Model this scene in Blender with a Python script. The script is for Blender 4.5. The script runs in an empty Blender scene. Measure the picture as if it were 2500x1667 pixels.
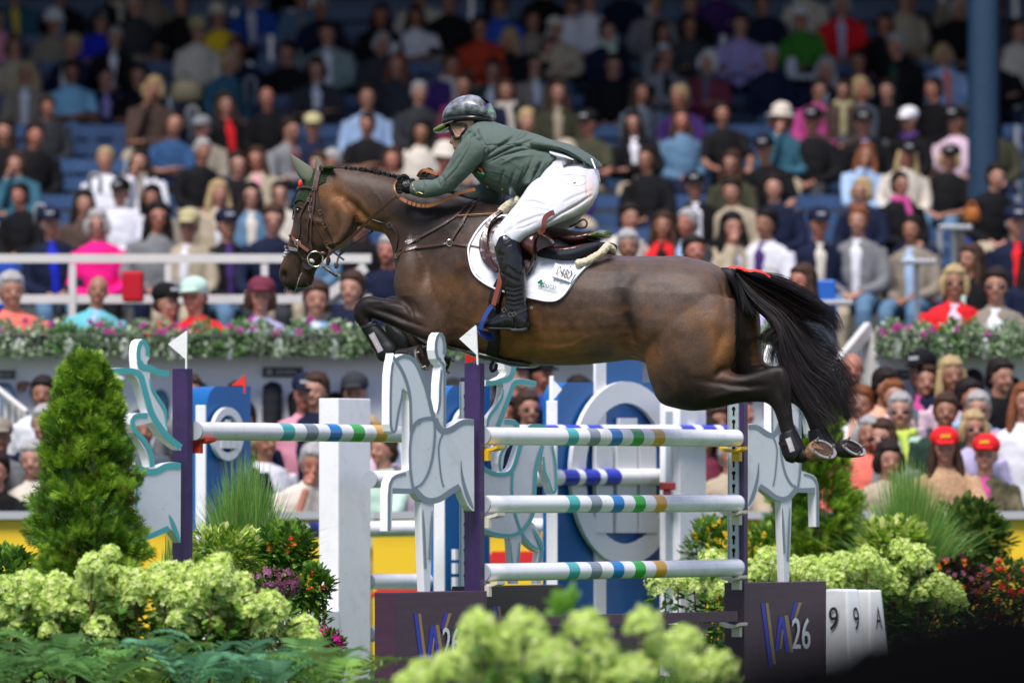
import bpy, bmesh, math, random
import numpy as np
from mathutils import Vector, Matrix, noise
from mathutils.bvhtree import BVHTree
from mathutils.geometry import tessellate_polygon
R = random.Random(7)
C = bpy.context.scene.collection
SC = bpy.context.scene
# ---------------------------------------------------------------- camera
F = 17200.0; CX = 1250.0; HY = 1190.0; CH = 1.2
cd = bpy.data.cameras.new('camera'); cam = bpy.data.objects.new('camera', cd); C.objects.link(cam)
cam.location = (0, 0, CH); cam.rotation_euler = (math.radians(90), 0, 0)
cd.sensor_width = 36; cd.lens = F/2500*36; cd.shift_y = (HY-833.5)/2500
cd.clip_start = 0.5; cd.clip_end = 600
cd.dof.use_dof = True; cd.dof.focus_distance = 39.9; cd.dof.aperture_fstop = 1.8
SC.camera = cam
# ---------------------------------------------------------------- world, sun, exposure
SUN_EL, SUN_ROT = 57, -20
w = bpy.data.worlds.new('World'); SC.world = w; w.use_nodes = True
nt = w.node_tree; bg = nt.nodes['Background']; sky = nt.nodes.new('ShaderNodeTexSky')
sky.sky_type = 'NISHITA'; sky.sun_disc = False
sky.sun_elevation = math.radians(SUN_EL); sky.sun_rotation = math.radians(180-SUN_ROT+180)
sky.air_density = 1.0; sky.dust_density = 0.8; sky.ozone_density = 1.0
tint = nt.nodes.new('ShaderNodeMix'); tint.data_type = 'RGBA'; tint.blend_type = 'MULTIPLY'; tint.inputs[0].default_value = 1; tint.inputs[7].default_value = (1.08, .93, 1.0, 1)   # white balance of the photograph
nt.links.new(sky.outputs[0], tint.inputs[6]); nt.links.new(tint.outputs[2], bg.inputs[0]); bg.inputs[1].default_value = 0.125
sd = bpy.data.lights.new('sun', 'SUN'); sun = bpy.data.objects.new('sun', sd); C.objects.link(sun)
sd.energy = 3.7; sd.angle = math.radians(30); sd.color = (1, .945, .925)
# light arrives from upper left, a little from the camera side
sun.rotation_euler = (math.radians(90-SUN_EL), 0, math.radians(SUN_ROT))
sun.location = (-20, 10, 30)
SC.view_settings.view_transform = 'Standard'; SC.view_settings.look = 'None'
SC.view_settings.exposure = 0.62; SC.view_settings.gamma = 1
SC.cycles.use_denoising = True; SC.cycles.max_bounces = 6; SC.cycles.diffuse_bounces = 3
SC.cycles.glossy_bounces = 3; SC.cycles.transparent_max_bounces = 6
SC.cycles.caustics_reflective = False; SC.cycles.caustics_refractive = False

# ---------------------------------------------------------------- helpers
def P(x, y, Y): return Vector(((x-CX)*Y/F, Y, CH-(y-HY)*Y/F))
def V(*a): return Vector(a)
def lin(c):
    if isinstance(c, str):
        c = c.lstrip('#'); c = [int(c[i:i+2], 16)/255 for i in (0, 2, 4)]
        c = [(x/12.92 if x < .04045 else ((x+.055)/1.055)**2.4) for x in c]
    return (c[0], c[1], c[2], 1)
MATS = {}
def mat(name, col, rough=.6, metal=0, bump=0, bscale=60, var=0, vscale=6, spec=.5, coat=0, attr=None, sheen=0, trans=0, stretch=None, speck=0):
    if name in MATS: return MATS[name]
    m = bpy.data.materials.new(name); m.use_nodes = True; t = m.node_tree; b = t.nodes['Principled BSDF']
    c = lin(col); b.inputs['Base Color'].default_value = c
    b.inputs['Roughness'].default_value = rough; b.inputs['Metallic'].default_value = metal
    b.inputs['Specular IOR Level'].default_value = spec*(1 if rough < .6 else .35); b.inputs['Coat Weight'].default_value = coat
    if sheen: b.inputs['Sheen Weight'].default_value = sheen
    src = None
    if attr:
        a = t.nodes.new('ShaderNodeAttribute'); a.attribute_name = attr; src = a.outputs['Color']
        if attr == 'mark':
            x = t.nodes.new('ShaderNodeMix'); x.data_type = 'RGBA'; x.blend_type = 'MULTIPLY'; x.inputs[0].default_value = 1
            x.inputs[6].default_value = c; t.links.new(src, x.inputs[7]); src = x.outputs[2]
    co = None
    if var or bump:
        tc = t.nodes.new('ShaderNodeTexCoord'); co = tc.outputs['Object']
        if stretch:
            mp = t.nodes.new('ShaderNodeMapping'); mp.inputs['Scale'].default_value = stretch; t.links.new(co, mp.inputs[0]); co = mp.outputs[0]
    if var:
        n = t.nodes.new('ShaderNodeTexNoise'); n.inputs['Scale'].default_value = vscale; n.inputs['Detail'].default_value = 5
        t.links.new(co, n.inputs['Vector'])
        mr = t.nodes.new('ShaderNodeMapRange'); mr.inputs[1].default_value = .3; mr.inputs[2].default_value = .7
        mr.inputs[3].default_value = 1-var; mr.inputs[4].default_value = 1+var; t.links.new(n.outputs[0], mr.inputs[0])
        x = t.nodes.new('ShaderNodeMix'); x.data_type = 'RGBA'; x.blend_type = 'MULTIPLY'; x.inputs[0].default_value = 1
        if src: t.links.new(src, x.inputs[6])
        else: x.inputs[6].default_value = c
        t.links.new(mr.outputs[0], x.inputs[7]); src = x.outputs[2]
    if speck:       # dirt specks and scuffs of the paint
        tc = t.nodes.new('ShaderNodeTexCoord')
        for sc_, a_, b_, k_ in ((38, .64, .70, speck), (7, .52, .75, speck*.45)):
            n = t.nodes.new('ShaderNodeTexNoise'); n.inputs['Scale'].default_value = sc_; n.inputs['Detail'].default_value = 7; n.inputs['Roughness'].default_value = .65
            t.links.new(tc.outputs['Object'], n.inputs['Vector']); mr = t.nodes.new('ShaderNodeMapRange'); mr.inputs[1].default_value = a_; mr.inputs[2].default_value = b_; mr.inputs[4].default_value = k_; t.links.new(n.outputs[0], mr.inputs[0])
            x = t.nodes.new('ShaderNodeMix'); x.data_type = 'RGBA'; x.inputs[7].default_value = (.16, .13, .09, 1); t.links.new(mr.outputs[0], x.inputs[0])
            if src: t.links.new(src, x.inputs[6])
            else: x.inputs[6].default_value = c
            src = x.outputs[2]
    if src: t.links.new(src, b.inputs['Base Color'])
    if bump:
        n = t.nodes.new('ShaderNodeTexNoise'); n.inputs['Scale'].default_value = bscale; n.inputs['Detail'].default_value = 4
        t.links.new(co, n.inputs['Vector']); bp = t.nodes.new('ShaderNodeBump'); bp.inputs['Strength'].default_value = bump
        bp.inputs['Distance'].default_value = .01; t.links.new(n.outputs[0], bp.inputs['Height']); t.links.new(bp.outputs[0], b.inputs['Normal'])
    if trans:
        tr = t.nodes.new('ShaderNodeBsdfTranslucent'); ms = t.nodes.new('ShaderNodeMixShader'); ms.inputs[0].default_value = trans
        if src: t.links.new(src, tr.inputs[0])
        else: tr.inputs[0].default_value = c
        t.links.new(b.outputs[0], ms.inputs[1]); t.links.new(tr.outputs[0], ms.inputs[2]); t.links.new(ms.outputs[0], t.nodes['Material Output'].inputs[0])
    MATS[name] = m; return m

def tag(o, label=None, cat=None, group=None, kind=None):
    if label: o['label'] = label
    if cat: o['category'] = cat
    if group: o['group'] = group
    if kind: o['kind'] = kind
    return o
def empty(name, loc, label, cat, group=None):
    o = bpy.data.objects.new(name, None); o.location = loc; o.empty_display_size = .1; C.objects.link(o)
    return tag(o, label, cat, group)
def wloc(o):
    v = Vector((0, 0, 0))
    while o is not None: v += o.location; o = o.parent
    return v
def link(name, me, parent=None, loc=None):
    """me holds world coordinates; the object origin goes to loc (or the parent's)"""
    o = bpy.data.objects.new(name, me); C.objects.link(o)
    base = wloc(parent) if parent else Vector((0, 0, 0))
    if parent: o.parent = parent
    l = Vector(loc) if loc is not None else base
    o.location = l-base
    me.transform(Matrix.Translation(-l)); me.update(); me['off'] = l
    return o
class MB:
    def __init__(s): s.v = []; s.f = []; s.m = []
    def add(s, vs, fs, mi=0):
        n = len(s.v); s.v += [tuple(v) for v in vs]; s.f += [tuple(i+n for i in f) for f in fs]; s.m += [mi]*len(fs); return s
    def box(s, c, sz, R3=None, mi=0):
        c = Vector(c); hx, hy, hz = [a/2 for a in sz]; vs = []
        for dx in (-hx, hx):
            for dy in (-hy, hy):
                for dz in (-hz, hz):
                    p = Vector((dx, dy, dz));
                    if R3 is not None: p = R3 @ p
                    vs.append(c+p)
        return s.add(vs, [(0, 1, 3, 2), (4, 6, 7, 5), (0, 4, 5, 1), (2, 3, 7, 6), (0, 2, 6, 4), (1, 5, 7, 3)], mi)
    def bar(s, a, b, wd, th, up=(0, 0, 1), mi=0):
        a = Vector(a); b = Vector(b); d = (b-a); L = d.length; d.normalize(); up = Vector(up); sd_ = d.cross(up)
        if sd_.length < 1e-4: sd_ = d.cross(Vector((1, 0, 0)))
        sd_.normalize(); u = sd_.cross(d)
        M3 = Matrix((d, sd_, u)).transposed(); return s.box((a+b)/2, (L, wd, th), M3, mi)
    def tube(s, pts, rad, seg=8, mi=0, cap=True):
        pts = [Vector(p) for p in pts]; n = len(pts)
        if not isinstance(rad, (list, tuple)): rad = [rad]*n
        vs = []; fs = []; ref = None
        for i, p in enumerate(pts):
            t = (pts[min(i+1, n-1)]-pts[max(i-1, 0)]).normalized()
            if ref is None:
                ref = t.orthogonal().normalized()
            ref = (ref-t*ref.dot(t)).normalized(); b = t.cross(ref)
            for k in range(seg):
                a = 2*math.pi*k/seg; vs.append(p+(ref*math.cos(a)+b*math.sin(a))*rad[i])
        for i in range(n-1):
            for k in range(seg):
                k2 = (k+1) % seg; fs.append((i*seg+k, i*seg+k2, (i+1)*seg+k2, (i+1)*seg+k))
        if cap: fs.append(tuple(range(seg))[::-1]); fs.append(tuple((n-1)*seg+k for k in range(seg)))
        return s.add(vs, fs, mi)
    def ell(s, c, r, R3=None, nu=14, nv=9, mi=0):
        c = Vector(c); vs = []; fs = []
        if not isinstance(r, (tuple, list, Vector)): r = (r, r, r)
        def q(x, y, z):
            p = Vector((x*r[0], y*r[1], z*r[2])); return c+(R3 @ p if R3 is not None else p)
        vs.append(q(0, 0, 1))
        for j in range(1, nv):
            ph = math.pi*j/nv
            for i in range(nu):
                th = 2*math.pi*i/nu; vs.append(q(math.sin(ph)*math.cos(th), math.sin(ph)*math.sin(th), math.cos(ph)))
        vs.append(q(0, 0, -1))
        for i in range(nu): fs.append((0, 1+i, 1+(i+1) % nu))
        for j in range(nv-2):
            for i in range(nu):
                a = 1+j*nu+i; b = 1+j*nu+(i+1) % nu; fs.append((a, a+nu, b+nu, b))
        L = len(vs)-1; o = 1+(nv-2)*nu
        for i in range(nu): fs.append((L, o+(i+1) % nu, o+i))
        return s.add(vs, fs, mi)
    def prism(s, loops, th, mi=0, mside=None):
        """loops: outer then holes, lists of 3D points; th: vector from front to back"""
        th = Vector(th); loops = [[Vector(p) for p in l] for l in loops]
        flat = [p for l in loops for p in l]; n = len(flat)
        tris = tessellate_polygon(loops)
        nf = Vector((0, 0, 0))
        fs = []
        for t in tris:
            a, b, c = [flat[i] for i in t]; nr = (b-a).cross(c-a)
            fs.append(tuple(t) if nr.dot(th) < 0 else tuple(t)[::-1])
        s.add(flat+[p+th for p in flat], fs+[tuple(i+n for i in f)[::-1] for f in fs], mi)
        o = 0; base = len(s.v)-2*n
        ms = mi if mside is None else mside
        for l in loops:
            k = len(l)
            for i in range(k):
                a = base+o+i; b = base+o+(i+1) % k
                s.f.append((a, b, b+n, a+n)); s.m.append(ms)
            o += k
        return s
    def loft(s, rings, mi=0):
        k = len(rings[0]); vs = [p for r in rings for p in r]; fs = []
        for i in range(len(rings)-1):
            for j in range(k):
                j2 = (j+1) % k; fs.append((i*k+j, i*k+j2, (i+1)*k+j2, (i+1)*k+j))
        fs.append(tuple(range(k))[::-1]); fs.append(tuple((len(rings)-1)*k+j for j in range(k)))
        return s.add(vs, fs, mi)
    def mesh(s, name, mats=None):
        me = bpy.data.meshes.new(name); me.from_pydata(s.v, [], s.f); 
        if mats:
            for m in (mats if isinstance(mats, (list, tuple)) else [mats]): me.materials.append(m)
            if len(me.materials) > 1: me.polygons.foreach_set('material_index', s.m)
        me.update(); return me
    def build(s, name, mats, parent=None, smooth=False, loc=None, norm=True, bevel=0):
        me = s.mesh(name, mats)
        if norm:
            bm = bmesh.new(); bm.from_mesh(me); bmesh.ops.recalc_face_normals(bm, faces=bm.faces); bm.to_mesh(me); bm.free()
        if smooth: me.polygons.foreach_set('use_smooth', [True]*len(me.polygons))
        o = link(name, me, parent, loc)
        if bevel:
            b = o.modifiers.new('bevel', 'BEVEL'); b.width = bevel; b.segments = 2; b.limit_method = 'ANGLE'; b.angle_limit = .6
        return o
def crom(pts, n):
    """catmull-rom through tuples of floats, n samples per span"""
    a = np.array(pts, float); m = len(a); out = []
    for i in range(m-1):
        p0 = a[max(i-1, 0)]; p1 = a[i]; p2 = a[i+1]; p3 = a[min(i+2, m-1)]
        for k in range(n):
            t = k/n; out.append(.5*((2*p1)+(-p0+p2)*t+(2*p0-5*p1+4*p2-p3)*t*t+(-p0+3*p1-3*p2+p3)*t**3))
    out.append(a[-1]); return out
def remesh(mb, voxel, smooth=4, name='m'):
    me = mb.mesh(name)
    bm = bmesh.new(); bm.from_mesh(me); bmesh.ops.recalc_face_normals(bm, faces=bm.faces); bm.to_mesh(me); bm.free()
    o = bpy.data.objects.new('tmp', me); C.objects.link(o)
    r = o.modifiers.new('r', 'REMESH'); r.mode = 'VOXEL'; r.voxel_size = voxel; r.use_smooth_shade = True
    if smooth:
        q = o.modifiers.new('s', 'SMOOTH'); q.factor = .5; q.iterations = smooth
    dg = bpy.context.evaluated_depsgraph_get(); me2 = bpy.data.meshes.new_from_object(o.evaluated_get(dg))
    bpy.data.objects.remove(o); bpy.data.meshes.remove(me); me2.name = name
    me2.materials.clear(); me2.polygons.foreach_set('use_smooth', [True]*len(me2.polygons))
    return me2
def getco(me):
    a = np.empty(len(me.vertices)*3); me.vertices.foreach_get('co', a); return a.reshape(-1, 3)
def setco(me, a): me.vertices.foreach_set('co', a.ravel()); me.update()
def getno(me):
    a = np.empty(len(me.vertices)*3); me.vertices.foreach_get('normal', a); return a.reshape(-1, 3)
def setcol(me, name, rgb):
    at = me.color_attributes.new(name, 'FLOAT_COLOR', 'POINT')
    c = np.ones((len(me.vertices), 4)); c[:, :3] = rgb; at.data.foreach_set('color', c.ravel())
def bvh(*mes):
    vs = []; fs = []
    for me in mes:
        n = len(vs); of = Vector(me['off']) if 'off' in me else Vector((0, 0, 0)); vs += [v.co+of for v in me.vertices]; fs += [[i+n for i in p.vertices] for p in me.polygons]
    return BVHTree.FromPolygons(vs, fs)
def hit(tree, x, y, lift=.004, fall=40.):
    """where the line of sight of photo point x,y meets a surface; lifted a little off it"""
    o = Vector((0, 0, CH)); d = Vector(((x-CX)/F, 1, (HY-y)/F)).normalized()
    p, n, i, t = tree.ray_cast(o, d)
    if p is None:
        return P(x, y, fall), Vector((0, -1, 0))
    if n.dot(d) > 0: n = -n
    return p+n*lift, n
def text2d(s, font_scale=1.0):
    cu = bpy.data.curves.new('t', 'FONT'); cu.body = s; cu.size = 1; cu.resolution_u = 3
    o = bpy.data.objects.new('t', cu); C.objects.link(o); dg = bpy.context.evaluated_depsgraph_get()
    me = bpy.data.meshes.new_from_object(o.evaluated_get(dg)); bpy.data.objects.remove(o)
    vs = [(v.co.x, v.co.y) for v in me.vertices]; fs = [tuple(p.vertices) for p in me.polygons]
    xs = [v[0] for v in vs]; ys = [v[1] for v in vs]
    x0, x1, y0, y1 = min(xs), max(xs), min(ys), max(ys)
    return [((a-x0)/(x1-x0), (b-y0)/(y1-y0)) for a, b in vs], fs, (x1-x0)/(y1-y0)
class Plane:
    """vertical plane through O along the horizontal direction u"""
    def __init__(s, O, ang):
        s.O = Vector(O); a = math.radians(ang); s.u = Vector((math.cos(a), math.sin(a), 0)); s.n = Vector((math.sin(a), -math.cos(a), 0))
    def at(s, x, y, off=0):
        r = Vector(((x-CX)/F, 1, (HY-y)/F)); O = s.O+s.n*off
        t = s.n.dot(O-Vector((0, 0, CH)))/s.n.dot(r); return Vector((0, 0, CH))+r*t
def stroke(mb, pts, fw, th, mi=0):
    """flat strip along 3D pts inside a plane: fw(i) half-width vector giver done by caller"""
def bez(pts, n): return [Vector(p) for p in crom([tuple(p) for p in pts], n)]
# ================================================================ setting: ground, stand
M_grass = mat('grass_mat', (.05, .11, .02), .9, var=.35, vscale=40, bump=.6, bscale=80)
M_conc = mat('concrete', (.30, .29, .27), .85, var=.18, vscale=3, bump=.2, bscale=30)
M_step = mat('step_concrete', (.085, .085, .08), .9, var=.2, vscale=3)  # steps darkened to carry the shade under the benches
M_white = mat('white_paint', (.80, .80, .81), .35, var=.04, vscale=4, bump=.05, bscale=15, speck=.4)
M_wallw = mat('wall_white', (.80, .82, .86), .6, var=.06, vscale=2)
M_railw = mat('rail_white', (.56, .54, .51), .5, var=.05)
M_dark = mat('black_plastic', (.015, .015, .017), .5)
M_steel = mat('grey_steel', (.42, .43, .44), .35, metal=.6)
M_bluep = mat('bench_blue', (.026, .070, .17), .5, var=.25, vscale=5)
M_pillar = mat('pillar_blue', (.008, .032, .068), .45, var=.12)
g = MB(); g.add([(-60, -2, 0), (60, -2, 0), (60, 49.2, 0), (-60, 49.2, 0)], [(0, 1, 2, 3)])
tag(g.build('ground', M_grass), kind='structure')
g = MB(); g.add([(-60, 49.2, .004), (60, 49.2, .004), (60, 120, .004), (-60, 120, .004)], [(0, 1, 2, 3)])
tag(g.build('pavement', M_conc), kind='structure')

ROWY = [50.35, 55.5, 57.3, 59.1, 60.9, 62.7, 64.5, 66.3, 68.1, 69.9, 71.7]
ROWF = [CH+(HY-y_)*Y_/F-(1.17 if i_ == 0 else 1.08) for i_, (y_, Y_) in enumerate(zip([700, 543, 472, 393, 308, 226, 155, 75, 12, -50, -110], ROWY))]   # floor heights of the rows
st = empty('grandstand', (0, 55, 0), 'roofed grandstand of stepped concrete terraces full of seated spectators behind the jumping arena', 'grandstand')
m = MB()
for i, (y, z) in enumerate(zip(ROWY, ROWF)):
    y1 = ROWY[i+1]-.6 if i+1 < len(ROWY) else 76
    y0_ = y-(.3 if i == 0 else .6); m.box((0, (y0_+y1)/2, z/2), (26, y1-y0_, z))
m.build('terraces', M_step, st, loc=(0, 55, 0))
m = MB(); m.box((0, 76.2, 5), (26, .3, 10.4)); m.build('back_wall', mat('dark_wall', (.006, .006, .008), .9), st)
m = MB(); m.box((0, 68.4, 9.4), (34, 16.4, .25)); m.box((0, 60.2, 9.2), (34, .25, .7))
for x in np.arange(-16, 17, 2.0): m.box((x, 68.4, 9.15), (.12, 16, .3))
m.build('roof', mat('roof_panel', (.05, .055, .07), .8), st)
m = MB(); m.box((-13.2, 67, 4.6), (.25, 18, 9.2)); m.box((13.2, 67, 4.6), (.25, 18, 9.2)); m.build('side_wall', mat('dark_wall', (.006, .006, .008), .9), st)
pl = P(2401, 520, 58.6)
m = MB(); m.tube([(pl.x, 58.6, 2.3), (pl.x, 58.6, 9.3)], .131, 24); m.tube([(pl.x, 58.6, 2.3), (pl.x, 58.6, 2.6)], .17, 24)
pz = [P(2401, 529, 58.6).z]
m = m.build('roof_pillar', M_pillar, st, smooth=False)
m = MB(); m.tube([(pl.x, 58.55, pz[0]-.28), (pl.x, 58.55, pz[0]-.02)], .145, 20); m.build('pillar_sleeve', mat('bright_blue', (.01, .09, .45), .5), st)
# front wall of the stand with its flower-box ledge
wz = P(0, 868, 49.9).z
def wall_part(x0, x1, nm, lab):
    a = P(x0, 0, 49.9).x; b = P(x1, 0, 49.9).x
    q = MB(); q.box(((a+b)/2, 49.95, wz/2), (b-a, .12, wz)); q.box(((a+b)/2, 49.93, wz+.02), (b-a, .2, .04))
    for k in range(int((b-a)/.9)): q.box((a+.45+k*.9, 49.885, wz/2), (.012, .012, wz-.1))
    return tag(q.build(nm, M_wallw, loc=((a+b)/2, 49.95, 0)), lab, 'wall')
wall_part(-120, 1905, 'stand_wall', 'long pale grey panel wall below the flower boxes, left and centre of the stand')
wall_part(2135, 2700, 'stand_wall', 'short pale grey panel wall below the flower boxes at the right end')
# steps in the gap of the wall
q = MB(); x0 = P(1905, 0, 50).x; x1 = P(2135, 0, 50).x
for k in range(7): q.box(((x0+x1)/2, 49.4+k*.28, (2.1-.0)*(k+1)/14), (x1-x0-.02, .28, 2.1*(k+1)/7))
tag(q.build('stairs', M_conc), 'grey concrete stairs climbing through the gap in the stand wall, behind the tail', 'stairs')
def rail_thing(segs, r, lab, nm='handrail', cat='railing', mt=None, flat=None):
    q = MB()
    for a, b in segs:
        if flat: q.bar(a, b, flat[0], flat[1])
        else: q.tube([a, b], r, 8)
    return tag(q.build(nm, mt or M_railw, smooth=False, loc=segs[0][0]), lab, cat)
rail_thing([(P(1985, 968, 49.3), P(2122, 800, 49.9)), (P(2118, 812, 49.9), P(2122, 1000, 49.9))], .035, 'white sloping handrail beside the stairs in the wall gap', flat=(.05, .09))
rail_thing([(P(-60, 905, 49.5), P(66, 1006, 49.2))]+[(P(x, 905+(x+60)*.8, 49.4), P(x, 1180, 49.4)) for x in (-5, 15, 32, 48, 63)], .02, 'white sloping handrail with thin bars at the left edge below the wall')
# upper white rail of the stand
def rail_seg(xa, xb): return [(P(xa, 631, 50.95), P(xb, 631, 50.95)), (P(xa, 730, 50.95), P(xb, 730, 50.95))]
q = MB()
for a, b in rail_seg(-60, 906): q.bar(a, b, .05, .062)
for x in (-30, 177, 411, 646, 884): q.bar(P(x, 645, 50.94), P(x, 800, 50.94), .05, .06, up=(0, 1, 0))
q.bar(P(800, 722, 50.9), P(893, 652, 50.9), .05, .07)
tag(q.build('guard_rail', M_railw, loc=P(411, 800, 50.95)), 'long white two-bar guard rail in front of the lowest bench rows on the left', 'railing')
# wall signs
def sign(xc, yc, wpx, hpx, lab, Y=49.86, paint=None):
    s = Y/F; r = empty('wall_sign', P(xc, yc, Y), lab, 'sign')
    q = MB(); q.box(P(xc, yc, Y), (wpx*s, .015, hpx*s)); q.build('sign_board', mat('sign_black', (.025, .027, .03), .5), r)
    q = MB(); q.ell(P(xc-wpx*.33, yc, Y-.012), (hpx*s*.34, .004, hpx*s*.34))
    for k in range(6): q.box(P(xc-wpx*.12+k*wpx*.085, yc, Y-.012), (wpx*s*.05, .004, hpx*s*(.42 if k % 3 else .5)))
    q.build('sign_lettering', mat('sign_grey', (.30, .31, .33), .5), r)
sign(690, 908, 98, 24, 'black wall sign with pale roundel above the white pillar')
sign(12, 915, 50, 22, 'black wall sign cut by the left edge of the picture')
sign(2215, 914, 95, 22, 'black wall sign with pale roundel beside the man in black cap')
def notice(xc, yc, wpx, hpx, lab, ring):
    Y = 49.86; s = Y/F; r = empty('notice', P(xc, yc, Y), lab, 'notice')
    q = MB(); q.box(P(xc, yc, Y), (wpx*s, .01, hpx*s)); q.build('notice_sheet', mat('sheet', (.66, .66, .70), .5), r)
    q = MB()
    if ring:
        pts = [P(xc+18*math.cos(a), yc+6+20*math.sin(a), Y-.012) for a in np.linspace(0, 2*math.pi, 25)]
        q.tube(pts, .006, 6); q.tube([P(xc-12, yc-8, Y-.012), P(xc+12, yc+20, Y-.012)], .006, 6); q.tube([P(xc+1, yc-9, Y-.01), P(xc+1, yc+19, Y-.01)], .008, 6)
        q.build('prohibition_mark', mat('pale_red', (.6, .25, .28), .5), r)
    else:
        for k in range(3): q.box(P(xc, yc-10+k*9, Y-.012), (wpx*s*.5, .003, .008))
        q.build('notice_text', mat('sign_grey', (.30, .31, .33), .5), r)
notice(662, 982, 44, 62, 'white notice with pale red prohibition circle on the wall', 1)
notice(20, 945, 42, 40, 'white notice below the black sign at the left edge', 0)
notice(2210, 948, 60, 36, 'white notice below the black sign on the right wall', 0)

# ---------------------------------------------------------------- benches
def bench(row, xa, xb, lab):
    y = ROWY[row]+.26; z = ROWF[row]
    a = P(xa, 0, y).x; b = P(xb, 0, y).x; r = empty('bench', ((a+b)/2, y, z), lab, 'bench', 'blue slatted benches of the grandstand')
    q = MB()
    for k in range(3): q.box(((a+b)/2, y-.10-.12*k, z+.44), (b-a, .1, .035))
    q.build('seat', M_bluep, r)
    q = MB()
    for k in range(2): q.box(((a+b)/2, y+.05, z+.60+.15*k), (b-a, .03, .115))
    q.build('backrest', M_bluep, r)
    n = max(2, int((b-a)/1.5)+1)
    for k in range(n):
        q = MB(); x = a+.12+(b-a-.24)*k/(n-1)
        q.box((x, y-.2, z+.40), (.05, .42, .04)); q.box((x, y-.2, z+.2), (.05, .05, .4)); q.box((x, y+.03, z+.6), (.04, .08, .4))
        q.build('support', M_steel, r)
ORD = ['first', 'second', 'third', 'fourth', 'fifth', 'sixth', 'seventh', 'eighth', 'ninth', 'tenth', 'eleventh']
for i in range(1, 11):
    cuts = [(-90, 135+i*52, 'left'), (215+i*52, 1180, 'middle'), (1200, 2330, 'right')]
    for xa, xb, s_ in cuts: bench(i, xa, xb, f'blue slatted bench on the {ORD[i]} step up, {s_} section of the stand')
    bench(i, 2450, 2640, f'blue slatted bench on the {ORD[i]} step up, behind the blue pillar')
# aisle hoops
hoops = [(98, 500, 24, 30, 1), (232, 425, 26, 30, 2), (470, 262, 26, 34, 5), (612, 190, 24, 40, 6), (725, 125, 16, 50, 7)]
for k, (x, y, w_, h_, row) in enumerate(hoops):
    Y = ROWY[row]-.1
    q = MB(); q.tube([P(x-w_/2, y+h_*1.6, Y), P(x-w_/2, y+8, Y), P(x-w_/2+6, y, Y), P(x+w_/2-6, y, Y), P(x+w_/2, y+8, Y), P(x+w_/2, y+h_*1.6, Y)], .017, 8)
    tag(q.build('aisle_hoop', mat('hoop_grey', (.20, .21, .22), .5), smooth=True, loc=P(x, y+h_*1.6, Y)), f'grey tubular hoop rail by the stand aisle, {ORD[k]} one up from the bottom left', 'railing', 'hoop rails up the stand aisle')

# ---------------------------------------------------------------- arena fence boards (yellow, red)
M_yel = mat('board_yellow', (.80, .52, .02), .45); M_red = mat('board_red', (.62, .02, .02), .45)
FY = 47.4
def fence(xa, xb, lab, reds):
    a = P(xa, 0, FY).x; b = P(xb, 0, FY).x; r = empty('arena_fence', ((a+b)/2, FY, 0), lab, 'fence', 'yellow advertising fence boards round the arena')
    q = MB(); q.box(((a+b)/2, FY, .5), (b-a, .05, .98)); q.build('yellow_board', M_yel, r)
    q = MB(); q.box(((a+b)/2, FY+.06, 1.015), (b-a, .3, .05)); q.build('top_ledge', mat('ledge_grey', (.38, .39, .41), .6), r)
    for (x0, x1, y0, y1) in reds:
        q = MB(); p0 = P(x0, y0, FY-.03); p1 = P(x1, y1, FY-.03)
        sk = .06; q.prism([[p0+V(sk, 0, 0), V(p1.x+sk, p0.y, p0.z), p1, V(p0.x, p0.y, p1.z)]], (0, .02, 0)); q.build('red_lettering', M_red, r)
fence(-150, 240, 'yellow fence board with red marks at the left edge, behind the clipped conifer', [(0, 40, 1405, 1432), (-30, 20, 1455, 1475)])
fence(245, 905, 'yellow fence board between the purple left post and white pillar', [(680, 770, 1443, 1455), (745, 778, 1425, 1443), (420, 560, 1425, 1450)])
fence(910, 1640, 'yellow fence board behind the centre wing with a red block', [(900, 1060, 1437, 1455), (1180, 1335, 1345, 1380), (940, 1000, 1455, 1470)])
fence(1645, 2240, 'yellow fence board behind the right wing and its shrubs', [(1700, 1830, 1400, 1440)])
fence(2245, 2700, 'yellow fence board with red blocks at the right edge', [(2440, 2520, 1385, 1420), (2470, 2540, 1440, 1470)])

# ================================================================ the jump
ANG = 54.3
PUR = mat('purple_paint', (.036, .015, .082), .35, var=.12, vscale=8, bump=.06, bscale=90, speck=.35)
PUR2 = mat('plum_panel', (.055, .022, .045), .4, var=.15, vscale=5, bump=.08, bscale=60, stretch=(1, 1, 6))
BLKP = mat('black_panel', (.018, .015, .015), .4)
M_trk = mat('galvanised', (.42, .50, .53), .4, metal=.4, var=.08, vscale=20)
M_gap = mat('slot_black', (.006, .006, .008), .8)
M_cut = mat('cutout_white', (.72, .74, .78), .35, var=.03, vscale=3, speck=.4); M_cuts = mat('cutout_edge', (.85, .85, .85), .4)  # edge brighter than the face: side light put into the colour
M_gl = mat('outline_grey', (.20, .25, .30), .4); M_tl = mat('outline_teal', (.06, .42, .43), .4)
M_flag = mat('flag_white', (.72, .72, .70), .5, var=.05, vscale=30, speck=.5); M_rflag = mat('flag_red', (.72, .03, .02), .4)
def seclist(pts, n=6): return [tuple(p) for p in crom(pts, n)]
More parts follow.
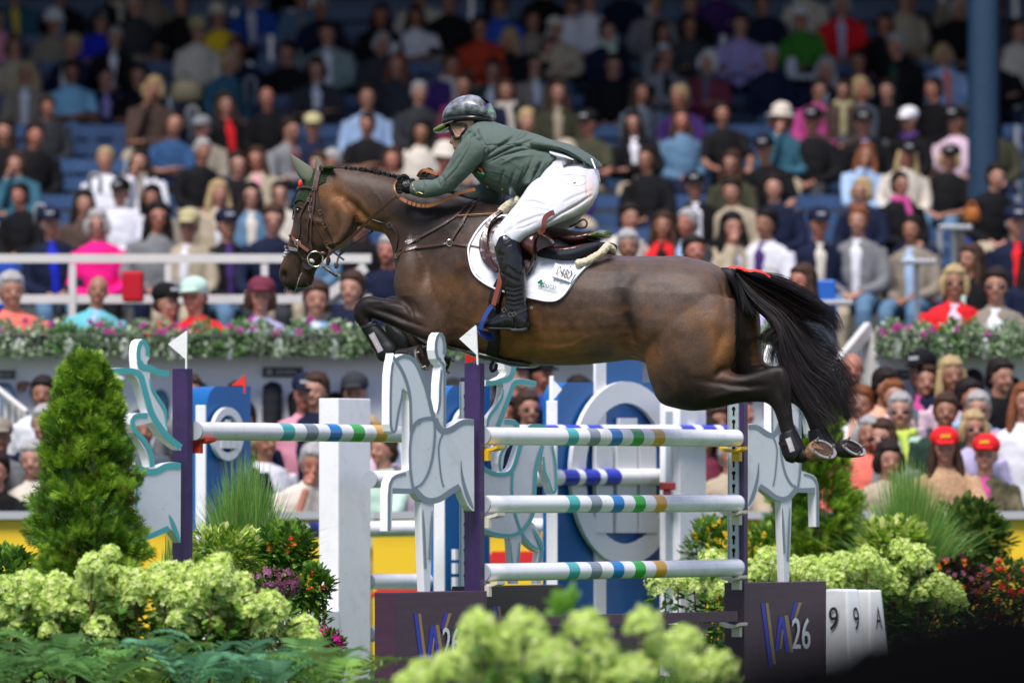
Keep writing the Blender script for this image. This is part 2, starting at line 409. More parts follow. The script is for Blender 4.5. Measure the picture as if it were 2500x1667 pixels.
def strip(mb, pl, pts, w, off, mi=0, n=6):
    """painted line on plane pl; pts photo coordinates with optional own width"""
    pts = [(p+(w,) if len(p) == 2 else p) for p in pts]; c = crom(pts, n); vs = []; m_ = len(c)
    for i, p in enumerate(c):
        a = c[max(i-1, 0)]; b = c[min(i+1, m_-1)]; d = (b-a)[:2]; L = np.hypot(*d) or 1; nx, ny = -d[1]/L, d[0]/L; h = p[2]/2
        vs += [pl.at(p[0]+nx*h, p[1]+ny*h, off), pl.at(p[0]-nx*h, p[1]-ny*h, off)]
    mb.add(vs, [(2*i, 2*i+1, 2*i+3, 2*i+2) for i in range(m_-1)], mi)
def zt(x0, y0, f, mirror=None):
    def q(pts):
        out = []
        for p in pts:
            x, y = p[0], p[1]; r = ()
            if mirror: x, y = mirror(x, y)
            if len(p) > 2: r = (p[2]/f,)
            out.append((x0+x/f, y0+y/f)+r)
        return out
    return q
def arc(cx, cy, rx, ry, a0, a1, n=14): return [(cx+rx*math.cos(math.radians(a)), cy+ry*math.sin(math.radians(a))) for a in np.linspace(a0, a1, n)]
def post(root, xc, ytop, Y, track_off=None, vis=False):
    """corner between broad and narrow face at photo x xc"""
    pl = Plane(P(xc, 0, Y), ANG); ztop = P(0, ytop, Y).z; o = Vector((pl.O.x, pl.O.y, 0))
    w, d = .108, .046; q = MB()
    c = o-pl.n*w/2+pl.u*d/2+V(0, 0, ztop/2); M3 = Matrix((pl.u, pl.n, Vector((0, 0, 1)))).transposed()
    q.box(c, (d, w, ztop), M3); q.build('post', PUR, root, bevel=.004)
    if vis:
        q = MB(); tw = .070; cc = o-pl.n*(w-.006-tw/2)-pl.u*.002
        q.box(cc+V(0, 0, (ztop+.1)/2), (.004, tw, ztop-.15), M3, 0)
        for s_ in (-1, 1): q.box(cc+pl.n*s_*(tw/2+.001)-pl.u*.004+V(0, 0, (ztop+.1)/2), (.012, .004, ztop-.15), M3, 0)
        z = .16
        while z < ztop-.1:
            k = MB(); pc = cc-pl.u*.0035
            ring = [pc+pl.n*.013*math.cos(a)+V(0, 0, z+.013*math.sin(a)) for a in np.linspace(0, 2*math.pi, 13)[:-1]]
            q.add(ring, [tuple(range(12))], 1)
            q.box(pc+V(0, 0, z-.024), (.002, .012, .034), M3, 1); z += .075
        q.build('key_track', [M_trk, M_gap], root, norm=False)
    return pl, ztop
def flag(root, tri, base, Y, m_, nm='flag'):
    q = MB(); p = [P(x, y, Y) for x, y in tri]; q.prism([p], (0, .006, 0)); q.tube([P(*base[0], Y+.003), P(*base[1], Y+.003)], .006, 8)
    q.build(nm, m_, root)
def cup(root, x, y, Y, m_, near):
    """plastic pole cup under a pole end; x,y photo point of the shelf middle"""
    pl = Plane(P(x, y, Y), ANG); q = MB(); c = pl.O; s_ = 1 if near else -1
    pts = []
    for a in np.linspace(-.075, .075, 9): pts.append((a, .9*a*a*3.2-.002))
    top = [c+pl.n*a+V(0, 0, z) for a, z in pts]; bot = [c+pl.n*a+V(0, 0, z-.018) for a, z in pts][::-1]
    q.prism([top+bot], pl.u*s_*.075)
    q.box(c-V(0, 0, .042)+pl.u*s_*.0, (.03, .055, .06), Matrix((pl.u, pl.n, Vector((0, 0, 1)))).transposed())
    q.build('pole_cup', m_, root, bevel=.003)
def panelbox(root, pl, xa, xb, yt, yb, m_front, off=.03, depth=.14):
    a = pl.at(xa, yt, off); b = pl.at(xb, yt, off); zt_, zb = a.z, pl.at(xa, yb, off).z; zb = max(0.02, min(zb, .02))
    L = (b-a).length; c = (a+b)/2; c.z = (zt_+zb)/2; c = c-pl.n*depth/2
    q = MB(); q.box(c, (L, depth, zt_-zb), Matrix((pl.u, pl.n, Vector((0, 0, 1)))).transposed()); return q.build('base_box', m_front, root, bevel=.004)
M_lb = mat('logo_blue', (.015, .03, .42), .35); M_lg = mat('logo_gold', (.32, .20, .07), .4, var=.1, vscale=30); M_tx = mat('logo_white', (.70, .72, .74), .5)
def wlogo(root, pl, x, y, k, off, text='26', tx=True):
    """blue and gold W of slanted bars; x,y photo point of the first bar's top left, k scale"""
    blue = [[(0, 0), (9, 0), (29, 156), (20, 156)], [(34, 118), (45, 32), (57, 32), (71, 121), (61, 121), (51, 50), (44, 118)], [(82, -2), (90, -2), (76, 45), (72, 40)]]
    gold = [[(11, 0), (18, 0), (37, 150), (29, 150)], [(57, 30), (66, 30), (80, 121), (71, 121)], [(46, 112), (52, 62), (55, 72), (50, 112)], [(92, -1), (100, -1), (86, 40), (80, 40)]]
    for nm, ls, m_, o2 in (('logo_blue_bars', blue, M_lb, .003), ('logo_gold_bars', gold, M_lg, .005)):
        q = MB()
        for l in ls:
            pts = [pl.at(x+a*k, y+b*k, off+o2) for a, b in l]; q.prism([pts], -pl.n*.0015)
        q.build(nm, m_, root)
    if tx:
        vs, fs, _ = text2d(text); q = MB()
        for dx in (0, .012, -.012, .024):
            q.add([pl.at(x+(76+(a+dx)*44)*k, y+(113-b*76)*k, off+.007+abs(dx)*.06) for a, b in vs], fs)
        q.build('logo_number', M_tx, root)
def cutout(root, pl, loops, strokes, lm, th=.052, name='cutout_panel', off=0):
    q = MB(); 
    for k, ls in enumerate(loops):
        q.prism([[pl.at(x, y, off-.002*k) for x, y in l] for l in ls], -pl.n*(th-.004*k), 0, 1)
    o = q.build(name, [M_cut, M_cuts], root)
    s_ = MB()
    for k, (pts, w_) in enumerate(strokes): strip(s_, pl, pts, w_, off+.002+.0004*(k % 5))
    s_.build('outline_stripe', lm, o, norm=False)
    return o

# horse-and-rider outline of the centre wing (read off its enlargement)
C_main = [(97, 148), (112, 178), (128, 163), (155, 153), (190, 157), (222, 178), (248, 215), (272, 270), (296, 345), (318, 430), (330, 480), (343, 497), (352, 470), (358, 420), (359, 330), (368, 240), (374, 222), (358, 208), (343, 180), (334, 130), (337, 80), (347, 45), (362, 28), (380, 30), (394, 55), (402, 95), (402, 140), (392, 168), (388, 178), (398, 205), (402, 300), (401, 582), (420, 572), (445, 560), (475, 540), (500, 530), (530, 527), (563, 531), (565, 1063), (548, 1055), (528, 1030), (508, 985), (494, 945), (483, 918), (462, 935), (430, 962), (390, 992), (350, 1014), (315, 1021), (282, 1014), (255, 998), (238, 975), (234, 962), (92, 962), (86, 1177), (62, 1177), (63, 960), (70, 900), (84, 868), (105, 850), (140, 838), (186, 824), (189, 700), (188, 500), (186, 420), (176, 372), (160, 358), (152, 345), (154, 392), (148, 440), (134, 490), (127, 540), (120, 590), (106, 616), (92, 616), (80, 600), (73, 560), (73, 400), (76, 280), (84, 215), (92, 180)]
C_leg = [(256, 1005), (331, 1008), (322, 1200), (308, 1528), (276, 1528), (262, 1200)]
C_str = [([(97, 170), (118, 200), (150, 255), (172, 310), (188, 370), (195, 430), (197, 500), (199, 600)], 17),
 ([(115, 185), (135, 172), (165, 166), (195, 172), (222, 195), (245, 235), (265, 285), (288, 350), (308, 430), (322, 490), (334, 520)], 22),
 ([(203, 605), (220, 565), (245, 540), (280, 528), (335, 522)], 22), ([(212, 930), (200, 860), (193, 780), (193, 690), (203, 610), (225, 565), (255, 548)], 15),
 ([(225, 925), (260, 905), (295, 850), (320, 770), (333, 680), (338, 600), (336, 550)], 13),
 ([(338, 525), (352, 560), (375, 592), (400, 600), (440, 586), (475, 562), (510, 548), (563, 548)], 32),
 ([(385, 612), (368, 650), (359, 700), (364, 780), (375, 870), (388, 922)], 10),
 ([(350, 500, 6), (366, 440, 12), (370, 340, 10), (377, 245, 8)], 9),
 (arc(368, 110, 25, 74, 75, 395, 26), 16), ([(372, 196), (388, 215), (393, 260), (394, 400), (394, 575)], 13),
 ([(97, 200), (86, 260), (81, 400), (81, 540), (88, 590), (99, 604), (110, 590), (118, 540), (130, 470), (145, 410), (152, 355)], 13),
 ([(178, 372, 5), (196, 440, 13), (198, 520, 12), (200, 600, 10)], 10),
 ([(170, 846), (130, 855), (100, 870), (80, 900), (73, 960), (71, 1177)], 17), ([(92, 943), (160, 946), (235, 946)], 30),
 ([(215, 930), (240, 960), (275, 992), (320, 1003), (370, 990), (430, 950), (482, 918)], 34),
 ([(489, 770, 3), (494, 850, 14), (512, 930, 20), (535, 995, 22), (560, 1045, 8)], 16),
 ([(268, 1055, 4), (275, 1180, 13), (283, 1394, 13)], 12), ([(322, 1060, 4), (316, 1180, 16), (307, 1344, 14)], 12)]
# --- centre wing
W2 = empty('jump_wing', P(1171, 1700, 39.0), 'purple wing in the centre with grey outlined white horse cutout on its left', 'jump wing', 'purple jump wings'); W2.location.z = 0
pl2, z2 = post(W2, 1171.4, 886, 39.0)
T = zt(920, 800, 2.375)
cutout(W2, pl2, [[T(C_main)], [T(C_leg)]], [(T(p), w_/2.375) for p, w_ in C_str], M_gl)
box2 = panelbox(W2, pl2, 964, 1189, 1446, 1640, PUR2)
wlogo(box2, pl2, 1011, 1497, .92, .03)
q = MB()
for dx, sc in ((-.02, 1), (.55, 1)):
    c = pl2.at(964, 1446, -.04)+pl2.u*dx; c.z = 0
    M3 = Matrix((pl2.u, pl2.n, Vector((0, 0, 1)))).transposed()
    prof = [(-.32, .0), (-.32, .10), (-.26, .145), (.26, .145), (.32, .10), (.32, 0)]
    q.prism([[c+pl2.n*a-pl2.u*.03+V(0, 0, z_) for a, z_ in prof]], pl2.u*.06)
q.build('foot', PUR, W2, bevel=.004)
flag(W2, [(1121, 827), (1161, 793.4), (1164.5, 867)], ((1161.5, 795), (1166, 890)), 38.97, M_flag)
# pole positions of the front element
def poleline(xa, ya, Ya, xb, yb, Yb): return P(xa, ya, Ya), P(xb, yb, Yb)
M_pw = mat('pole_white', (.82, .82, .83), .3, var=.03, vscale=10, coat=.3, speck=.6); M_pg = mat('pole_cap_grey', (.36, .39, .43), .4)
SC_ = [mat('stripe_teal', (.06, .40, .39), .3), mat('stripe_grey', (.22, .26, .31), .3), mat('stripe_blue', (.005, .19, .52), .3), mat('stripe_green', (.02, .38, .03), .3), mat('stripe_gold', (.68, .36, .03), .3)]
def pole(A, B, stripes, lab, cols=None, r=.05, group='striped jump poles', name='jump_pole', white=None):
    """stripes: list of (xa, xb) photo x of the visible middle line"""
    ax = (B-A); L = ax.length; u_ = ax.normalized(); side = u_.cross(Vector((0, 0, 1))).normalized(); up = side.cross(u_)
    front = side if side.y < 0 else -side
    def par(px):
        lo, hi = 0, 1
        for _ in range(40):
            t = (lo+hi)/2; p = A+ax*t+front*r; x = CX+p.x*F/p.y
            if x < px: lo = t
            else: hi = t
        return t*L
    cuts = [(0, .012, 1)]; cur = .012
    for k, (xa, xb) in enumerate(stripes):
        a, b = par(xa), par(xb); cuts.append((cur, a, 0)); cuts.append((a, b, 2+k)); cur = b
    cuts.append((cur, L-.012, 0)); cuts.append((L-.012, L, 1))
    q = MB(); seg = 40
    for a, b, mi in cuts:
        rr = r*.985 if mi == 1 else r
        for t0, t1 in [(a, b)]:
            ring = []
            for t in (t0, t1): ring += [A+u_*t+(side*math.cos(2*math.pi*k/seg)+up*math.sin(2*math.pi*k/seg))*rr for k in range(seg)]
            q.add(ring, [(k, (k+1) % seg, seg+(k+1) % seg, seg+k) for k in range(seg)], mi)
    for t in (0, L):
        q.add([A+u_*t+(side*math.cos(2*math.pi*k/seg)+up*math.sin(2*math.pi*k/seg))*r*.985 for k in range(seg)], [tuple(range(seg))], 1)
    q2 = q.mesh(name, [white or M_pw, M_pg]+(cols or SC_)); bm = bmesh.new(); bm.from_mesh(q2); bmesh.ops.remove_doubles(bm, verts=bm.verts, dist=1e-5); bmesh.ops.recalc_face_normals(bm, faces=bm.faces); bm.to_mesh(q2); bm.free()
    for p_ in q2.polygons: p_.use_smooth = len(p_.vertices) == 4
    o = link(name, q2, None, A); tag(o, lab, 'jump pole', group); return o
YL, YR = 39.05, 41.05
xsr = [(1389, 1414), (1441.8, 1467), (1495, 1521), (1547, 1573.5), (1599, 1625)]
pole(P(1178, 1064, YL), P(1800, 1069.6, YR), xsr, 'top white pole with five coloured bands, right of the centre post')
pole(P(1178, 1230.6, YL), P(1803, 1228, YR), [(1391, 1417), (1445, 1471), (1499, 1525), (1552, 1577.5), (1603, 1629)], 'middle white pole with five coloured bands, right of the centre post')
pole(P(1178, 1397, YL), P(1803, 1385, YR), [(1391, 1417), (1445, 1471), (1499, 1525), (1552, 1577.5), (1603, 1629)], 'lowest white pole with five coloured bands, right of the centre post')
M_cy = mat('cup_yellow', (.72, .42, .01), .4); M_cc = mat('cup_cream', (.62, .58, .48), .45); M_cr = mat('cup_red', (.55, .03, .015), .4)
cup(W2, 1186, 1093, YL, M_cy, 1); cup(W2, 1187, 1257, YL, M_cc, 1); cup(W2, 1187, 1424, YL, M_cc, 1)
# --- right wing
W4 = empty('jump_wing', P(1815, 1700, 41.1), 'purple wing on the right with hole track and grey outlined cutout behind the hind legs', 'jump wing', 'purple jump wings'); W4.location.z = 0
pl4, z4 = post(W4, 1815.6, 909, 41.1, vis=True)
def mir(x, y): return (117+(565-x)*.875, 55+(y-28)*.977)
T4 = zt(1780, 820, 2.531, mir)
cutout(W4, pl4, [[T4(C_main)], [T4(C_leg)]], [(T4(p), w_/2.531*.9) for p, w_ in C_str], M_gl)
box4 = panelbox(W4, pl4, 1816.6, 2017.7, 1422, 1640, PUR2, off=.02)
wlogo(box4, pl4, 1858, 1471, 1.0, .02)
for (y, m_) in ((1096, M_cy), (1251, M_cc), (1409, M_cc), (1524, M_cc)): cup(W4, 1799, y, YR+.02, m_, 0)
# --- left wing
W1 = empty('jump_wing', P(458, 1700, 38.2), 'purple wing on the left with teal outlined white horse cutout behind the conifer', 'jump wing', 'purple jump wings'); W1.location.z = 0
pl1, z1 = post(W1, 458.1, 899, 38.2)
T = zt(240, 800, 2.613)
rid = [(84, 262), (120, 257), (160, 255), (215, 257), (245, 268), (262, 284), (250, 255), (245, 215), (243, 160), (248, 115), (260, 85), (280, 73), (300, 78), (316, 105), (325, 140), (327, 175), (325, 198), (312, 215), (313, 238), (330, 244), (355, 258), (385, 267), (420, 271), (451, 273), (451, 313), (415, 311), (380, 305), (350, 296), (328, 290), (330, 325), (342, 375), (365, 425), (400, 468), (428, 508), (440, 550), (442, 600), (440, 660), (455, 690), (485, 715), (527, 741), (527, 782), (490, 760), (440, 722), (400, 682), (368, 640), (345, 604), (300, 612), (250, 622), (236, 630), (246, 655), (280, 690), (312, 735), (335, 780), (348, 830), (353, 885), (340, 892), (328, 885), (318, 840), (296, 780), (262, 725), (228, 670), (210, 615), (210, 580), (222, 555), (245, 544), (316, 541), (300, 500), (285, 440), (268, 380), (248, 330), (225, 302), (200, 296), (150, 298), (84, 305)]
hb = [(232, 858), (250, 880), (290, 898), (330, 904), (365, 897), (400, 878), (440, 862), (480, 856), (527, 861), (524, 1370), (508, 1350), (488, 1322), (470, 1290), (462, 1285), (452, 1276), (420, 1300), (380, 1322), (330, 1342), (290, 1352), (262, 1362), (240, 1350), (234, 1250), (233, 1140), (240, 1040), (242, 960)]
lg = [(232, 1345), (256, 1345), (252, 1620), (228, 1620)]
st1 = [([(84, 283), (130, 278), (190, 275), (240, 283), (272, 310), (290, 370), (312, 450), (340, 540), (385, 620), (440, 690), (527, 762)], 38), (arc(286, 170, 30, 82, 150, 365, 20), 26), ([(262, 215), (285, 250), (330, 258), (385, 285), (451, 293)], 40),
 ([(330, 325, 6), (345, 390, 16), (395, 470, 22), (428, 530, 20), (438, 635, 5)], 16), ([(316, 560), (260, 560), (225, 580), (220, 620), (250, 670), (295, 720), (328, 780), (342, 840), (345, 888)], 30),
 ([(240, 870), (280, 905), (330, 920), (380, 910), (440, 882), (527, 880)], 40), ([(247, 925), (246, 1020), (240, 1140)], 17), ([(255, 1352), (330, 1330), (400, 1300), (452, 1276)], 34), ([(452, 1190, 4), (475, 1240, 22), (500, 1310, 26), (522, 1368, 10)], 20), ([(242, 1350), (240, 1610)], 17)]
cutout(W1, pl1, [[T(rid)], [T(hb)], [T(lg)]], [(T(p), w_/2.613) for p, w_ in st1], M_tl)
flag(W1, [(410, 840), (454.5, 807), (455.5, 879)], ((455.3, 808), (454.5, 900)), 38.17, M_flag)
PA, PB = P(474, 1051.5, 38.25), P(1130, 1061, 41.15)
pole(PA, PB, [(692.7, 721.4), (750, 778.8), (807.5, 836), (864, 892), (920, 947.5)], 'white pole with five coloured bands running from the left post behind the cutout')
cup(W1, 482, 1074, 38.3, M_cr, 1)
# --- rear wing of the second element
W3 = empty('jump_wing', P(1160, 1700, 41.2), 'purple wing half hidden behind the centre post, teal outlined cutout on its right', 'jump wing', 'purple jump wings'); W3.location.z = 0
pl3, z3 = post(W3, 1160, 921, 41.2, vis=True)
flag(W3, [(1138, 862), (1181, 874), (1138, 886)], ((1138.5, 862), (1138.5, 922)), 41.15, M_rflag)
T = zt(1160, 860, 2.904)
ra = [(77, 195), (110, 200), (150, 196), (180, 182), (205, 170), (222, 150), (210, 120), (203, 60), (210, 10), (235, -22), (262, -22), (282, 10), (287, 60), (286, 110), (277, 155), (266, 178), (262, 195), (285, 187), (320, 184), (380, 192), (433, 205), (433, 243), (390, 240), (330, 228), (295, 232), (275, 252), (262, 290), (240, 350), (222, 410), (207, 470), (240, 470), (280, 476), (300, 492), (308, 530), (300, 600), (260, 640), (222, 690), (205, 740), (198, 800), (192, 845), (172, 842), (162, 790), (168, 730), (190, 680), (220, 640), (235, 600), (205, 560), (160, 570), (120, 650), (80, 740), (77, 600), (83, 520), (100, 470), (140, 420), (178, 370), (197, 310), (203, 245), (190, 215), (150, 232), (77, 238)]
hbd = [(60, 800), (90, 825), (130, 845), (180, 856), (230, 845), (262, 815), (285, 755), (305, 690), (330, 620), (365, 550), (400, 518), (440, 508), (480, 518), (515, 580), (548, 655), (568, 740), (582, 830), (586, 920), (580, 980), (566, 1006), (545, 1004), (535, 975), (522, 925), (505, 880), (488, 830), (480, 790), (478, 740), (482, 700), (470, 700), (456, 750), (442, 830), (434, 930), (430, 1040), (420, 1140), (400, 1195), (370, 1250), (330, 1292), (280, 1312), (230, 1318), (150, 1308), (60, 1282)]
l1 = [(248, 1305), (330, 1290), (318, 1440), (304, 1640), (272, 1640), (258, 1440)]
l2 = [(396, 1200), (412, 1210), (440, 1245), (470, 1310), (489, 1385), (482, 1450), (468, 1640), (436, 1640), (442, 1480), (452, 1410), (430, 1408), (385, 1375), (345, 1335), (332, 1285)]
st3 = [([(77, 215), (120, 220), (170, 206), (230, 190), (262, 160), (275, 100), (275, 40)], 34), ([(433, 224), (380, 212), (320, 206), (280, 222), (255, 280), (225, 360), (190, 450), (160, 525)], 32), ([(200, 255, 6), (190, 320, 18), (150, 390, 24), (110, 440, 22), (90, 490, 18), (85, 560, 10)], 16), ([(210, 492), (270, 494), (298, 515), (300, 560)], 32), ([(225, 660), (190, 710), (175, 770), (180, 840)], 16),
 ([(60, 818), (120, 852), (180, 866), (240, 856), (275, 810), (300, 735), (325, 650), (360, 575)], 30), ([(268, 850), (262, 930), (264, 1020), (280, 1120), (310, 1220), (340, 1290), (395, 1360), (450, 1395)], 16), ([(480, 660), (452, 740), (432, 830), (424, 950), (420, 1050), (408, 1150), (370, 1225), (310, 1280), (240, 1298), (150, 1288), (60, 1262)], 26), ([(548, 660), (566, 760), (574, 880), (575, 960), (560, 992), (545, 985), (525, 915), (495, 840), (484, 740)], 16), (arc(440, 540, 60, 22, 190, 350, 10), 26), ([(410, 1245, 6), (440, 1300, 22), (476, 1390, 22), (462, 1490, 12)], 16), ([(254, 1350, 6), (262, 1500, 18)], 14), ([(316, 1345, 6), (310, 1500, 14)], 12)]
cutout(W3, pl3, [[T(ra)], [T(hbd)], [T(l1)], [T(l2)]], [(T(p), w_/2.904) for p, w_ in st3], M_tl)
box3 = panelbox(W3, pl3, 1150, 1377, 1431, 1640, BLKP, off=.02)
wlogo(box3, pl3, 1204, 1479, .95, .02)
# --- plank under the front element
a = P(1186, 1519, YL-.02); b = P(1796, 1504, YR-.06); u_ = (b-a).normalized()
PK = empty('jump_plank', a, 'low purple plank with an arched board under it, below the lowest striped pole', 'jump plank')
q = MB(); q.bar(a, b, .03, .062); q.build('plank', mat('plank_plum', (.065, .026, .05), .4, var=.15, vscale=5, stretch=(1, 1, 6)), PK, bevel=.003)
plk = Plane(a, math.degrees(math.atan2(u_.y, u_.x)))
out = [(1186, 1533), (1760, 1521), (1735, 1530), (1712, 1545), (1696, 1565), (1688, 1590), (1670, 1600), (1500, 1612), (1186, 1640)]
hole = [(1618, 1538), (1672, 1537), (1675, 1555), (1618, 1558)]
q = MB(); q.prism([[plk.at(*p, -.01) for p in out], [plk.at(*p, -.01) for p in hole]], -plk.n*.02); q.build('arch_board', PUR2, PK)

# ================================================================ other fences farther back
BL = mat('board_blue', (.002, .105, .33), .4, var=.08, vscale=3); BLw = mat('emblem_white', (.66, .68, .70), .45)
def blueboard(xc, yt, Y, x1, x0=None, lab='', ring=None, rounded=True, bars=None, extra=None, yb=1560, white=None):
    """board on the jump's angle; xc left edge, x1 right edge"""
    r = empty('emblem_board', P((xc+x1)/2, 0, Y), lab, 'board'); r.location.z = 0
    pl = Plane(P(xc, 0, Y), ANG)
    L = x1-xc; rad = min(26, L*.45)
    o = [(xc, yb)]+([(xc+rad*(1-math.cos(a)), yt+rad*2*(1-math.sin(a))) for a in np.linspace(0, math.pi/2, 8)] if rounded else [(xc, yt)])+[(x1, yt), (x1, yb)]
    q = MB(); q.prism([[pl.at(*p) for p in o]], -pl.n*.12); q.build('blue_panel', BL, r)
    if extra:
        q = MB(); q.prism([[pl.at(*p, .012) for p in extra]], -pl.n*.1); q.build('tall_panel', BL, r)
    if white:
        q = MB()
        for wv in white: q.prism([[pl.at(*p, .018) for p in wv]], -pl.n*.02)
        q.build('white_stripe', M_white, r)
    if ring:
        cx, cy, rx, ry, ix, iy = ring
        q = MB(); q.prism([[pl.at(*p, .05) for p in arc(cx, cy, rx, ry, 0, 350, 44)], [pl.at(*p, .05) for p in arc(cx, cy, ix, iy, 0, 350, 44)]], -pl.n*.03); q.build('emblem_ring', BLw, r)
    if bars:
        q = MB()
        for l in bars: q.prism([[pl.at(*p, .055) for p in l]], -pl.n*.03)
        q.build('emblem_bars', BLw, r)
    return r, pl
def rc(x0, x1, y0, y1): return [(x0, y0), (x1, y0), (x1, y1), (x0, y1)]
blueboard(505, 943, 44.6, 612, lab='blue rounded board with white ring emblem left of the white pillar', ring=(558, 1059, 38, 65, 26, 46), bars=[rc(541, 551, 1036, 1094), rc(554, 564, 1024, 1094), rc(567, 578, 1036, 1094)])
blueboard(1087, 941, 44.0, 1196, lab='narrow blue rounded board behind the centre purple post', ring=(1150, 1062, 42, 72, 31, 55), bars=[rc(1112, 1119, 1340, 1366), rc(1112, 1119, 1374, 1400), rc(1112, 1119, 1408, 1438)])
blueboard(1363, 933, 44.3, 1612, lab='large blue board with big white ring and three bars under the horse', ring=(1529, 1155, 134, 224, 99, 172),
          bars=[rc(1456, 1497, 1072, 1300), [(1507, 1300), (1507, 1058), (1514, 1040), (1514, 1020), (1556, 1020), (1556, 1300)], [(1562, 1300), (1562, 1072), (1592, 1072), (1602, 1092), (1602, 1300)]],
          extra=rc(1481, 1569, 820, 1560), white=[rc(1455, 1480, 850, 1560)])
blueboard(482, 945, 46.0, 520, lab='second blue rounded board partly behind the ringed one, on the left')
def whitebox(xc, wl, wr, yt, Y, lab, foot=None, track=False):
    pl = Plane(P(xc, 0, Y), ANG); s = Y/F; r = empty('white_pillar', P(xc, 0, Y), lab, 'pillar'); r.location.z = 0
    z1_ = P(0, yt, Y).z; lu = wr*s/math.cos(math.radians(ANG)); ln = wl*s/math.sin(math.radians(ANG))
    M3 = Matrix((pl.u, pl.n, Vector((0, 0, 1)))).transposed(); o = Vector((pl.O.x, pl.O.y, 0))
    q = MB(); q.box(o+pl.u*lu/2-pl.n*ln/2+V(0, 0, z1_/2), (lu, ln, z1_), M3); q.build('pillar_body', M_white, r, bevel=.006)
    if foot:
        zf = P(0, foot[1], Y).z; lf = (xc-foot[0])*s/math.cos(math.radians(ANG))
        q = MB(); q.box(o-pl.u*lf/2-pl.n*ln/2+V(0, 0, zf/2+.003), (lf-.004, ln+.02, zf), M3); q.build('pillar_foot', M_white, r, bevel=.006)
    if track:
        q = MB(); q.box(o-pl.n*ln*.5-pl.u*.006+V(0, 0, z1_/2), (.01, .05, z1_-.1), M3); q.build('hole_track', M_trk, r)
    return r, pl
whitebox(826, 49, 77, 972, 43.0, 'tall square white pillar with foot left of the centre cutout', foot=(711, 1491))
whitebox(1660, 49, 67, 985, 44.8, 'white pillar with hole track under the horse\'s stifle, right of the big emblem', track=True)
def slimpost(x0, x1, yt, yb, Y, lab):
    s = Y/F; q = MB(); a = P((x0+x1)/2, yt, Y); b = P((x0+x1)/2, yb, Y); b.z = 0
    q.box((a+b)/2, ((x1-x0)*s, (x1-x0)*s, a.z-b.z)); tag(q.build('white_post', M_white, bevel=.004, loc=b), lab, 'post')
slimpost(478, 503, 989, 1500, 44.3, 'slim white post in front of the blue ringed board')
slimpost(1059, 1086, 1190, 1500, 43.6, 'slim white post behind the legs of the centre cutout')
slimpost(1334, 1361, 978, 1500, 44.0, 'slim white post at the left edge of the big emblem board')
slimpost(1341, 1352, 918, 1500, 44.1, 'thin white flag stick rising above the post by the big emblem board')
q = MB(); q.prism([[P(1352, 928, 44.05), P(1372, 950, 44.05), P(1352, 975, 44.05)]], (0, .01, 0)); tag(q.build('marker_flag', M_flag), 'small pale flag on the thin stick by the big emblem board', 'flag')
q = MB(); q.prism([[P(563, 941, 44.4), P(597, 916, 44.4), P(597, 941, 44.4)]], (0, .01, 0)); q.tube([P(597, 916, 44.4), P(597, 960, 44.4)], .006); tag(q.build('marker_flag', M_rflag), 'red triangular flag above the blue ringed board', 'flag')
CB = [mat('pole_blue', (.008, .03, .42), .35)]*9
pole(P(1215, 1058, 43.4), P(1850, 1058, 45.4), [(1335, 1370), (1387, 1424), (1442, 1478), (1668, 1702), (1720, 1754), (1770, 1805)], 'blue banded white pole just above the top striped pole', CB, group='blue banded poles behind', r=.055)
pole(P(903, 1170, 42.6), P(1638, 1163, 45.2), [(1381, 1417), (1432, 1468), (1483, 1519)], 'blue banded white pole between the top and middle striped poles', CB, group='blue banded poles behind', r=.052)
pole(P(742, 1294, 45.4), P(1352, 1284, 46.6), [(752, 800)], 'white pole with one blue end behind the legs of the cutouts', CB, group='blue banded poles behind', r=.052)
pole(P(897, 1419, 43.4), P(1110, 1419, 44.4), [], 'plain white pole low behind the centre cutout leg', CB, group='plain white poles behind', r=.048)
pole(P(897, 1547, 43.4), P(1110, 1547, 44.4), [], 'plain white pole lowest behind the centre base box', CB, group='plain white poles behind', r=.048)
q = MB(); q.box(P(1340, 1306, 44.6), (.10, .08, .05)); q.box(P(1340, 1322, 44.6), (.05, .06, .06)); tag(q.build('pole_cup', M_cy, bevel=.006), 'yellow plastic cup under the far white pole end', 'pole cup')
q = MB(); q.box(P(1630, 1186, 44.7), (.10, .08, .05)); q.box(P(1628, 1200, 44.7), (.05, .06, .06)); tag(q.build('pole_cup', mat('cup_dark_red', (.22, .02, .02), .5), bevel=.006), 'dark red plastic cup under the far blue banded pole end', 'pole cup')
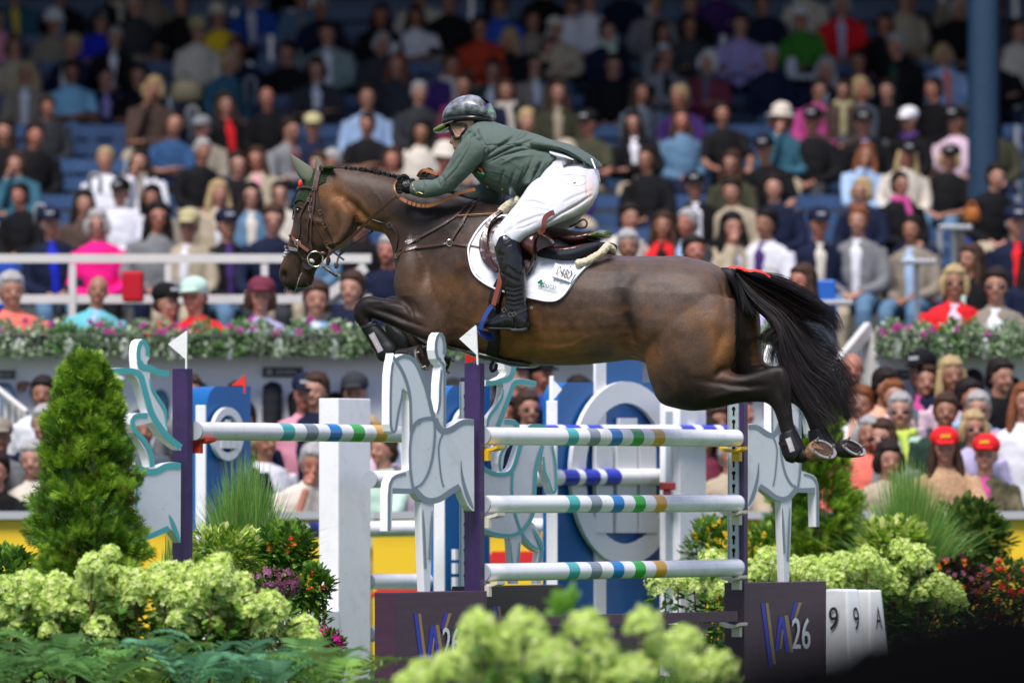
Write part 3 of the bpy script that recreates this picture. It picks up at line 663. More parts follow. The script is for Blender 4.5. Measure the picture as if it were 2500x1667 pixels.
# distance markers 9 and 9A
def marker(xl, xm, xr, yt, Y, chars, lab, spread=0.055):
    r = empty('number_marker', P(xm, 1600, Y), lab, 'marker', 'white tapered number markers'); r.location.z = 0
    zt_ = P(0, yt, Y).z; pl = Plane(P(xm, 0, Y), 35); s = Y/F
    lu = (xr-xm)*s/math.cos(math.radians(35)); ln = (xm-xl)*s/math.sin(math.radians(35))
    o = Vector((pl.O.x, pl.O.y, 0)); k = .16
    top = [o, o+pl.u*lu, o+pl.u*lu-pl.n*ln, o-pl.n*ln]; c = sum(top, Vector())/4
    vs = [p+V(0, 0, zt_) for p in top]+[c+(p-c)*1.75 for p in top]
    q = MB(); q.add(vs, [(0, 1, 2, 3), (4, 5, 6, 7)]+[(i, (i+1) % 4, 4+(i+1) % 4, 4+i) for i in range(4)]); q.build('marker_body', M_white, r, bevel=.012)
    for side, ch in chars:
        v2, f2, asp = text2d(ch); A_, B_ = (0, 1) if side == 'r' else (3, 0)
        def q2(a, b):
            t = .42-.24*b; p0 = vs[A_].lerp(vs[A_+4], t); p1 = vs[B_].lerp(vs[B_+4], t); nn = pl.n if side == 'r' else -pl.u
            return p0.lerp(p1, .33+.38*a)+nn*.012
        q = MB(); q.add([q2(a, b) for a, b in v2], f2); q.build('marker_number', M_dark, r, norm=False)
marker(2018, 2066, 2098, 1438, 42.2, [('l', '9'), ('r', '9')], 'white tapered marker with black 9 beside the right base box')
marker(2086, 2122, 2154, 1440, 43.2, [('r', 'A')], 'white tapered marker with black A, farthest right of the two')
# ================================================================ plants
rp = np.random.RandomState(5)
def instmesh(name, tv, tf, pos, rot, scl, mi, mats, parent=None, label=None, cat=None, kind=None, group=None, smooth=False):
    """many copies of a small leaf/floret shape merged in one mesh; rot: n x 3 x 3"""
    tv = np.array(tv, float); n = len(pos); k = len(tv)
    v = np.einsum('nij,kj->nki', rot, tv)*np.asarray(scl).reshape(-1, 1, 1)+np.asarray(pos)[:, None, :]
    me = bpy.data.meshes.new(name); me.vertices.add(n*k); me.vertices.foreach_set('co', v.ravel())
    sizes = [len(f) for f in tf]; flat = np.array([i for f in tf for i in f]); nf = len(tf)
    loops = (flat[None, :]+(np.arange(n)*k)[:, None]).ravel(); me.loops.add(len(loops)); me.loops.foreach_set('vertex_index', loops)
    st_ = np.cumsum([0]+sizes[:-1]); starts = (st_[None, :]+(np.arange(n)*len(flat))[:, None]).ravel(); me.polygons.add(n*nf); me.polygons.foreach_set('loop_start', starts)
    me.polygons.foreach_set('material_index', np.repeat(mi, nf).astype(np.int32))
    if smooth: me.polygons.foreach_set('use_smooth', [True]*(n*nf))
    for m_ in mats: me.materials.append(m_)
    me.update(calc_edges=True); o = link(name, me, parent); 
    return tag(o, label, cat, group, kind)
def rotto(d, roll=None, jit=0.):
    """matrices whose z axis follows directions d"""
    d = np.array(d, float); d = d+rp.normal(0, jit, d.shape) if jit else d; d /= np.linalg.norm(d, axis=1)[:, None]+1e-9
    n = len(d); a = rp.normal(0, 1, (n, 3)) if roll is None else np.tile(roll, (n, 1)); x = np.cross(a, d); x /= np.linalg.norm(x, axis=1)[:, None]+1e-9; y = np.cross(d, x)
    return np.stack([x, y, d], axis=2)
LEAF_V = [(0, 0, 0), (-.22, .05, .35), (.22, .05, .35), (-.24, .06, .65), (.24, .06, .65), (0, -.04, .35), (0, -.05, .68), (0, .02, 1)]
LEAF_F = [(0, 5, 1), (0, 2, 5), (1, 5, 6, 3), (5, 2, 4, 6), (3, 6, 7), (6, 4, 7)]
SPR_V, SPR_F = [], []
for (x, z, a, L) in [(0, 0, 0, 1.0), (0, .15, .75, .55), (0, .15, -.75, .55), (0, .38, .65, .45), (0, .38, -.65, .45), (0, .6, .55, .3), (0, .6, -.55, .3)]:
    b = len(SPR_V); dx, dz = math.sin(a), math.cos(a); w_ = .030+.010*(L == 1)
    SPR_V += [(x-dz*w_*.6, 0, z+dx*w_*.6), (x+dz*w_*.6, 0, z-dx*w_*.6), (x+dx*L*.6+dz*w_, .02, z+dz*L*.6-dx*w_), (x+dx*L, .05, z+dz*L), (x+dx*L*.6-dz*w_, .02, z+dz*L*.6+dx*w_)]; SPR_F += [(b, b+1, b+2, b+3, b+4)]
FLO_V = [(0, 0, 0)]; FLO_F = []
for k in range(4):
    a = k*math.pi/2+.4; b = len(FLO_V)
    for da, r_, z in ((-.5, .5, .10), (-.35, .95, .26), (.35, .95, .26), (.5, .5, .10)): FLO_V.append((math.cos(a+da)*r_, math.sin(a+da)*r_, z))
    FLO_F.append((0, b, b+1, b+2, b+3))
PIN_V = [(0, 0, 0), (.07, 0, .06), (.075, 0, .5), (0, 0, 1), (-.06, 0, .5), (-.05, 0, .08)]; PIN_F = [(0, 1, 2, 3, 4, 5)]
G = lambda nm, c, tr=.25, v=.25: mat(nm, c, .5, var=v, vscale=6, trans=tr, spec=.35)
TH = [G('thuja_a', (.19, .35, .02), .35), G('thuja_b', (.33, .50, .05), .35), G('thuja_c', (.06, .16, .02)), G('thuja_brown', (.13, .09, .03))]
def thuja(x, ytop, ybot, Y, prof, lab, n=21000, seed=1):
    c = P(x, ybot, Y); ct = P(x, ytop, Y); H = ct.z; r = empty('thuja', (c.x, Y, 0), lab, 'conifer', 'clipped conifers by the jump')
    rs = np.random.RandomState(seed); s_ = Y/F
    q = MB(); q.tube([(c.x, Y, 0), (c.x, Y, H*.5), (c.x+.01, Y, H*.93)], [.035, .022, .006], 8); q.build('trunk', mat('bark', (.07, .045, .03), .9, bump=.5, bscale=40), r)
    zz = np.array([p[1] for p in prof]); rr = np.array([p[0] for p in prof])*s_*.92
    def rad(py): return np.interp(py, zz, rr)
    pos = []; dr = []; sc_ = []; mi = []
    ncl = 260
    cy = ytop+(ybot-ytop)*rs.rand(ncl)**.9; ca = rs.rand(ncl)*2*math.pi; cf = .74+.30*rs.rand(ncl); cb = rs.rand(ncl)
    for i in range(n):
        if rs.rand() < .8:
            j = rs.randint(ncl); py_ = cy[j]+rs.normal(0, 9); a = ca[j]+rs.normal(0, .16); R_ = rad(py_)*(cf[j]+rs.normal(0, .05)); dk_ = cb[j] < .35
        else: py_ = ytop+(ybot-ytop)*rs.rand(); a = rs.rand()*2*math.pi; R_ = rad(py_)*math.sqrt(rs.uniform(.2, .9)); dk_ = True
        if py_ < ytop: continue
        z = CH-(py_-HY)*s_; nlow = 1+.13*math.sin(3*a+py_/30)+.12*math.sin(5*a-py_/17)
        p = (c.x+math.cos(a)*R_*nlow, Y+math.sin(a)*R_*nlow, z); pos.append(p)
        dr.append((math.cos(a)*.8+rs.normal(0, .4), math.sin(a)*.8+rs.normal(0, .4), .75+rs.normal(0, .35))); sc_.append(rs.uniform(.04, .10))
        mi.append(rs.choice([0, 1, 2, 3], p=[.25, .06, .63, .06] if dk_ else [.44, .42, .12, .02]))  # darker mix paints shaded gaps inside the crown, besides dark clumps
    for k in range(46):
        a = rs.rand()*6.28; py_ = ytop+rs.rand()*50-14; pos.append((c.x+rs.normal(0, .02), Y+rs.normal(0, .02), CH-(py_-HY)*s_)); dr.append((rs.normal(0, .4), rs.normal(0, .4), 1)); sc_.append(.07); mi.append(1)
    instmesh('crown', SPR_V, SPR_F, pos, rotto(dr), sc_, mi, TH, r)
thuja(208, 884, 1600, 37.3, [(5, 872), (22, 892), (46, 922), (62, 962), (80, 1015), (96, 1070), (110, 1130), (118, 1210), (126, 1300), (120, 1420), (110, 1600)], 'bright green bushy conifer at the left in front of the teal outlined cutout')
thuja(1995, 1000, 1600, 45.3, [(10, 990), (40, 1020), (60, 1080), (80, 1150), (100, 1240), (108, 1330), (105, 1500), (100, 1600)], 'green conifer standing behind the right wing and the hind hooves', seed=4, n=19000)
# -------- hydrangeas
HF = [mat('floret_lime', (.56, .72, .17), .6, var=.2, vscale=30, trans=.25, spec=.25), mat('floret_cream', (.76, .83, .36), .6, var=.1, vscale=30, trans=.25, spec=.25), mat('floret_green', (.38, .54, .11), .6, var=.2, vscale=30, trans=.25, spec=.25)]
HLf = [G('hyd_leaf', (.06, .17, .02)), G('hyd_leaf_dark', (.02, .07, .015)), G('hyd_leaf_light', (.16, .32, .03))]
M_stem = mat('stem_brown', (.12, .07, .04), .8); M_stg = mat('stem_green', (.10, .17, .04), .7)
def fhead(parent, c, r_, rs, dark=.2, n=190):
    n = int(n); u = rs.normal(0, 1, (n, 3)); u /= np.linalg.norm(u, axis=1)[:, None]; u[:, 2] = np.abs(u[:, 2])*1.15-.35*(rs.rand(n) < .45); u[:, 1] -= .15
    u /= np.linalg.norm(u, axis=1)[:, None]; R_ = r_*(1+rs.normal(0, .09, n)); lump = 1+.10*np.sin(u[:, 0]*7+c[0]*9)*np.cos(u[:, 2]*6+c[2]*7)
    pos = np.array(c)+u*np.stack([R_*lump, R_*lump, R_*1.08*lump], 1)
    mi = rs.choice([0, 1, 2], n, p=[.55-.1*dark, .37-.2*dark, .08+.3*dark])
    instmesh('flower_head', FLO_V, FLO_F, pos, rotto(u, jit=.35), rs.uniform(.012, .018, n)*(.6+.4*min(1, r_/.08)), mi, HF, parent)
def hydrangea(heads, Y, lab, seed, base=None, leaves=260, stems=True, jitY=.12, group='hydrangea bushes round the jump', lsz=(.05, .10)):
    rs = np.random.RandomState(seed); xs = [h[0] for h in heads]; bx = sum(xs)/len(xs); b = P(bx, 1200, Y)
    r = empty('hydrangea_bush', (b.x, Y, 0), lab, 'hydrangea', group); s_ = Y/F; hp_ = []
    heads = list(heads)+([(h[0]+rs.uniform(-26, 26), h[1]+rs.uniform(34, 60), h[2]*rs.uniform(.6, .85), -.02) for h in heads if rs.rand() < .75] if Y < 37.5 and Y > 31 else [])
    for h in heads:
        x, y, rad = h[:3]; yy = Y+(h[3] if len(h) > 3 else rs.uniform(-jitY, jitY)); c = P(x, y, yy); hp_.append((c, rad*yy/F)); fhead(r, tuple(c), rad*yy/F*1.14, rs, n=130+rad*5.0)
    for c, rd in hp_:
        q = MB(); g0 = V(b.x+(c.x-b.x)*.55, Y+rs.uniform(-.1, .1), 0); mid = V(c.x*.7+g0.x*.3+rs.normal(0, .015), c.y+.02, c.z*.55); q.tube(bez([g0, mid, V(c.x, c.y, c.z-rd*.2)], 5), [.006]*5+[.005]*6, 6); q.build('stem', M_stem, r)
    pos = []; dr = []; 
    for i in range(leaves):
        c, rd = hp_[rs.randint(len(hp_))]; t = rs.rand()**.8; a = rs.rand()*6.28; rr = rs.uniform(.02, .14)
        pos.append((c.x+math.cos(a)*rr-(c.x-b.x)*t*.3, c.y+math.sin(a)*rr, c.z-rd*.5-t*(c.z-.15)*.75)); dr.append((math.cos(a), math.sin(a)-.2, rs.uniform(-.7, .5)))
    instmesh('leaves', LEAF_V, LEAF_F, pos, rotto(dr, roll=(.1, .2, 1.), jit=.25), rs.uniform(*lsz, len(pos)), rs.choice([0, 1, 2], len(pos), p=[.5, .32, .18]), HLf, r)
S5 = lambda x, y: (x/2.6133, 1200+y/2.6133)
def hz(l): return [(*S5(a, b), c/2.6133) for a, b, c in l]
hydrangea(hz([(40, 625, 70), (190, 610, 85), (110, 790, 100), (190, 700, 75), (20, 800, 40), (95, 905, 32)]), 36.7, 'lime hydrangea bush at the left edge below the conifer', 1, leaves=330)
hydrangea(hz([(360, 630, 95), (350, 700, 90), (540, 650, 85), (590, 500, 85), (380, 745, 45), (635, 905, 95), (500, 720, 55), (650, 760, 60), (310, 900, 50)]), 36.6, 'lime hydrangea bush right below the conifer with one head hanging low', 2, leaves=420)
hydrangea(hz([(700, 410, 55), (760, 560, 75), (870, 610, 95), (860, 690, 70), (700, 640, 45), (1010, 520, 55), (1090, 520, 60), (1190, 530, 65), (1000, 810, 42), (800, 720, 60)]), 36.7, 'lime hydrangea bush in front of the left purple post', 3, leaves=420)
hydrangea(hz([(1050, 620, 95), (1090, 690, 90), (1180, 690, 80), (1160, 790, 70), (1290, 560, 80), (1370, 560, 85), (1400, 480, 70), (1010, 650, 60), (1385, 850, 40), (1025, 1065, 32)]), 36.5, 'full lime hydrangea bush just right of the left purple post', 4, leaves=450)
hydrangea(hz([(1300, 650, 80), (1420, 640, 95), (1520, 620, 85), (1380, 720, 70), (1500, 700, 70), (1600, 760, 85), (1720, 780, 100), (1720, 720, 70), (1560, 800, 50), (1930, 900, 85), (1980, 960, 60)]), 36.6, 'lime hydrangea bush at the right end of the left flower bed', 5, leaves=430)
S7 = lambda x, y: (1550+x/2.476, 1200+y/2.476)
def h7(l): return [(*S7(a, b), c/2.476) for a, b, c in l]
hydrangea(h7([(180, 590, 90), (260, 560, 70), (470, 440, 75), (480, 570, 60), (360, 600, 55), (540, 600, 50), (430, 640, 45)]), 42.6, 'pale lime hydrangea bush seen between the plank and lowest striped pole', 6, leaves=260)
hydrangea(h7([(720, 500, 70), (810, 430, 75), (780, 540, 70), (940, 500, 80), (1050, 500, 85), (1020, 560, 60)]), 43.2, 'pale lime hydrangea bush behind the right base box', 7, leaves=200)
hydrangea(h7([(1160, 480, 75), (1200, 560, 85), (1290, 490, 95), (1320, 580, 60), (1400, 430, 70), (1470, 500, 70), (1420, 570, 70), (1250, 440, 60)]), 43.6, 'pale lime hydrangea bush behind the white number markers', 8, leaves=260)
hydrangea(h7([(1540, 590, 90), (1590, 660, 90), (1560, 530, 80), (1610, 370, 70), (1710, 430, 85), (1690, 490, 60), (1740, 600, 50), (1830, 590, 80), (1900, 640, 80), (1930, 700, 70), (1620, 740, 60), (1860, 720, 70), (1720, 640, 45)]), 43.9, 'tall pale lime hydrangea bush right of the number markers', 9, leaves=420)
# near blurred bush
S6 = lambda x, y: (850+x/2.352, 1300+y/2.352)
near = [(745, 570, 95), (1010, 590, 110), (1370, 575, 100), (1700, 545, 90), (1160, 740, 110), (1430, 740, 115), (1640, 820, 90), (1810, 740, 120), (1930, 650, 90), (2120, 800, 95), (870, 700, 100), (720, 740, 110), (580, 810, 100), (430, 850, 90), (1290, 850, 90), (990, 830, 100), (1960, 820, 90), (330, 880, 60), (760, 850, 80), (1500, 860, 90)]
hydrangea([(*S6(a, b), c/2.352) for a, b, c in near[:7]], 29.6, 'blurred lime hydrangea bush close to the camera, left half of the clump', 10, leaves=260, jitY=.2)
hydrangea([(*S6(a, b), c/2.352) for a, b, c in near[7:]], 29.9, 'blurred lime hydrangea bush close to the camera, right half of the clump', 11, leaves=300, jitY=.2)
rs = np.random.RandomState(21); c = P(*S6(1240, 430), 29.7); n = 40; dr = rs.normal(0, 1, (n, 3)); dr[:, 2] = np.abs(dr[:, 2])+.3
q = empty('leafy_shoot', c, 'bright green leafy shoot rising above the blurred near hydrangeas', 'plant'); instmesh('leaves', LEAF_V, LEAF_F, np.array(c)+rs.normal(0, .02, (n, 3)), rotto(dr), rs.uniform(.05, .10, n), np.zeros(n), [G('shoot_leaf', (.16, .34, .04))], q)
m = MB(); m.tube([c, c-V(0, 0, .5)], .005, 6); m.build('stem', M_stg, q)
# -------- ferns
def fern(x, y, Y, lab, seed, col, nf=15, L=(.34, .52), spread=1.):
    rs = np.random.RandomState(seed); b = P(x, y+48, Y); r = empty('fern', (b.x, Y, 0), lab, 'fern', 'ferns along the front of the flower bed'); b = V(b.x, Y, b.z)
    q = MB(); q.tube([(b.x, Y, 0), (b.x, Y, b.z+.02)], .02, 6); q.build('crown_stock', M_stem, r)
    cc = col.node_tree.nodes['Principled BSDF'].inputs['Base Color'].default_value; cols_ = [col]+[G(col.name+f'_{j_}', tuple(c_*f_ for c_ in cc[:3])) for j_, f_ in ((1, .5), (2, 1.6))]
    for k in range(nf):
        a = 6.283*k/nf+rs.normal(0, .2); l = rs.uniform(*L); up = rs.uniform(.8, 1.7); pts = []
        for t in np.linspace(0, 1, 15)**.9:
            h = l*(up*t-.62*t*t*up*1.1); rr = l*spread*t*(.9); pts.append(np.array([b.x+math.cos(a)*rr, Y+math.sin(a)*rr, b.z+h]))
        pos = []; dr = []; sc_ = []
        up_ = np.array([0, 0, 1.])
        for i in range(1, 15):
            t = i/14; d = pts[i]-pts[i-1]; d /= np.linalg.norm(d); sd_ = np.cross(d, up_); sd_ /= np.linalg.norm(sd_)
            for s_ in (-1, 1):
                for sub in (0,):
                    pos.append(pts[i]-(pts[i]-pts[i-1])*sub); dr.append(sd_*s_+d*.35+up_*.05); sc_.append(.088*math.sin(math.pi*min(.97, .12+t*.86))**.8*(l/.40))
        q2 = MB(); q2.tube([Vector(p) for p in pts], [.0022-.0016*i/14 for i in range(15)], 4); st_ = q2.build('frond_stem', M_stg, r)
        instmesh('frond', PIN_V, PIN_F, pos, rotto(dr, roll=(0, 1, .3), jit=.06), np.array(sc_), np.full(len(pos), rs.randint(0, 3)), cols_, r)
FE = [G('fern_green', (.21, .40, .13)), G('fern_teal', (.16, .36, .21)), G('fern_lime', (.34, .52, .12))]
for k, (x, y, ci, lab) in enumerate([(20, 1640, 0, 'green fern in the bottom left corner'), (150, 1620, 0, 'green fern second from the left corner'), (255, 1640, 0, 'mid green fern below the low hanging hydrangea head'), (360, 1655, 2, 'yellow green fern left of the bluish ferns'),
    (460, 1650, 1, 'bluish green fern farthest left of the bluish ferns'), (560, 1640, 1, 'bluish green fern in the middle of the bluish ferns'), (660, 1650, 1, 'bluish green fern farthest right of the bluish ferns'), (770, 1650, 0, 'green fern near the right end of the bed'), (830, 1690, 2, 'yellow green fern at the right end of the bed')]):
    fern(x, y, 35.9+(k % 2)*.25, lab, 30+k, FE[ci])
fern(1725, 1600, 41.8, 'dark green fern between the arched board and the right post', 50, G('fern_dark', (.03, .10, .02)), L=(.25, .36))
# -------- ornamental grass
def grass(x0, x1, ytop, ybot, Y, lab, n, seed, lean=0.):
    rs = np.random.RandomState(seed); xc = (x0+x1)/2; b = P(xc, ybot, Y); r = empty('ornamental_grass', (b.x, Y, 0), lab, 'grass plant', 'tall grass clumps'); H = P(0, ytop, Y).z; W_ = (x1-x0)*Y/F/2
    for m_i, (nm, m_) in enumerate((('blades', G('grass_a', (.11, .27, .04), .35)), ('pale_blades', G('grass_b', (.24, .42, .10), .35)), ('dry_blades', G('grass_dry', (.34, .28, .12), .35)))):
        q = MB()
        for k in range(int(n*(.55, .38, .07)[m_i])):
            a = rs.rand()*6.28; r0 = rs.rand()*.10; L = H*rs.uniform(.72, 1.04); o_ = rs.normal(0, 1)*W_*.50+lean*L*.2; oy = rs.normal(0, .12)
            p0 = np.array([b.x+math.cos(a)*r0, Y+math.sin(a)*r0, .0]); pts = []
            for t in np.linspace(0, 1, 7): pts.append(p0+np.array([o_*(t**1.8), oy*t*t, L*(t-.22*t**3*min(1.5, abs(o_)/W_*1.6))]))
            w_ = rs.uniform(.004, .0075); sd_ = np.array([math.cos(a), math.sin(a)*.3, 0])*w_; vs = []
            for i, p in enumerate(pts): f = 1-(i/6)**2*.95; vs += [tuple(p-sd_*f), tuple(p+sd_*f)]
            q.add(vs, [(2*i, 2*i+1, 2*i+3, 2*i+2) for i in range(6)])
        q.build(nm, m_, r, norm=False)
grass(440, 760, 1100, 1450, 42.0, 'tall soft green grass clump right of the left purple post', 2200, 3)
grass(395, 470, 1250, 1420, 41.0, 'small dark grass clump seen under the teal cutout', 420, 8)
grass(2050, 2380, 1120, 1420, 44.3, 'tall soft green grass clump below the spectators at the right', 3000, 5, .2)
# -------- shrubs with leaves and flowers
def shrub(x, y, rx, ry, Y, lab, cols, n, lsz, seed, flowers=None, name='shrub', cat='shrub', fr=.010, up=.3):
    n = int(n*2.1)
    rs = np.random.RandomState(seed); c = P(x, y, Y); s_ = Y/F; r = empty(name, (c.x, Y, 0), lab, cat)
    u = rs.normal(0, 1, (n, 3)); u /= np.linalg.norm(u, axis=1)[:, None]; f = rs.uniform(.35, 1.05, n)**.6; lump = 1+.2*np.sin(u[:, 0]*5+seed)*np.cos(u[:, 2]*5)
    pos = np.array(c)+u*f[:, None]*lump[:, None]*np.array([rx*s_, rx*s_*.8, ry*s_]); dr = u+np.array([0, -.15, up])
    lo = rs.rand(n) < .38; pos[lo, 2] = rs.uniform(.08, c.z, lo.sum()); pos[lo, 0] = c.x+(pos[lo, 0]-c.x)*.9
    ms = [G(f'{nm}', col) for nm, col in cols]; instmesh('foliage', LEAF_V, LEAF_F, pos, rotto(dr, roll=(.2, .1, 1), jit=.45), rs.uniform(*lsz, n)*.8, rs.randint(0, len(ms), n), ms, r)
    q = MB()
    for k in range(7): a = rs.rand()*6.28; q.tube([(c.x+math.cos(a)*.03, Y+math.sin(a)*.03, 0), (c.x+math.cos(a)*.08, Y+math.sin(a)*.06, c.z*.6), (c.x+math.cos(a)*rx*s_*.6, Y+math.sin(a)*rx*s_*.5, c.z)], [.008, .006, .003], 5)
    q.build('stems', M_stem, r)
    for nm, col, m_n in (flowers or []):
        u = rs.normal(0, 1, (m_n, 3)); u /= np.linalg.norm(u, axis=1)[:, None]; u[:, 1] = -np.abs(u[:, 1]); pos = np.array(c)+u*1.05*np.array([rx*s_, rx*s_*.8, ry*s_])
        for j_ in range(m_n): instmesh('blossom', FLO_V, FLO_F, np.repeat(pos[j_:j_+1], 5, 0)+rs.normal(0, .007, (5, 3)), rotto(np.repeat(u[j_:j_+1], 5, 0), jit=.5), rs.uniform(fr, fr*1.8, 5), np.zeros(5), [mat('petal_'+nm, col, .6, trans=.2)], r)
VAR = [('var_a', (.34, .48, .06)), ('var_b', (.62, .68, .22)), ('var_c', (.12, .26, .03))]; DK = [('dk_a', (.035, .085, .018)), ('dk_b', (.07, .14, .02)), ('dk_c', (.22, .30, .06))]
MG = [('mg_a', (.11, .25, .03)), ('mg_b', (.22, .38, .05)), ('mg_c', (.05, .13, .02))]
ORA = ('orange', (.72, .20, .02), 5); REDF = ('red', (.60, .04, .02), 4); YELF = ('yellow', (.75, .50, .02), 5); PUR_ = ('mauve', (.28, .08, .16), 34); MAG = ('magenta', (.55, .02, .25), 18)
shrub(545, 1350, 90, 62, 40.6, 'yellow variegated shrub right of the left purple post', VAR, 900, (.04, .08), 1)
shrub(695, 1345, 64, 60, 41.6, 'green leafy shrub right of the grass clump with orange flowers', MG, 800, (.05, .10), 2, [ORA, REDF, YELF])
shrub(762, 1430, 42, 44, 41.2, 'arching green shrub with red and yellow blooms by the white pillar', MG, 420, (.05, .09), 3, [REDF, YELF])
shrub(668, 1425, 58, 34, 39.5, 'mauve daisy patch at the right end of the flower bed', DK, 160, (.04, .07), 4, [PUR_, ('mauve2', (.40, .16, .28), 20)], 'daisy_clump', 'daisies', .012)
shrub(800, 1575, 42, 34, 38.6, 'dark plant with magenta flowers beside the white pillar foot', DK, 240, (.04, .06), 5, [MAG], 'impatiens', 'flower plant', .014)
shrub(22, 1400, 62, 52, 40.5, 'leafy shrub at the left edge in front of the yellow board', MG, 520, (.06, .11), 6)
shrub(455, 1400, 50, 40, 40.3, 'small variegated shrub under the teal outlined cutout', VAR, 300, (.04, .08), 16)
shrub(1755, 1345, 75, 75, 44.0, 'green shrub with yellow flowers right behind the right purple post', MG, 700, (.05, .09), 7, [('yellow', (.75, .50, .02), 34)])
shrub(2180, 1325, 75, 50, 44.0, 'pale yellow variegated shrub in front of the right grass clump', VAR, 500, (.06, .12), 8)
shrub(2365, 1315, 88, 88, 45.0, 'dark leafy shrub with light leaf edges near the right edge', DK, 1200, (.06, .11), 9)
shrub(2330, 1420, 80, 60, 44.2, 'dark shrub with mauve and orange flowers below it, right of the tall hydrangeas', [('dr_a', (.03, .012, .012)), ('dr_b', (.07, .02, .02)), ('dr_c', (.025, .045, .012))], 600, (.04, .08), 10, [('mauve', (.28, .08, .16), 26), ('orange', (.72, .20, .02), 16)])
shrub(2460, 1440, 80, 70, 44.6, 'red flowering shrub at the right edge above the dark corner', DK, 600, (.04, .08), 11, [('red', (.40, .02, .015), 20), ('orange', (.5, .12, .02), 5)], fr=.014)
shrub(1860, 1350, 45, 60, 44.5, 'green yellow flowering shrub left of the right conifer', MG, 400, (.05, .09), 12, [('yellow', (.75, .50, .02), 20)])
# -------- flower boxes on the wall
SIL = [('sil_a', (.33, .43, .26)), ('sil_b', (.22, .34, .15)), ('sil_c', (.10, .24, .05)), ('sil_d', (.48, .55, .40))]
def flowerbox(xa, xb, lab, seed):
    Y = 49.72; rs = np.random.RandomState(seed); a = P(xa, 0, Y).x; b = P(xb, 0, Y).x; z0 = P(0, 868, Y).z; r = empty('flower_box', ((a+b)/2, Y, z0-.0), lab, 'flower box', 'flower boxes along the stand wall')
    q = MB(); q.box(((a+b)/2, Y, z0+.075), (b-a-.015, .22, .15)); q.build('planter', M_dark, r, bevel=.01)
    for x in (a+.25*(b-a), a+.78*(b-a)):
        q = MB(); q.ell((x, Y-.115, z0+.045), (.035, .012, .075)); q.build('planter_clip', M_white, r, smooth=True)
    n = 1900; u = rs.rand(n, 3); pos = np.stack([a+u[:, 0]*(b-a), Y-.16+u[:, 1]*.26, z0+.06+u[:, 2]**1.1*(.15+.04*np.sin(u[:, 0]*17+seed))-.07*(u[:, 1] < .3)], 1)
    dr = rs.normal(0, .6, (n, 3))+np.array([0, -.7, .6]); ms = [mat(nm, c_, .8, trans=.15) for nm, c_ in SIL]; cl = (np.sin(pos[:, 0]*5+seed)+rs.normal(0, .7, n) > .9); mi = np.where(cl, 2, rs.choice([0, 1, 3], n, p=[.45, .3, .25]))
    instmesh('foliage', LEAF_V, LEAF_F, pos, rotto(dr, jit=.3), rs.uniform(.03, .055, n), mi, ms, r)
    m_n = 7; ctr = np.stack([a+rs.rand(m_n)*(b-a), np.full(m_n, Y-.17), z0+.10+rs.rand(m_n)**.6*.15], 1)
    for j_ in range(m_n): instmesh('petunia', FLO_V, FLO_F, ctr[j_]+rs.normal(0, .010, (5, 3)), rotto(np.tile([0, -1., .3], (5, 1)), jit=.4), rs.uniform(.014, .024, 5), rs.randint(0, 2, 5), [mat('petunia_a', (.36, .008, .20), .6), mat('petunia_b', (.30, .05, .19), .6)], r)
edges = list(range(-150, 1900, 256)); n_ = len(edges)-1
for k in range(n_): flowerbox(edges[k], edges[k+1], f'black planter of silvery foliage and magenta petunias, {ORD[k]} from the left on the wall', 60+k)
flowerbox(2138, 2340, 'black planter of silvery foliage and magenta petunias, first one right of the stairs', 80); flowerbox(2340, 2590, 'black planter of silvery foliage and magenta petunias, at the right edge', 81)
# -------- grass on the arena floor
n = 26000; rs = np.random.RandomState(9); yy = rs.uniform(31, 47, n); xx = (rs.rand(n)*2-1)*yy*.085; dr = rs.normal(0, .35, (n, 3))+np.array([0, 0, 1.])
instmesh('lawn_blades', [(-.06, 0, 0), (.06, 0, 0), (0, .1, 1)], [(0, 1, 2)], np.stack([xx, yy, np.zeros(n)], 1), rotto(dr), rs.uniform(.03, .07, n), rs.randint(0, 2, n), [G('lawn_a', (.05, .12, .02)), G('lawn_b', (.09, .17, .03))], kind='stuff', label='short green grass of the jumping arena', cat='grass')
# -------- black out-of-focus shape of unknown kind between camera and jump
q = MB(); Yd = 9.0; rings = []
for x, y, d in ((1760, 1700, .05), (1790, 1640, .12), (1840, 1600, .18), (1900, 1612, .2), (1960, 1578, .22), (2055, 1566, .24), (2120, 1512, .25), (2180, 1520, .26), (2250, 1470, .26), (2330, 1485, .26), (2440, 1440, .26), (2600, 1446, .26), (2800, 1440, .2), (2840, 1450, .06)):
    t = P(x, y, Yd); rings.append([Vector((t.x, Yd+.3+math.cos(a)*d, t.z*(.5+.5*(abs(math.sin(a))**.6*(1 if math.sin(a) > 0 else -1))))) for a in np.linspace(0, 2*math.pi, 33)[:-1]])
q.loft(rings); tag(q.build('camera_cover', mat('cover_black', (.0012, .0012, .0014), .95, spec=.05), smooth=True, loc=(P(2300, 0, Yd).x, Yd+.3, 0)), 'soft black unidentified shape filling the bottom right corner in front of the flowers', 'cover')
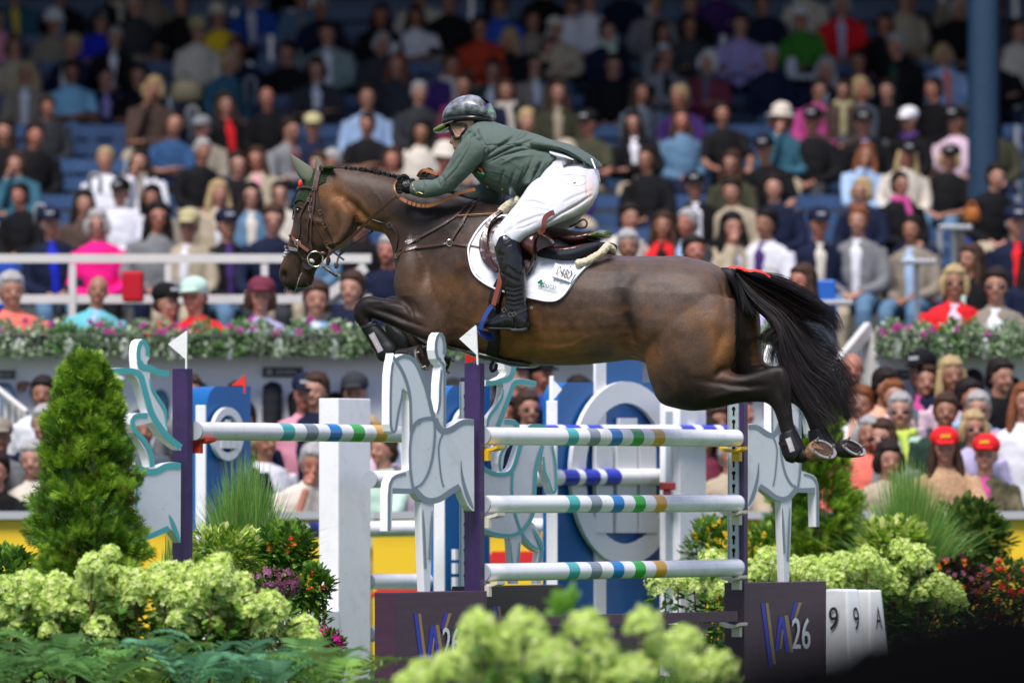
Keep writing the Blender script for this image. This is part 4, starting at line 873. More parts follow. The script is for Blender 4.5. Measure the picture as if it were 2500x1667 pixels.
# ================================================================ people in the stand and at the fence
def placeholder(nm): return mat('p_'+nm, (.5, .5, .5), .7)
def erings(specs, seg=20):
    """specs: z, rx, ry, cx, cy"""
    return [[Vector((cx+math.cos(2*math.pi*k/seg)*rx, cy+math.sin(2*math.pi*k/seg)*ry, z)) for k in range(seg)] for z, rx, ry, cx, cy in specs]
def limb(mb, pts, rad, g_=0): mb.tube(bez(pts, 4), [float(np.interp(i/((len(pts)-1)*4), np.linspace(0, 1, len(rad)), rad))+g_ for i in range((len(pts)-1)*4+1)], 10)
ARMS = {'lap': ([(-.24, -.06, .70), (-.06, -.30, .60)], [(.24, -.06, .70), (.05, -.31, .61)]), 'cross': ([(-.25, -.12, .70), (.10, -.21, .77)], [(.25, -.11, .72), (-.11, -.20, .74)]),
        'chin': ([(-.16, -.27, .66), (-.04, -.17, 1.09)], [(.23, -.10, .70), (-.06, -.28, .68)]), 'knees': ([(-.25, -.12, .72), (-.16, -.40, .62)], [(.25, -.12, .72), (.16, -.40, .62)]),
        'lean': ([(-.25, -.20, .72), (-.08, -.42, .70)], [(.25, -.20, .72), (.10, -.44, .70)]), 'down': ([(-.26, 0, .68), (-.24, -.06, .42)], [(.26, 0, .68), (.24, -.06, .42)])}
def make_pose(arms, stand):
    dz = .42 if stand else 0; sh = [Vector(v)+V(0, 0, 0) for v in ((-.185, .0, .985), (.185, .0, .985))]
    def up(p): return V(p[0], p[1], p[2])
    A = [[sh[i]]+[up(p) for p in ARMS[arms][i]] for i in (0, 1)]
    def torso_(mb, g_): mb.loft(erings([(.44, .15+g_, .11+g_, 0, .02), (.52, .165+g_, .125+g_, 0, 0), (.66, .14+g_, .115+g_, 0, -.01), (.80, .165+g_, .12+g_, 0, -.01), (.955, .19+g_, .11+g_, 0, .0), (1.025, .16+g_, .09+g_, 0, .0), (1.06, .08+g_, .065+g_, 0, .0)]))
    if stand: legs = [[V(s*.09, 0, .52), V(s*.10, -.03, .05), V(s*.10, .02, -.42)] for s in (-1, 1)]
    else: legs = [[V(s*.09, 0, .50), V(s*.12, -.25, .53), V(s*.13, -.46, .50), V(s*.13, -.47, .28), V(s*.13, -.45, .06)] for s in (-1, 1)]
    b = MB(); torso_(b, 0); b.tube([(0, .01, .98), (0, -.005, 1.06), (0, -.015, 1.14)], [.062, .052, .055], 12)
    b.ell((0, -.01, 1.24), (.079, .096, .100), nu=18, nv=12); b.ell((0, -.04, 1.172), (.060, .058, .055)); b.ell((0, -.092, 1.145), (.022, .018, .016))
    b.tube([(0, -.098, 1.235), (0, -.122, 1.195), (0, -.100, 1.185)], [.010, .016, .010], 8)
    for s in (-1, 1): b.ell((s*.076, .005, 1.215), (.012, .02, .032)); b.ell((s*.037, -.083, 1.19), (.022, .02, .02))
    for i in (0, 1):
        limb(b, A[i], [.050, .042, .034, .026]); h = A[i][-1]; d = (h-A[i][-2]).normalized(); x_ = d.cross(V(0, 0, 1)).normalized()
        b.ell(h+d*.045, (.036, .036, .022), nu=10, nv=7)
        for k in range(4): o = x_*(-.027+.018*k); b.tube([h+d*.06+o, h+d*.10+o, h+d*.125+o+V(0, 0, -.02)], [.010, .009, .007], 6)
        b.tube([h+d*.02-x_*.03, h+d*.07-x_*.05, h+d*.09-x_*.045], [.011, .010, .008], 6)
        limb(b, legs[i], [.080, .062, .05, .042])
        f = legs[i][-1]; b.ell(f+V(0, -.07, -.02), (.042, .12, .035))
    me = remesh(b, .0125, 2, 'person_body'); co = getco(me); c = np.ones((len(co), 3))
    def m_(x, z, rx, rz, col, am, y=-.05):
        nonlocal c
        f = np.clip(np.exp(-((np.abs(co[:, 0])-x)/rx)**2-((co[:, 2]-z)/rz)**2)*am*(co[:, 1] < y), 0, 1)[:, None]; c = c*(1-f)+np.array(col)*f
    m_(.033, 1.222, .017, .008, (.12, .09, .08), 1.1); m_(.035, 1.245, .022, .005, (.28, .2, .15), .9); m_(0, 1.163, .026, .008, (.75, .38, .36), .9, -.07); m_(.04, 1.185, .02, .02, (1.0, .72, .66), .5)
    setcol(me, 'mark', c); me.materials.append(placeholder('skin'))
    def cloth(fn, vox=.015, nm='cloth'):
        q = MB(); fn(q); m2 = remesh(q, vox, 2, nm); co_ = getco(m2); no_ = getno(m2)
        dd = np.array([noise.fractal(Vector(p)*11, 1, 2, 3) for p in co_])*.007; setco(m2, co_+no_*dd[:, None]); m2.materials.append(placeholder('cloth')); return m2
    def top(mb, long_=True):
        torso_(mb, .016); mb.tube([(0, .01, 1.0), (0, .0, 1.09)], [.082, .070], 12)
        for i in (0, 1):
            a = A[i]
            if long_: limb(mb, [a[0], a[1], a[1].lerp(a[2], .93)], [.056, .052, .044, .038], .012)
            else: limb(mb, [a[0], a[0].lerp(a[1], .5), a[0].lerp(a[1], .85)], [.056, .056, .056], .012)
    def pants(mb):
        mb.loft(erings([(.43, .155, .12, 0, .02), (.50, .17, .135, 0, 0), (.57, .155, .125, 0, 0)]))
        for i in (0, 1): limb(mb, legs[i], [.088, .072, .06, .055], .010)
    return dict(body=me, long=cloth(lambda m: top(m, True), nm='top'), short=cloth(lambda m: top(m, False), nm='tee'), pants=cloth(pants, nm='trousers'))
POSES = {k: make_pose(k, False) for k in ('lap', 'cross', 'chin', 'knees')}; POSES['lean'] = make_pose('lean', True); POSES['stand'] = make_pose('down', True)
def partmesh(fn, nm, vox=.010, nz=.006):
    q = MB(); fn(q); m2 = remesh(q, vox, 1, nm); co_ = getco(m2); no_ = getno(m2); dd = np.array([noise.fractal(Vector((p[0]*30, p[1]*30, p[2]*8)), 1, 2, 3) for p in co_])*nz
    setco(m2, co_+no_*dd[:, None]); m2.materials.append(placeholder(nm)); return m2
def h_short(q): q.ell((0, .014, 1.278), (.092, .104, .092), nu=18, nv=12); q.ell((0, .05, 1.20), (.082, .062, .08)); q.ell((0, -.062, 1.312), (.066, .036, .030)); [q.ell((s*.078, .012, 1.235), (.018, .04, .045)) for s in (-1, 1)]
def h_long(q):
    h_short(q); q.ell((0, .03, 1.25), (.094, .095, .10))
    for s in (-1, 1): q.tube(bez([V(s*.078, -.02, 1.26), V(s*.095, -.03, 1.15), V(s*.105, -.055, 1.02), V(s*.10, -.08, .90)], 3), [.028]*3+[.034]*3+[.03, .022, .014, .008], 8)
    q.loft(erings([(1.25, .085, .06, 0, .05), (1.1, .095, .05, 0, .06), (.95, .085, .04, 0, .085)]))
def h_bob(q):
    h_short(q)
    for s in (-1, 1): q.tube(bez([V(s*.08, -.03, 1.27), V(s*.092, -.03, 1.20), V(s*.082, -.03, 1.13)], 3), [.026, .03, .033, .034, .032, .026, .015], 8)
    q.ell((0, .055, 1.17), (.088, .05, .07))
def h_bun(q): h_short(q); q.ell((0, .03, 1.37), (.035, .035, .03))
def h_thin(q): q.ell((0, .05, 1.22), (.08, .065, .07)); [q.ell((s*.072, .01, 1.22), (.016, .035, .035)) for s in (-1, 1)]
def c_cap(q): q.ell((0, .010, 1.302), (.104, .118, .088), nu=18, nv=12); q.ell((0, -.11, 1.276), (.074, .080, .012), nu=16)
def c_hat(q): q.ell((0, .012, 1.325), (.103, .114, .092)); q.ell((0, .0, 1.272), (.165, .18, .014), nu=20)
def c_bucket(q): q.ell((0, .012, 1.318), (.104, .116, .088)); q.loft(erings([(1.32, .104, .116, 0, .01), (1.25, .135, .15, 0, .0), (1.242, .128, .14, 0, 0)]))
def c_officer(q): q.ell((0, .0, 1.365), (.14, .145, .035)); q.loft(erings([(1.37, .115, .125, 0, 0), (1.275, .10, .113, 0, 0)])); q.ell((0, -.09, 1.265), (.06, .05, .010))
HAIR = {'s': partmesh(h_short, 'short_hair'), 'l': partmesh(h_long, 'long_hair'), 'b': partmesh(h_bob, 'bob_hair'), 'u': partmesh(h_bun, 'bun_hair'), 't': partmesh(h_thin, 'thin_hair')}
HATS = {'c': partmesh(c_cap, 'cap', nz=.001), 'h': partmesh(c_hat, 'hat', nz=.001), 'k': partmesh(c_bucket, 'bucket_hat', nz=.001), 'o': partmesh(c_officer, 'officer_cap', nz=.001)}
def g_glass(q): [q.ell((s*.035, -.093, 1.222), (.028, .012, .018), nu=12, nv=8) for s in (-1, 1)]; q.tube([(-.078, 0, 1.225), (-.06, -.088, 1.228), (0, -.104, 1.228), (.06, -.088, 1.228), (.078, 0, 1.225)], .0045, 6)
GLS = partmesh(g_glass, 'glasses', .006, 0)
def i_panel(q): q.loft(erings([(.60, .040, .03, 0, -.118), (.80, .046, .03, 0, -.125), (.97, .058, .035, 0, -.102), (1.07, .052, .048, 0, -.035)]))
INNER = partmesh(i_panel, 'inner', .010, .003)
def i_scarf(q): q.tube([(math.cos(a)*.085, math.sin(a)*.07-.01, 1.075+.015*math.sin(a)) for a in np.linspace(0, 2*math.pi, 16)], .035, 8); q.tube([(0.02, -.09, 1.05), (.04, -.14, .90), (.05, -.145, .72)], [.035, .032, .04], 8)
SCARF = partmesh(i_scarf, 'scarf', .012, .006)
CLT = {'black': (.0045, .0045, .0055), 'navy': (.006, .010, .030), 'grey': (.16, .165, .17), 'dark grey': (.03, .033, .038), 'white': (.62, .62, .66), 'cream': (.55, .50, .42), 'beige': (.36, .30, .21), 'taupe': (.22, .19, .15), 'yellow': (.68, .47, .02), 'light blue': (.30, .42, .60), 'sky blue': (.20, .42, .58),
       'blue': (.02, .07, .36), 'royal blue': (.01, .02, .40), 'denim': (.09, .17, .26), 'teal': (.03, .10, .14), 'grey green': (.19, .25, .24), 'red': (.62, .015, .02), 'rust red': (.34, .035, .012), 'maroon': (.14, .025, .045), 'pink': (.62, .26, .34), 'hot pink': (.75, .01, .20), 'magenta': (.45, .06, .22), 'lavender': (.28, .23, .44),
       'green': (.03, .15, .015), 'dark green': (.02, .045, .03), 'olive': (.045, .045, .025), 'brown': (.07, .045, .035), 'mint': (.42, .58, .48), 'coral': (.72, .16, .12), 'purple': (.05, .02, .12), 'peach': (.60, .34, .24), 'orange': (.60, .24, .12), 'turquoise': (.12, .42, .45), 'lilac': (.42, .38, .58), 'pale pink': (.60, .44, .52), 'khaki': (.38, .34, .18), 'tan check': (.42, .26, .15), 'plaid': (.09, .08, .045), 'lime': (.45, .58, .10), 'slate': (.08, .10, .12), 'striped navy': (.02, .06, .14)}
SKN = [(.34, .16, .105), (.28, .125, .075), (.39, .195, .135), (.21, .09, .05), (.36, .14, .09), (.13, .055, .03)]
HRC = {'black': (.004, .0035, .0035), 'brown': (.04, .02, .011), 'blond': (.34, .25, .12), 'grey': (.30, .29, .28), 'auburn': (.16, .055, .02), 'dark': (.012, .0075, .005), 'bald': None, 'white': (.5, .5, .48)}
def setm(o, m_):
    o.material_slots[0].link = 'OBJECT'; o.material_slots[0].material = m_
rc_ = random.Random(4)
HNAME = {'c': 'cap', 'h': 'brimmed hat', 'k': 'bucket hat', 'o': 'officer cap'}
PLAID = None
def person(x, y, Y, pose, top, hair, hk, hat=None, inner=None, g=False, short=False, sk=None, scarf=None, label='', rz=None, sc=None, pants=None, group=None, lean=0):
    ps_ = POSES[pose]; hc = P(x, y, Y); s_ = (sc or rc_.uniform(.95, 1.06))*(.96 if Y < 51 else .90 if Y < 56 else .82); tilt = lean
    r = empty('person', (hc.x, Y, hc.z-1.225*s_), label, 'person', group); rz = rc_.choice([.3, .45, .8])*rc_.uniform(-1, 1) if rz is None else rz
    r.rotation_euler = (tilt+rc_.uniform(-.04, .12), rc_.uniform(-.09, .09), rz); r.scale = (s_*rc_.uniform(.96, 1.08), s_, s_)
    def put(nm, me, m_):
        o = bpy.data.objects.new(nm, me); C.objects.link(o); o.parent = r; setm(o, m_); return o
    k = sk if sk is not None else rc_.choice([0, 0, 1, 2, 2, 4]); put('body', ps_['body'], mat(f'skin_{k}', SKN[k], .55, attr='mark', var=.05, vscale=20))
    tc = CLT[top]; kw = {}
    if top == 'plaid': tm = mat('cloth_plaid', tc, .85, var=.8, vscale=9)
    elif top == 'tan check': tm = mat('cloth_check', tc, .85, var=.35, vscale=55)
    else: tm = mat('cloth_'+top.replace(' ', '_'), tc, .82, var=.14, vscale=7, bump=.2, bscale=60)
    put('top', ps_['short' if short else 'long'], tm)
    pc_ = pants or rc_.choice(['navy', 'black', 'navy', 'denim', 'dark grey', 'beige']); put('trousers', ps_['pants'], mat('cloth_'+pc_.replace(' ', '_'), CLT[pc_], .82, var=.14, vscale=7, bump=.2, bscale=60))
    if hat and hk == 's': hk = 't'
    if HRC[hair] is not None: put('hair', HAIR[hk], mat('hair_'+hair, HRC[hair], .6, var=.3, vscale=20, bump=.4, bscale=90, stretch=(1, 1, .3)))
    if hat:
        ho = put(HNAME[hat[0]].replace(' ', '_'), HATS[hat[0]], mat('cloth_'+hat[2:].replace(' ', '_'), CLT[hat[2:]], .8, var=.14, vscale=7, bump=.2, bscale=60))
        if hat[2:] in ('black', 'navy') and hat[0] == 'c' or hat[2:] == 'red':
            q = MB()
            for kk in range(3): q.box((-.024+.024*kk, -.110, 1.325), (.017, .018, .024))
            lm = q.mesh('cap_mark', mat('capmark', (.5, .5, .52), .7) if hat[2:] != 'red' else mat('capmark_y', (.75, .5, .05), .7)); lo = bpy.data.objects.new('cap_mark', lm); C.objects.link(lo); lo.parent = ho
    if inner: put('inner_shirt', INNER, mat('cloth_'+inner.replace(' ', '_'), CLT[inner], .82, var=.14, vscale=7, bump=.2, bscale=60))
    if scarf: put('scarf', SCARF, mat('cloth_'+scarf.replace(' ', '_'), CLT[scarf], .82, var=.14, vscale=7, bump=.2, bscale=60))
    if g: put('sunglasses', GLS, mat('lens_dark', (.01, .01, .012), .15))
    return r
# x y row | pose top hair-kind | options
CROWD = '''49 -16 9 lap teal dark s inner=yellow
129 55 8 lap taupe dark s hat=k:white
5 45 8 lap pink dark s
44 115 7 lap beige brown b g
165 112 7 knees navy blond s inner=white
225 52 8 cross royal_blue dark s hat=c:navy
262 92 7 lap black grey s inner=white
160 -14 9 lap black brown s inner=light_blue
272 -22 9 cross black brown l scarf=cream
362 -26 9 cross taupe brown s
446 8 8 knees black dark s short
549 42 8 lap yellow brown s hat=h:cream short
634 -10 9 lap blue dark s inner=white
66 178 6 lap taupe blond l inner=white g
176 176 6 cross sky_blue dark s short sk=3
238 190 6 cross navy dark s inner=lavender
343 186 6 lap black dark b
8 322 4 lap black dark l
68 330 4 lap black dark s
406 308 4 cross striped_navy bald s short
506 316 4 lap taupe grey s hat=c:grey
577 256 5 lap black brown l inner=red
262 392 3 lap white blond s
352 394 3 chin white dark l scarf=taupe
568 402 3 lap black dark s g
722 -4 9 lap denim brown s inner=grey
815 84 7 lap grey_green brown s inner=white
908 104 7 lap dark_grey grey b
928 36 8 lap black dark l
1014 40 8 cross white dark l short sk=1
965 158 6 lap dark_grey auburn l
1184 66 7 cross rust_red dark s g
1221 14 8 lap blue brown s
1077 158 6 lap purple brown s scarf=cream
1184 172 6 lap dark_green brown s inner=white
1136 208 5 lap maroon dark s
1020 228 5 lap dark_grey grey s
900 238 5 lap light_blue dark s sc=1.12
668 240 5 lap black bald s
695 318 4 cross grey dark s g inner=maroon
768 312 4 lap navy brown s hat=c:khaki
893 304 4 cross black dark s short sk=1
1010 322 4 lap cream black l
651 388 3 lap beige brown l inner=pink g
768 402 3 lap navy brown s
848 394 3 lap slate grey s
967 390 3 lap taupe brown b
1054 386 3 lap maroon grey s hat=k:cream
1105 4 8 lap black dark s
1376 12 8 lap white dark s hat=c:black
1380 72 7 cross beige grey s hat=c:cream
1257 94 7 lap black blond l short
1483 76 7 lap navy dark s scarf=mint inner=cream
1611 80 7 lap grey dark l scarf=white
1689 62 7 cross dark_grey dark s g
1803 62 7 cross lavender dark s
1607 142 6 cross grey bald s inner=black g sk=1
1712 150 6 cross maroon white b scarf=slate
1247 222 5 lap navy brown b scarf=cream
1357 226 5 lap olive brown l inner=beige
1447 304 4 cross olive dark s hat=c:black short
1570 300 4 cross black black l inner=white g
1670 294 4 lap denim brown l
1785 278 4 knees black dark s short
1264 296 4 lap brown blond s
1588 6 8 lap grey brown s
1442 2 8 lap white dark s
1690 10 8 lap black dark s
1974 44 7 lap green brown s hat=c:white
2064 8 8 lap red grey b inner=light_blue
2160 58 7 lap black brown b
2207 2 8 lap beige dark s
2219 110 6 lap black grey s inner=dark_green sc=1.1
2314 134 6 lap light_blue blond b inner=coral
1983 222 5 lap magenta dark s g
2050 220 5 lap brown dark s g scarf=khaki
2284 218 5 lap black dark s
1983 298 4 lap black dark s hat=c:black
2129 302 4 lap black dark s hat=c:black inner=lavender
2230 296 4 lap black dark s hat=c:white scarf=purple
2328 298 4 lap pale_pink dark s hat=c:black short
1893 366 3 lap black dark s hat=c:black short
2092 378 3 chin light_blue auburn l
2191 378 3 lap cream blond l hat=c:black
2294 386 3 lap black blond b hat=c:black short
2458 8 8 lap dark_grey dark b
2440 300 4 lap olive brown s
1716 456 2 lap black dark s hat=c:black inner=white g
1808 468 2 lap beige dark s
1502 530 1 lap cream dark s inner=white
1612 552 1 lap red brown l inner=black
1682 545 1 lap dark_grey grey s inner=light_blue
1786 556 1 chin beige black l inner=white
1866 545 1 lap white black s inner=purple sk=1
1992 548 1 lap navy dark s hat=c:navy inner=cream
2096 540 1 lap grey auburn s inner=white
2203 450 2 lap black dark s g scarf=magenta
2108 466 2 lap navy blond b g
2472 546 1 lap navy grey s hat=c:navy inner=red
150 546 1 lap navy grey s hat=c:navy inner=royal_blue
192 496 2 lap brown dark l
252 548 1 lap hot_pink grey b g
298 472 2 lap white dark s hat=c:black
390 482 2 lap taupe black l
453 552 1 lap beige brown s hat=c:khaki inner=white g
510 472 2 lap beige blond l inner=white
558 552 1 lap black dark s hat=c:navy inner=purple
610 478 2 lap denim dark l inner=cream g
694 474 2 lap cream dark s g
-6 574 1 lap blue brown s
60 478 2 lap black dark s
1905 458 2 lap navy dark s
2400 430 2 lap black dark s
860 480 2 lap navy dark s
790 540 1 lap denim brown b
875 545 1 lap black grey s
1580 160 6 lap black brown s
590 120 7 lap navy brown s
700 130 7 lap black dark s
1340 118 7 lap black dark b
1560 226 5 lap slate dark l
1880 140 6 lap navy grey s
2120 150 6 lap navy dark s
790 18 8 lap navy grey s
1290 50 8 lap taupe dark s
1880 10 8 lap navy dark s
2110 220 5 lap slate blond b
330 12 8 lap dark_grey grey s
120 262 5 lap dark_grey brown s
1160 300 4 lap taupe brown s
2180 222 5 lap black dark s'''
ROW0 = '''39 708 lap coral grey s sc=1.05
207 708 cross turquoise bald s inner=light_blue
412 740 lap red brown s hat=c:black
507 726 lap red brown s hat=c:mint
626 726 lap lilac brown b hat=c:maroon
757 730 lap sky_blue brown s inner=white
933 612 lap navy grey s
2322 690 lap red blond b inner=pale_pink g
2428 698 lap taupe dark s inner=white g
2372 634 lap black brown l inner=mint
2490 642 lap navy dark l inner=lilac g
1966 688 lap slate brown l
1874 700 lap lilac grey s
1728 612 lap black dark s
1560 600 lap brown grey s
1450 640 lap navy brown s
860 706 lap navy brown s
1050 720 lap navy brown b
1190 715 lap grey dark s'''
FRONT = '''2089 900 49.3 stand black bald s sk=4
2131 942 49.0 stand peach dark s
2175 968 48.8 stand pale_pink auburn u
2287 906 49.3 stand navy grey s hat=c:black inner=magenta
2398 918 49.3 stand black dark s
2221 1004 48.6 stand mint grey s g scarf=lime
2293 1004 48.5 stand dark_green brown s short
2373 970 48.8 stand light_blue dark s
2426 998 48.6 stand pink grey s g
2370 1044 48.35 stand lilac blond b g
2315 1092 48.05 lean tan_check brown l hat=c:red
2401 1112 48.0 lean plaid grey s hat=c:red inner=magenta
2163 1068 48.4 stand grey brown b g
2152 1120 48.05 lean beige dark b
2086 1058 48.4 stand coral grey b
2066 985 48.9 stand white auburn s
2492 982 48.5 stand white auburn l short
13 1070 48.2 stand grey dark s hat=c:taupe short sk=1
86 1032 48.6 stand navy grey s inner=light_blue
107 960 49.0 stand white dark s
314 972 48.9 stand navy grey s hat=o:white
360 1048 48.4 stand slate dark s sk=1
-12 1150 47.95 lean black dark s
110 1120 48.1 lean cream grey s
477 955 49.0 stand grey brown s sk=1
724 962 48.9 stand pink brown s hat=c:navy
787 955 48.8 stand navy brown s
891 960 49.0 stand light_blue grey s hat=c:dark_grey
627 1024 48.6 stand navy dark s
664 1080 48.35 stand white blond s short
714 1112 47.95 chinlean cream grey s short
952 1098 48.05 lean mint brown s
925 1060 48.4 stand pale_pink blond b
1268 918 48.9 stand navy dark s hat=c:navy
1325 915 49.2 stand blue brown s hat=c:black
1283 998 48.5 stand navy brown s g
1752 1024 48.6 stand white brown s sk=1
1824 1010 48.8 stand grey dark s
1762 1110 48.2 lean beige grey s
600 1075 48.2 stand navy grey b
1210 1010 48.6 stand light_blue brown b
1390 960 49.0 stand grey dark s
2240 930 49.3 stand slate brown s
2340 915 49.3 stand pale_pink blond l
1960 1010 48.9 stand navy brown s
1920 950 49.2 stand light_blue grey s
1690 1060 48.4 stand maroon dark l
540 1010 48.9 stand beige brown b
190 1000 48.9 stand grey brown s
440 1060 48.4 stand white dark l'''
HT2 = {'s': 'short', 'l': 'long', 'b': 'chin length', 'u': 'bunned', 't': 'thin'}
def optp(o):
    kw = {}; 
    for t in o:
        if '=' in t:
            k, v = t.split('='); kw[k] = float(v) if k == 'sc' else (int(v) if k == 'sk' else v.replace('_', ' '))
        else: kw[t] = True
    return kw
def look(top, hair, hk, kw):
    s_ = top.replace('_', ' ')+(' tee' if kw.get('short') else ' top')
    if kw.get('inner'): s_ += f' over {kw["inner"]}'
    elif kw.get('scarf'): s_ += f' with {kw["scarf"]} scarf'
    if kw.get('hat'): s_ += f', {kw["hat"][2:]} {HNAME[kw["hat"][0]]}'
    elif hair == 'bald': s_ += ', bald'
    else: s_ += f', {HT2[hk]} {hair} hair'
    return s_
ORX = ['', 'first', 'second', 'third', 'fourth', 'fifth', 'sixth', 'seventh', 'eighth', 'ninth', 'tenth']
TEEN = ORX+['eleventh', 'twelfth', 'thirteenth', 'fourteenth', 'fifteenth', 'sixteenth', 'seventeenth', 'eighteenth', 'nineteenth', 'twentieth']
def ordn(i): return TEEN[i] if i <= 20 else {2: 'twenty', 3: 'thirty', 4: 'forty', 5: 'fifty'}[i//10]+('-'+ORX[i % 10] if i % 10 else '-zeroth').replace('-zeroth', 'th place').replace('tyth', 'tieth')
rows = {}; ROWN = 'one two three four five six seven eight nine ten eleven'.split()
for l in CROWD.split('\n'):
    t = l.split(); rows.setdefault(int(t[2]), []).append((float(t[0]), float(t[1]), ROWY[int(t[2])]-.02, t[3], t[4], t[5], t[6], optp(t[7:])))
for l in ROW0.split('\n'):
    t = l.split(); rows.setdefault(0, []).append((float(t[0]), float(t[1]), 50.3 if float(t[1]) > 650 else 51.6, t[2], t[3], t[4], t[5], optp(t[6:])))
EMPTY = [(395, 525, 80, 300), (90, 290, 300, 385), (690, 885, 195, 305), (1275, 1560, 200, 262), (1330, 1690, 425, 505), (1890, 1960, 540, 640), (1820, 1960, 90, 130), (2120, 2200, 200, 330), (2240, 2500, 430, 470)]
rf = random.Random(77)
for rw, lst in rows.items():            # the less distinct people filling the rows between the ones picked out above
    if rw == 0: continue
    lst.sort(key=lambda a: a[0]); add = []; ends = [(-60,)]+lst+[(2560,)]
    ym = sum(a[1] for a in lst)/len(lst)
    for a, b in zip(ends[:-1], ends[1:]):
        n = int((b[0]-a[0])//98)-1
        for k in range(n):
            x = a[0]+(b[0]-a[0])*(k+1)/(n+1)+rf.uniform(-24, 24); y = ym+rf.uniform(-20, 16)
            if any(e[0] < x < e[1] and e[2] < y < e[3] for e in EMPTY) or (2350 < x < 2450 and rw > 2) or rf.random() < .48: continue
            hk = rf.choice('sssslb'); kw = {}
            if rf.random() < .3: kw['g'] = True
            if rf.random() < .15: kw['inner'] = rf.choice(['white', 'cream', 'light blue', 'beige'])
            elif rf.random() < .2: kw['hat'] = rf.choice(['c:navy', 'c:white', 'c:black', 'k:beige', 'h:cream', 'c:khaki'])
            add.append((x, y, ROWY[rw]-.02, rf.choice(['lap', 'cross', 'knees', 'chin', 'lap']), rf.choice(['black', 'navy', 'black', 'black', 'dark_grey', 'olive', 'brown', 'slate', 'taupe', 'dark_green', 'navy', 'maroon', 'teal', 'grey', 'navy', 'purple', 'cream']), rf.choice(['dark', 'brown', 'dark', 'grey', 'blond', 'auburn', 'black']), hk, kw))
    lst += add
for rw, lst in rows.items():
    lst.sort(key=lambda a: a[0])
    for i, (x, y, Y, pose, top, hair, hk, kw) in enumerate(lst):
        lab = f'{look(top, hair, hk, kw)}, {ordn(i+1)} from left, stand row {ROWN[rw]}'
        person(x, y, Y, pose, top.replace('_', ' '), hair, hk, label=lab, group='spectators seated in the grandstand', **kw)
fr = []
for l in FRONT.split('\n'):
    t = l.split(); fr.append((float(t[0]), float(t[1]), float(t[2]), t[3], t[4], t[5], t[6], optp(t[7:])))
fr.sort(key=lambda a: a[0])
for i, (x, y, Y, pose, top, hair, hk, kw) in enumerate(fr):
    ln = 0
    if pose == 'chinlean': pose = 'chin'; ln = .25
    lab = f'{look(top, hair, hk, kw)}, {ordn(i+1)} from left behind the yellow fence'
    person(x, y, Y, pose, top.replace('_', ' '), hair, hk, label=lab, group='spectators behind the arena fence', lean=ln, **kw)
# ---- loose things in the stand
def bag(x, y, Y, w_, h_, col, lab, nm='bag'):
    s_ = Y/F; c = P(x, y, Y); r = empty(nm, c, lab, 'bag'); q = MB(); q.loft([[Vector((c.x+math.cos(a)*w_*s_/2*k, Y+math.sin(a)*.09*k, c.z+z*h_*s_)) for a in np.linspace(0, 2*math.pi, 21)[:-1]] for z, k in ((-.5, .85), (-.3, 1), (.1, .98), (.4, .8), (.5, .6))])
    q.build('bag_body', mat('bag_'+lab.split()[0], col, .6, bump=.4, bscale=40, var=.2), r, smooth=True); q = MB(); q.tube(bez([V(c.x-w_*s_*.25, Y, c.z+h_*s_*.45), V(c.x-w_*s_*.15, Y, c.z+h_*s_*.8), V(c.x+w_*s_*.15, Y, c.z+h_*s_*.8), V(c.x+w_*s_*.25, Y, c.z+h_*s_*.45)], 4), .008, 6); q.build('bag_handle', mat('bag_'+lab.split()[0], col, .6), r, smooth=True)
bag(2373, 524, 55.2, 42, 38, (.28, .09, .02), 'tan leather handbag on the ledge left of the blue pillar')
bag(455, 225, 62.2, 80, 52, (.09, .08, .05), 'olive rucksack on the bench above the horse\'s ears')
q = MB(); c = P(325, 700, 50.6); q.box(c, (.15, .2, .22)); tag(q.build('seat_cushion', mat('cushion_red', (.42, .01, .02), .6), bevel=.02, loc=c), 'red folded seat cushion behind the white guard rail', 'cushion')
for k, (x, y) in enumerate(((2035, 740), (2240, 640), (2330, 556))):
    Y = (50.9, 52.5, 55.2)[k]; c = P(x, y, Y); q = MB(); q.box(c, (.26, .3, .035)); q.box(c+V(0, .1, -.25), (.035, .035, .5))
    tag(q.build('side_table', M_steel, bevel=.005, loc=c-V(0, 0, .5)), f'{["lowest", "middle", "highest"][k]} grey shelf table between seats on the right, near the blue pillar', 'table')
c = P(2010, 730, 50.9); q = MB(); q.box(c, (.18, .04, .28)); q.box(c+V(0, -.12, -.14), (.18, .22, .03)); tag(q.build('folding_seat', mat('seat_blue', (.01, .10, .42), .4), bevel=.015, loc=c-V(0, 0, .2)), 'bright blue plastic seat behind the tail tip', 'seat')
q = MB(); c = P(1985, 190, 65.9); q.box(c, (.42, .3, .05)); q.ell(c+V(-.2, 0, .08), (.06, .05, .12)); tag(q.build('towel', mat('towel_white', (.5, .5, .52), .8), bevel=.02, loc=c), 'white towel laid on the bench below the person in green', 'towel')
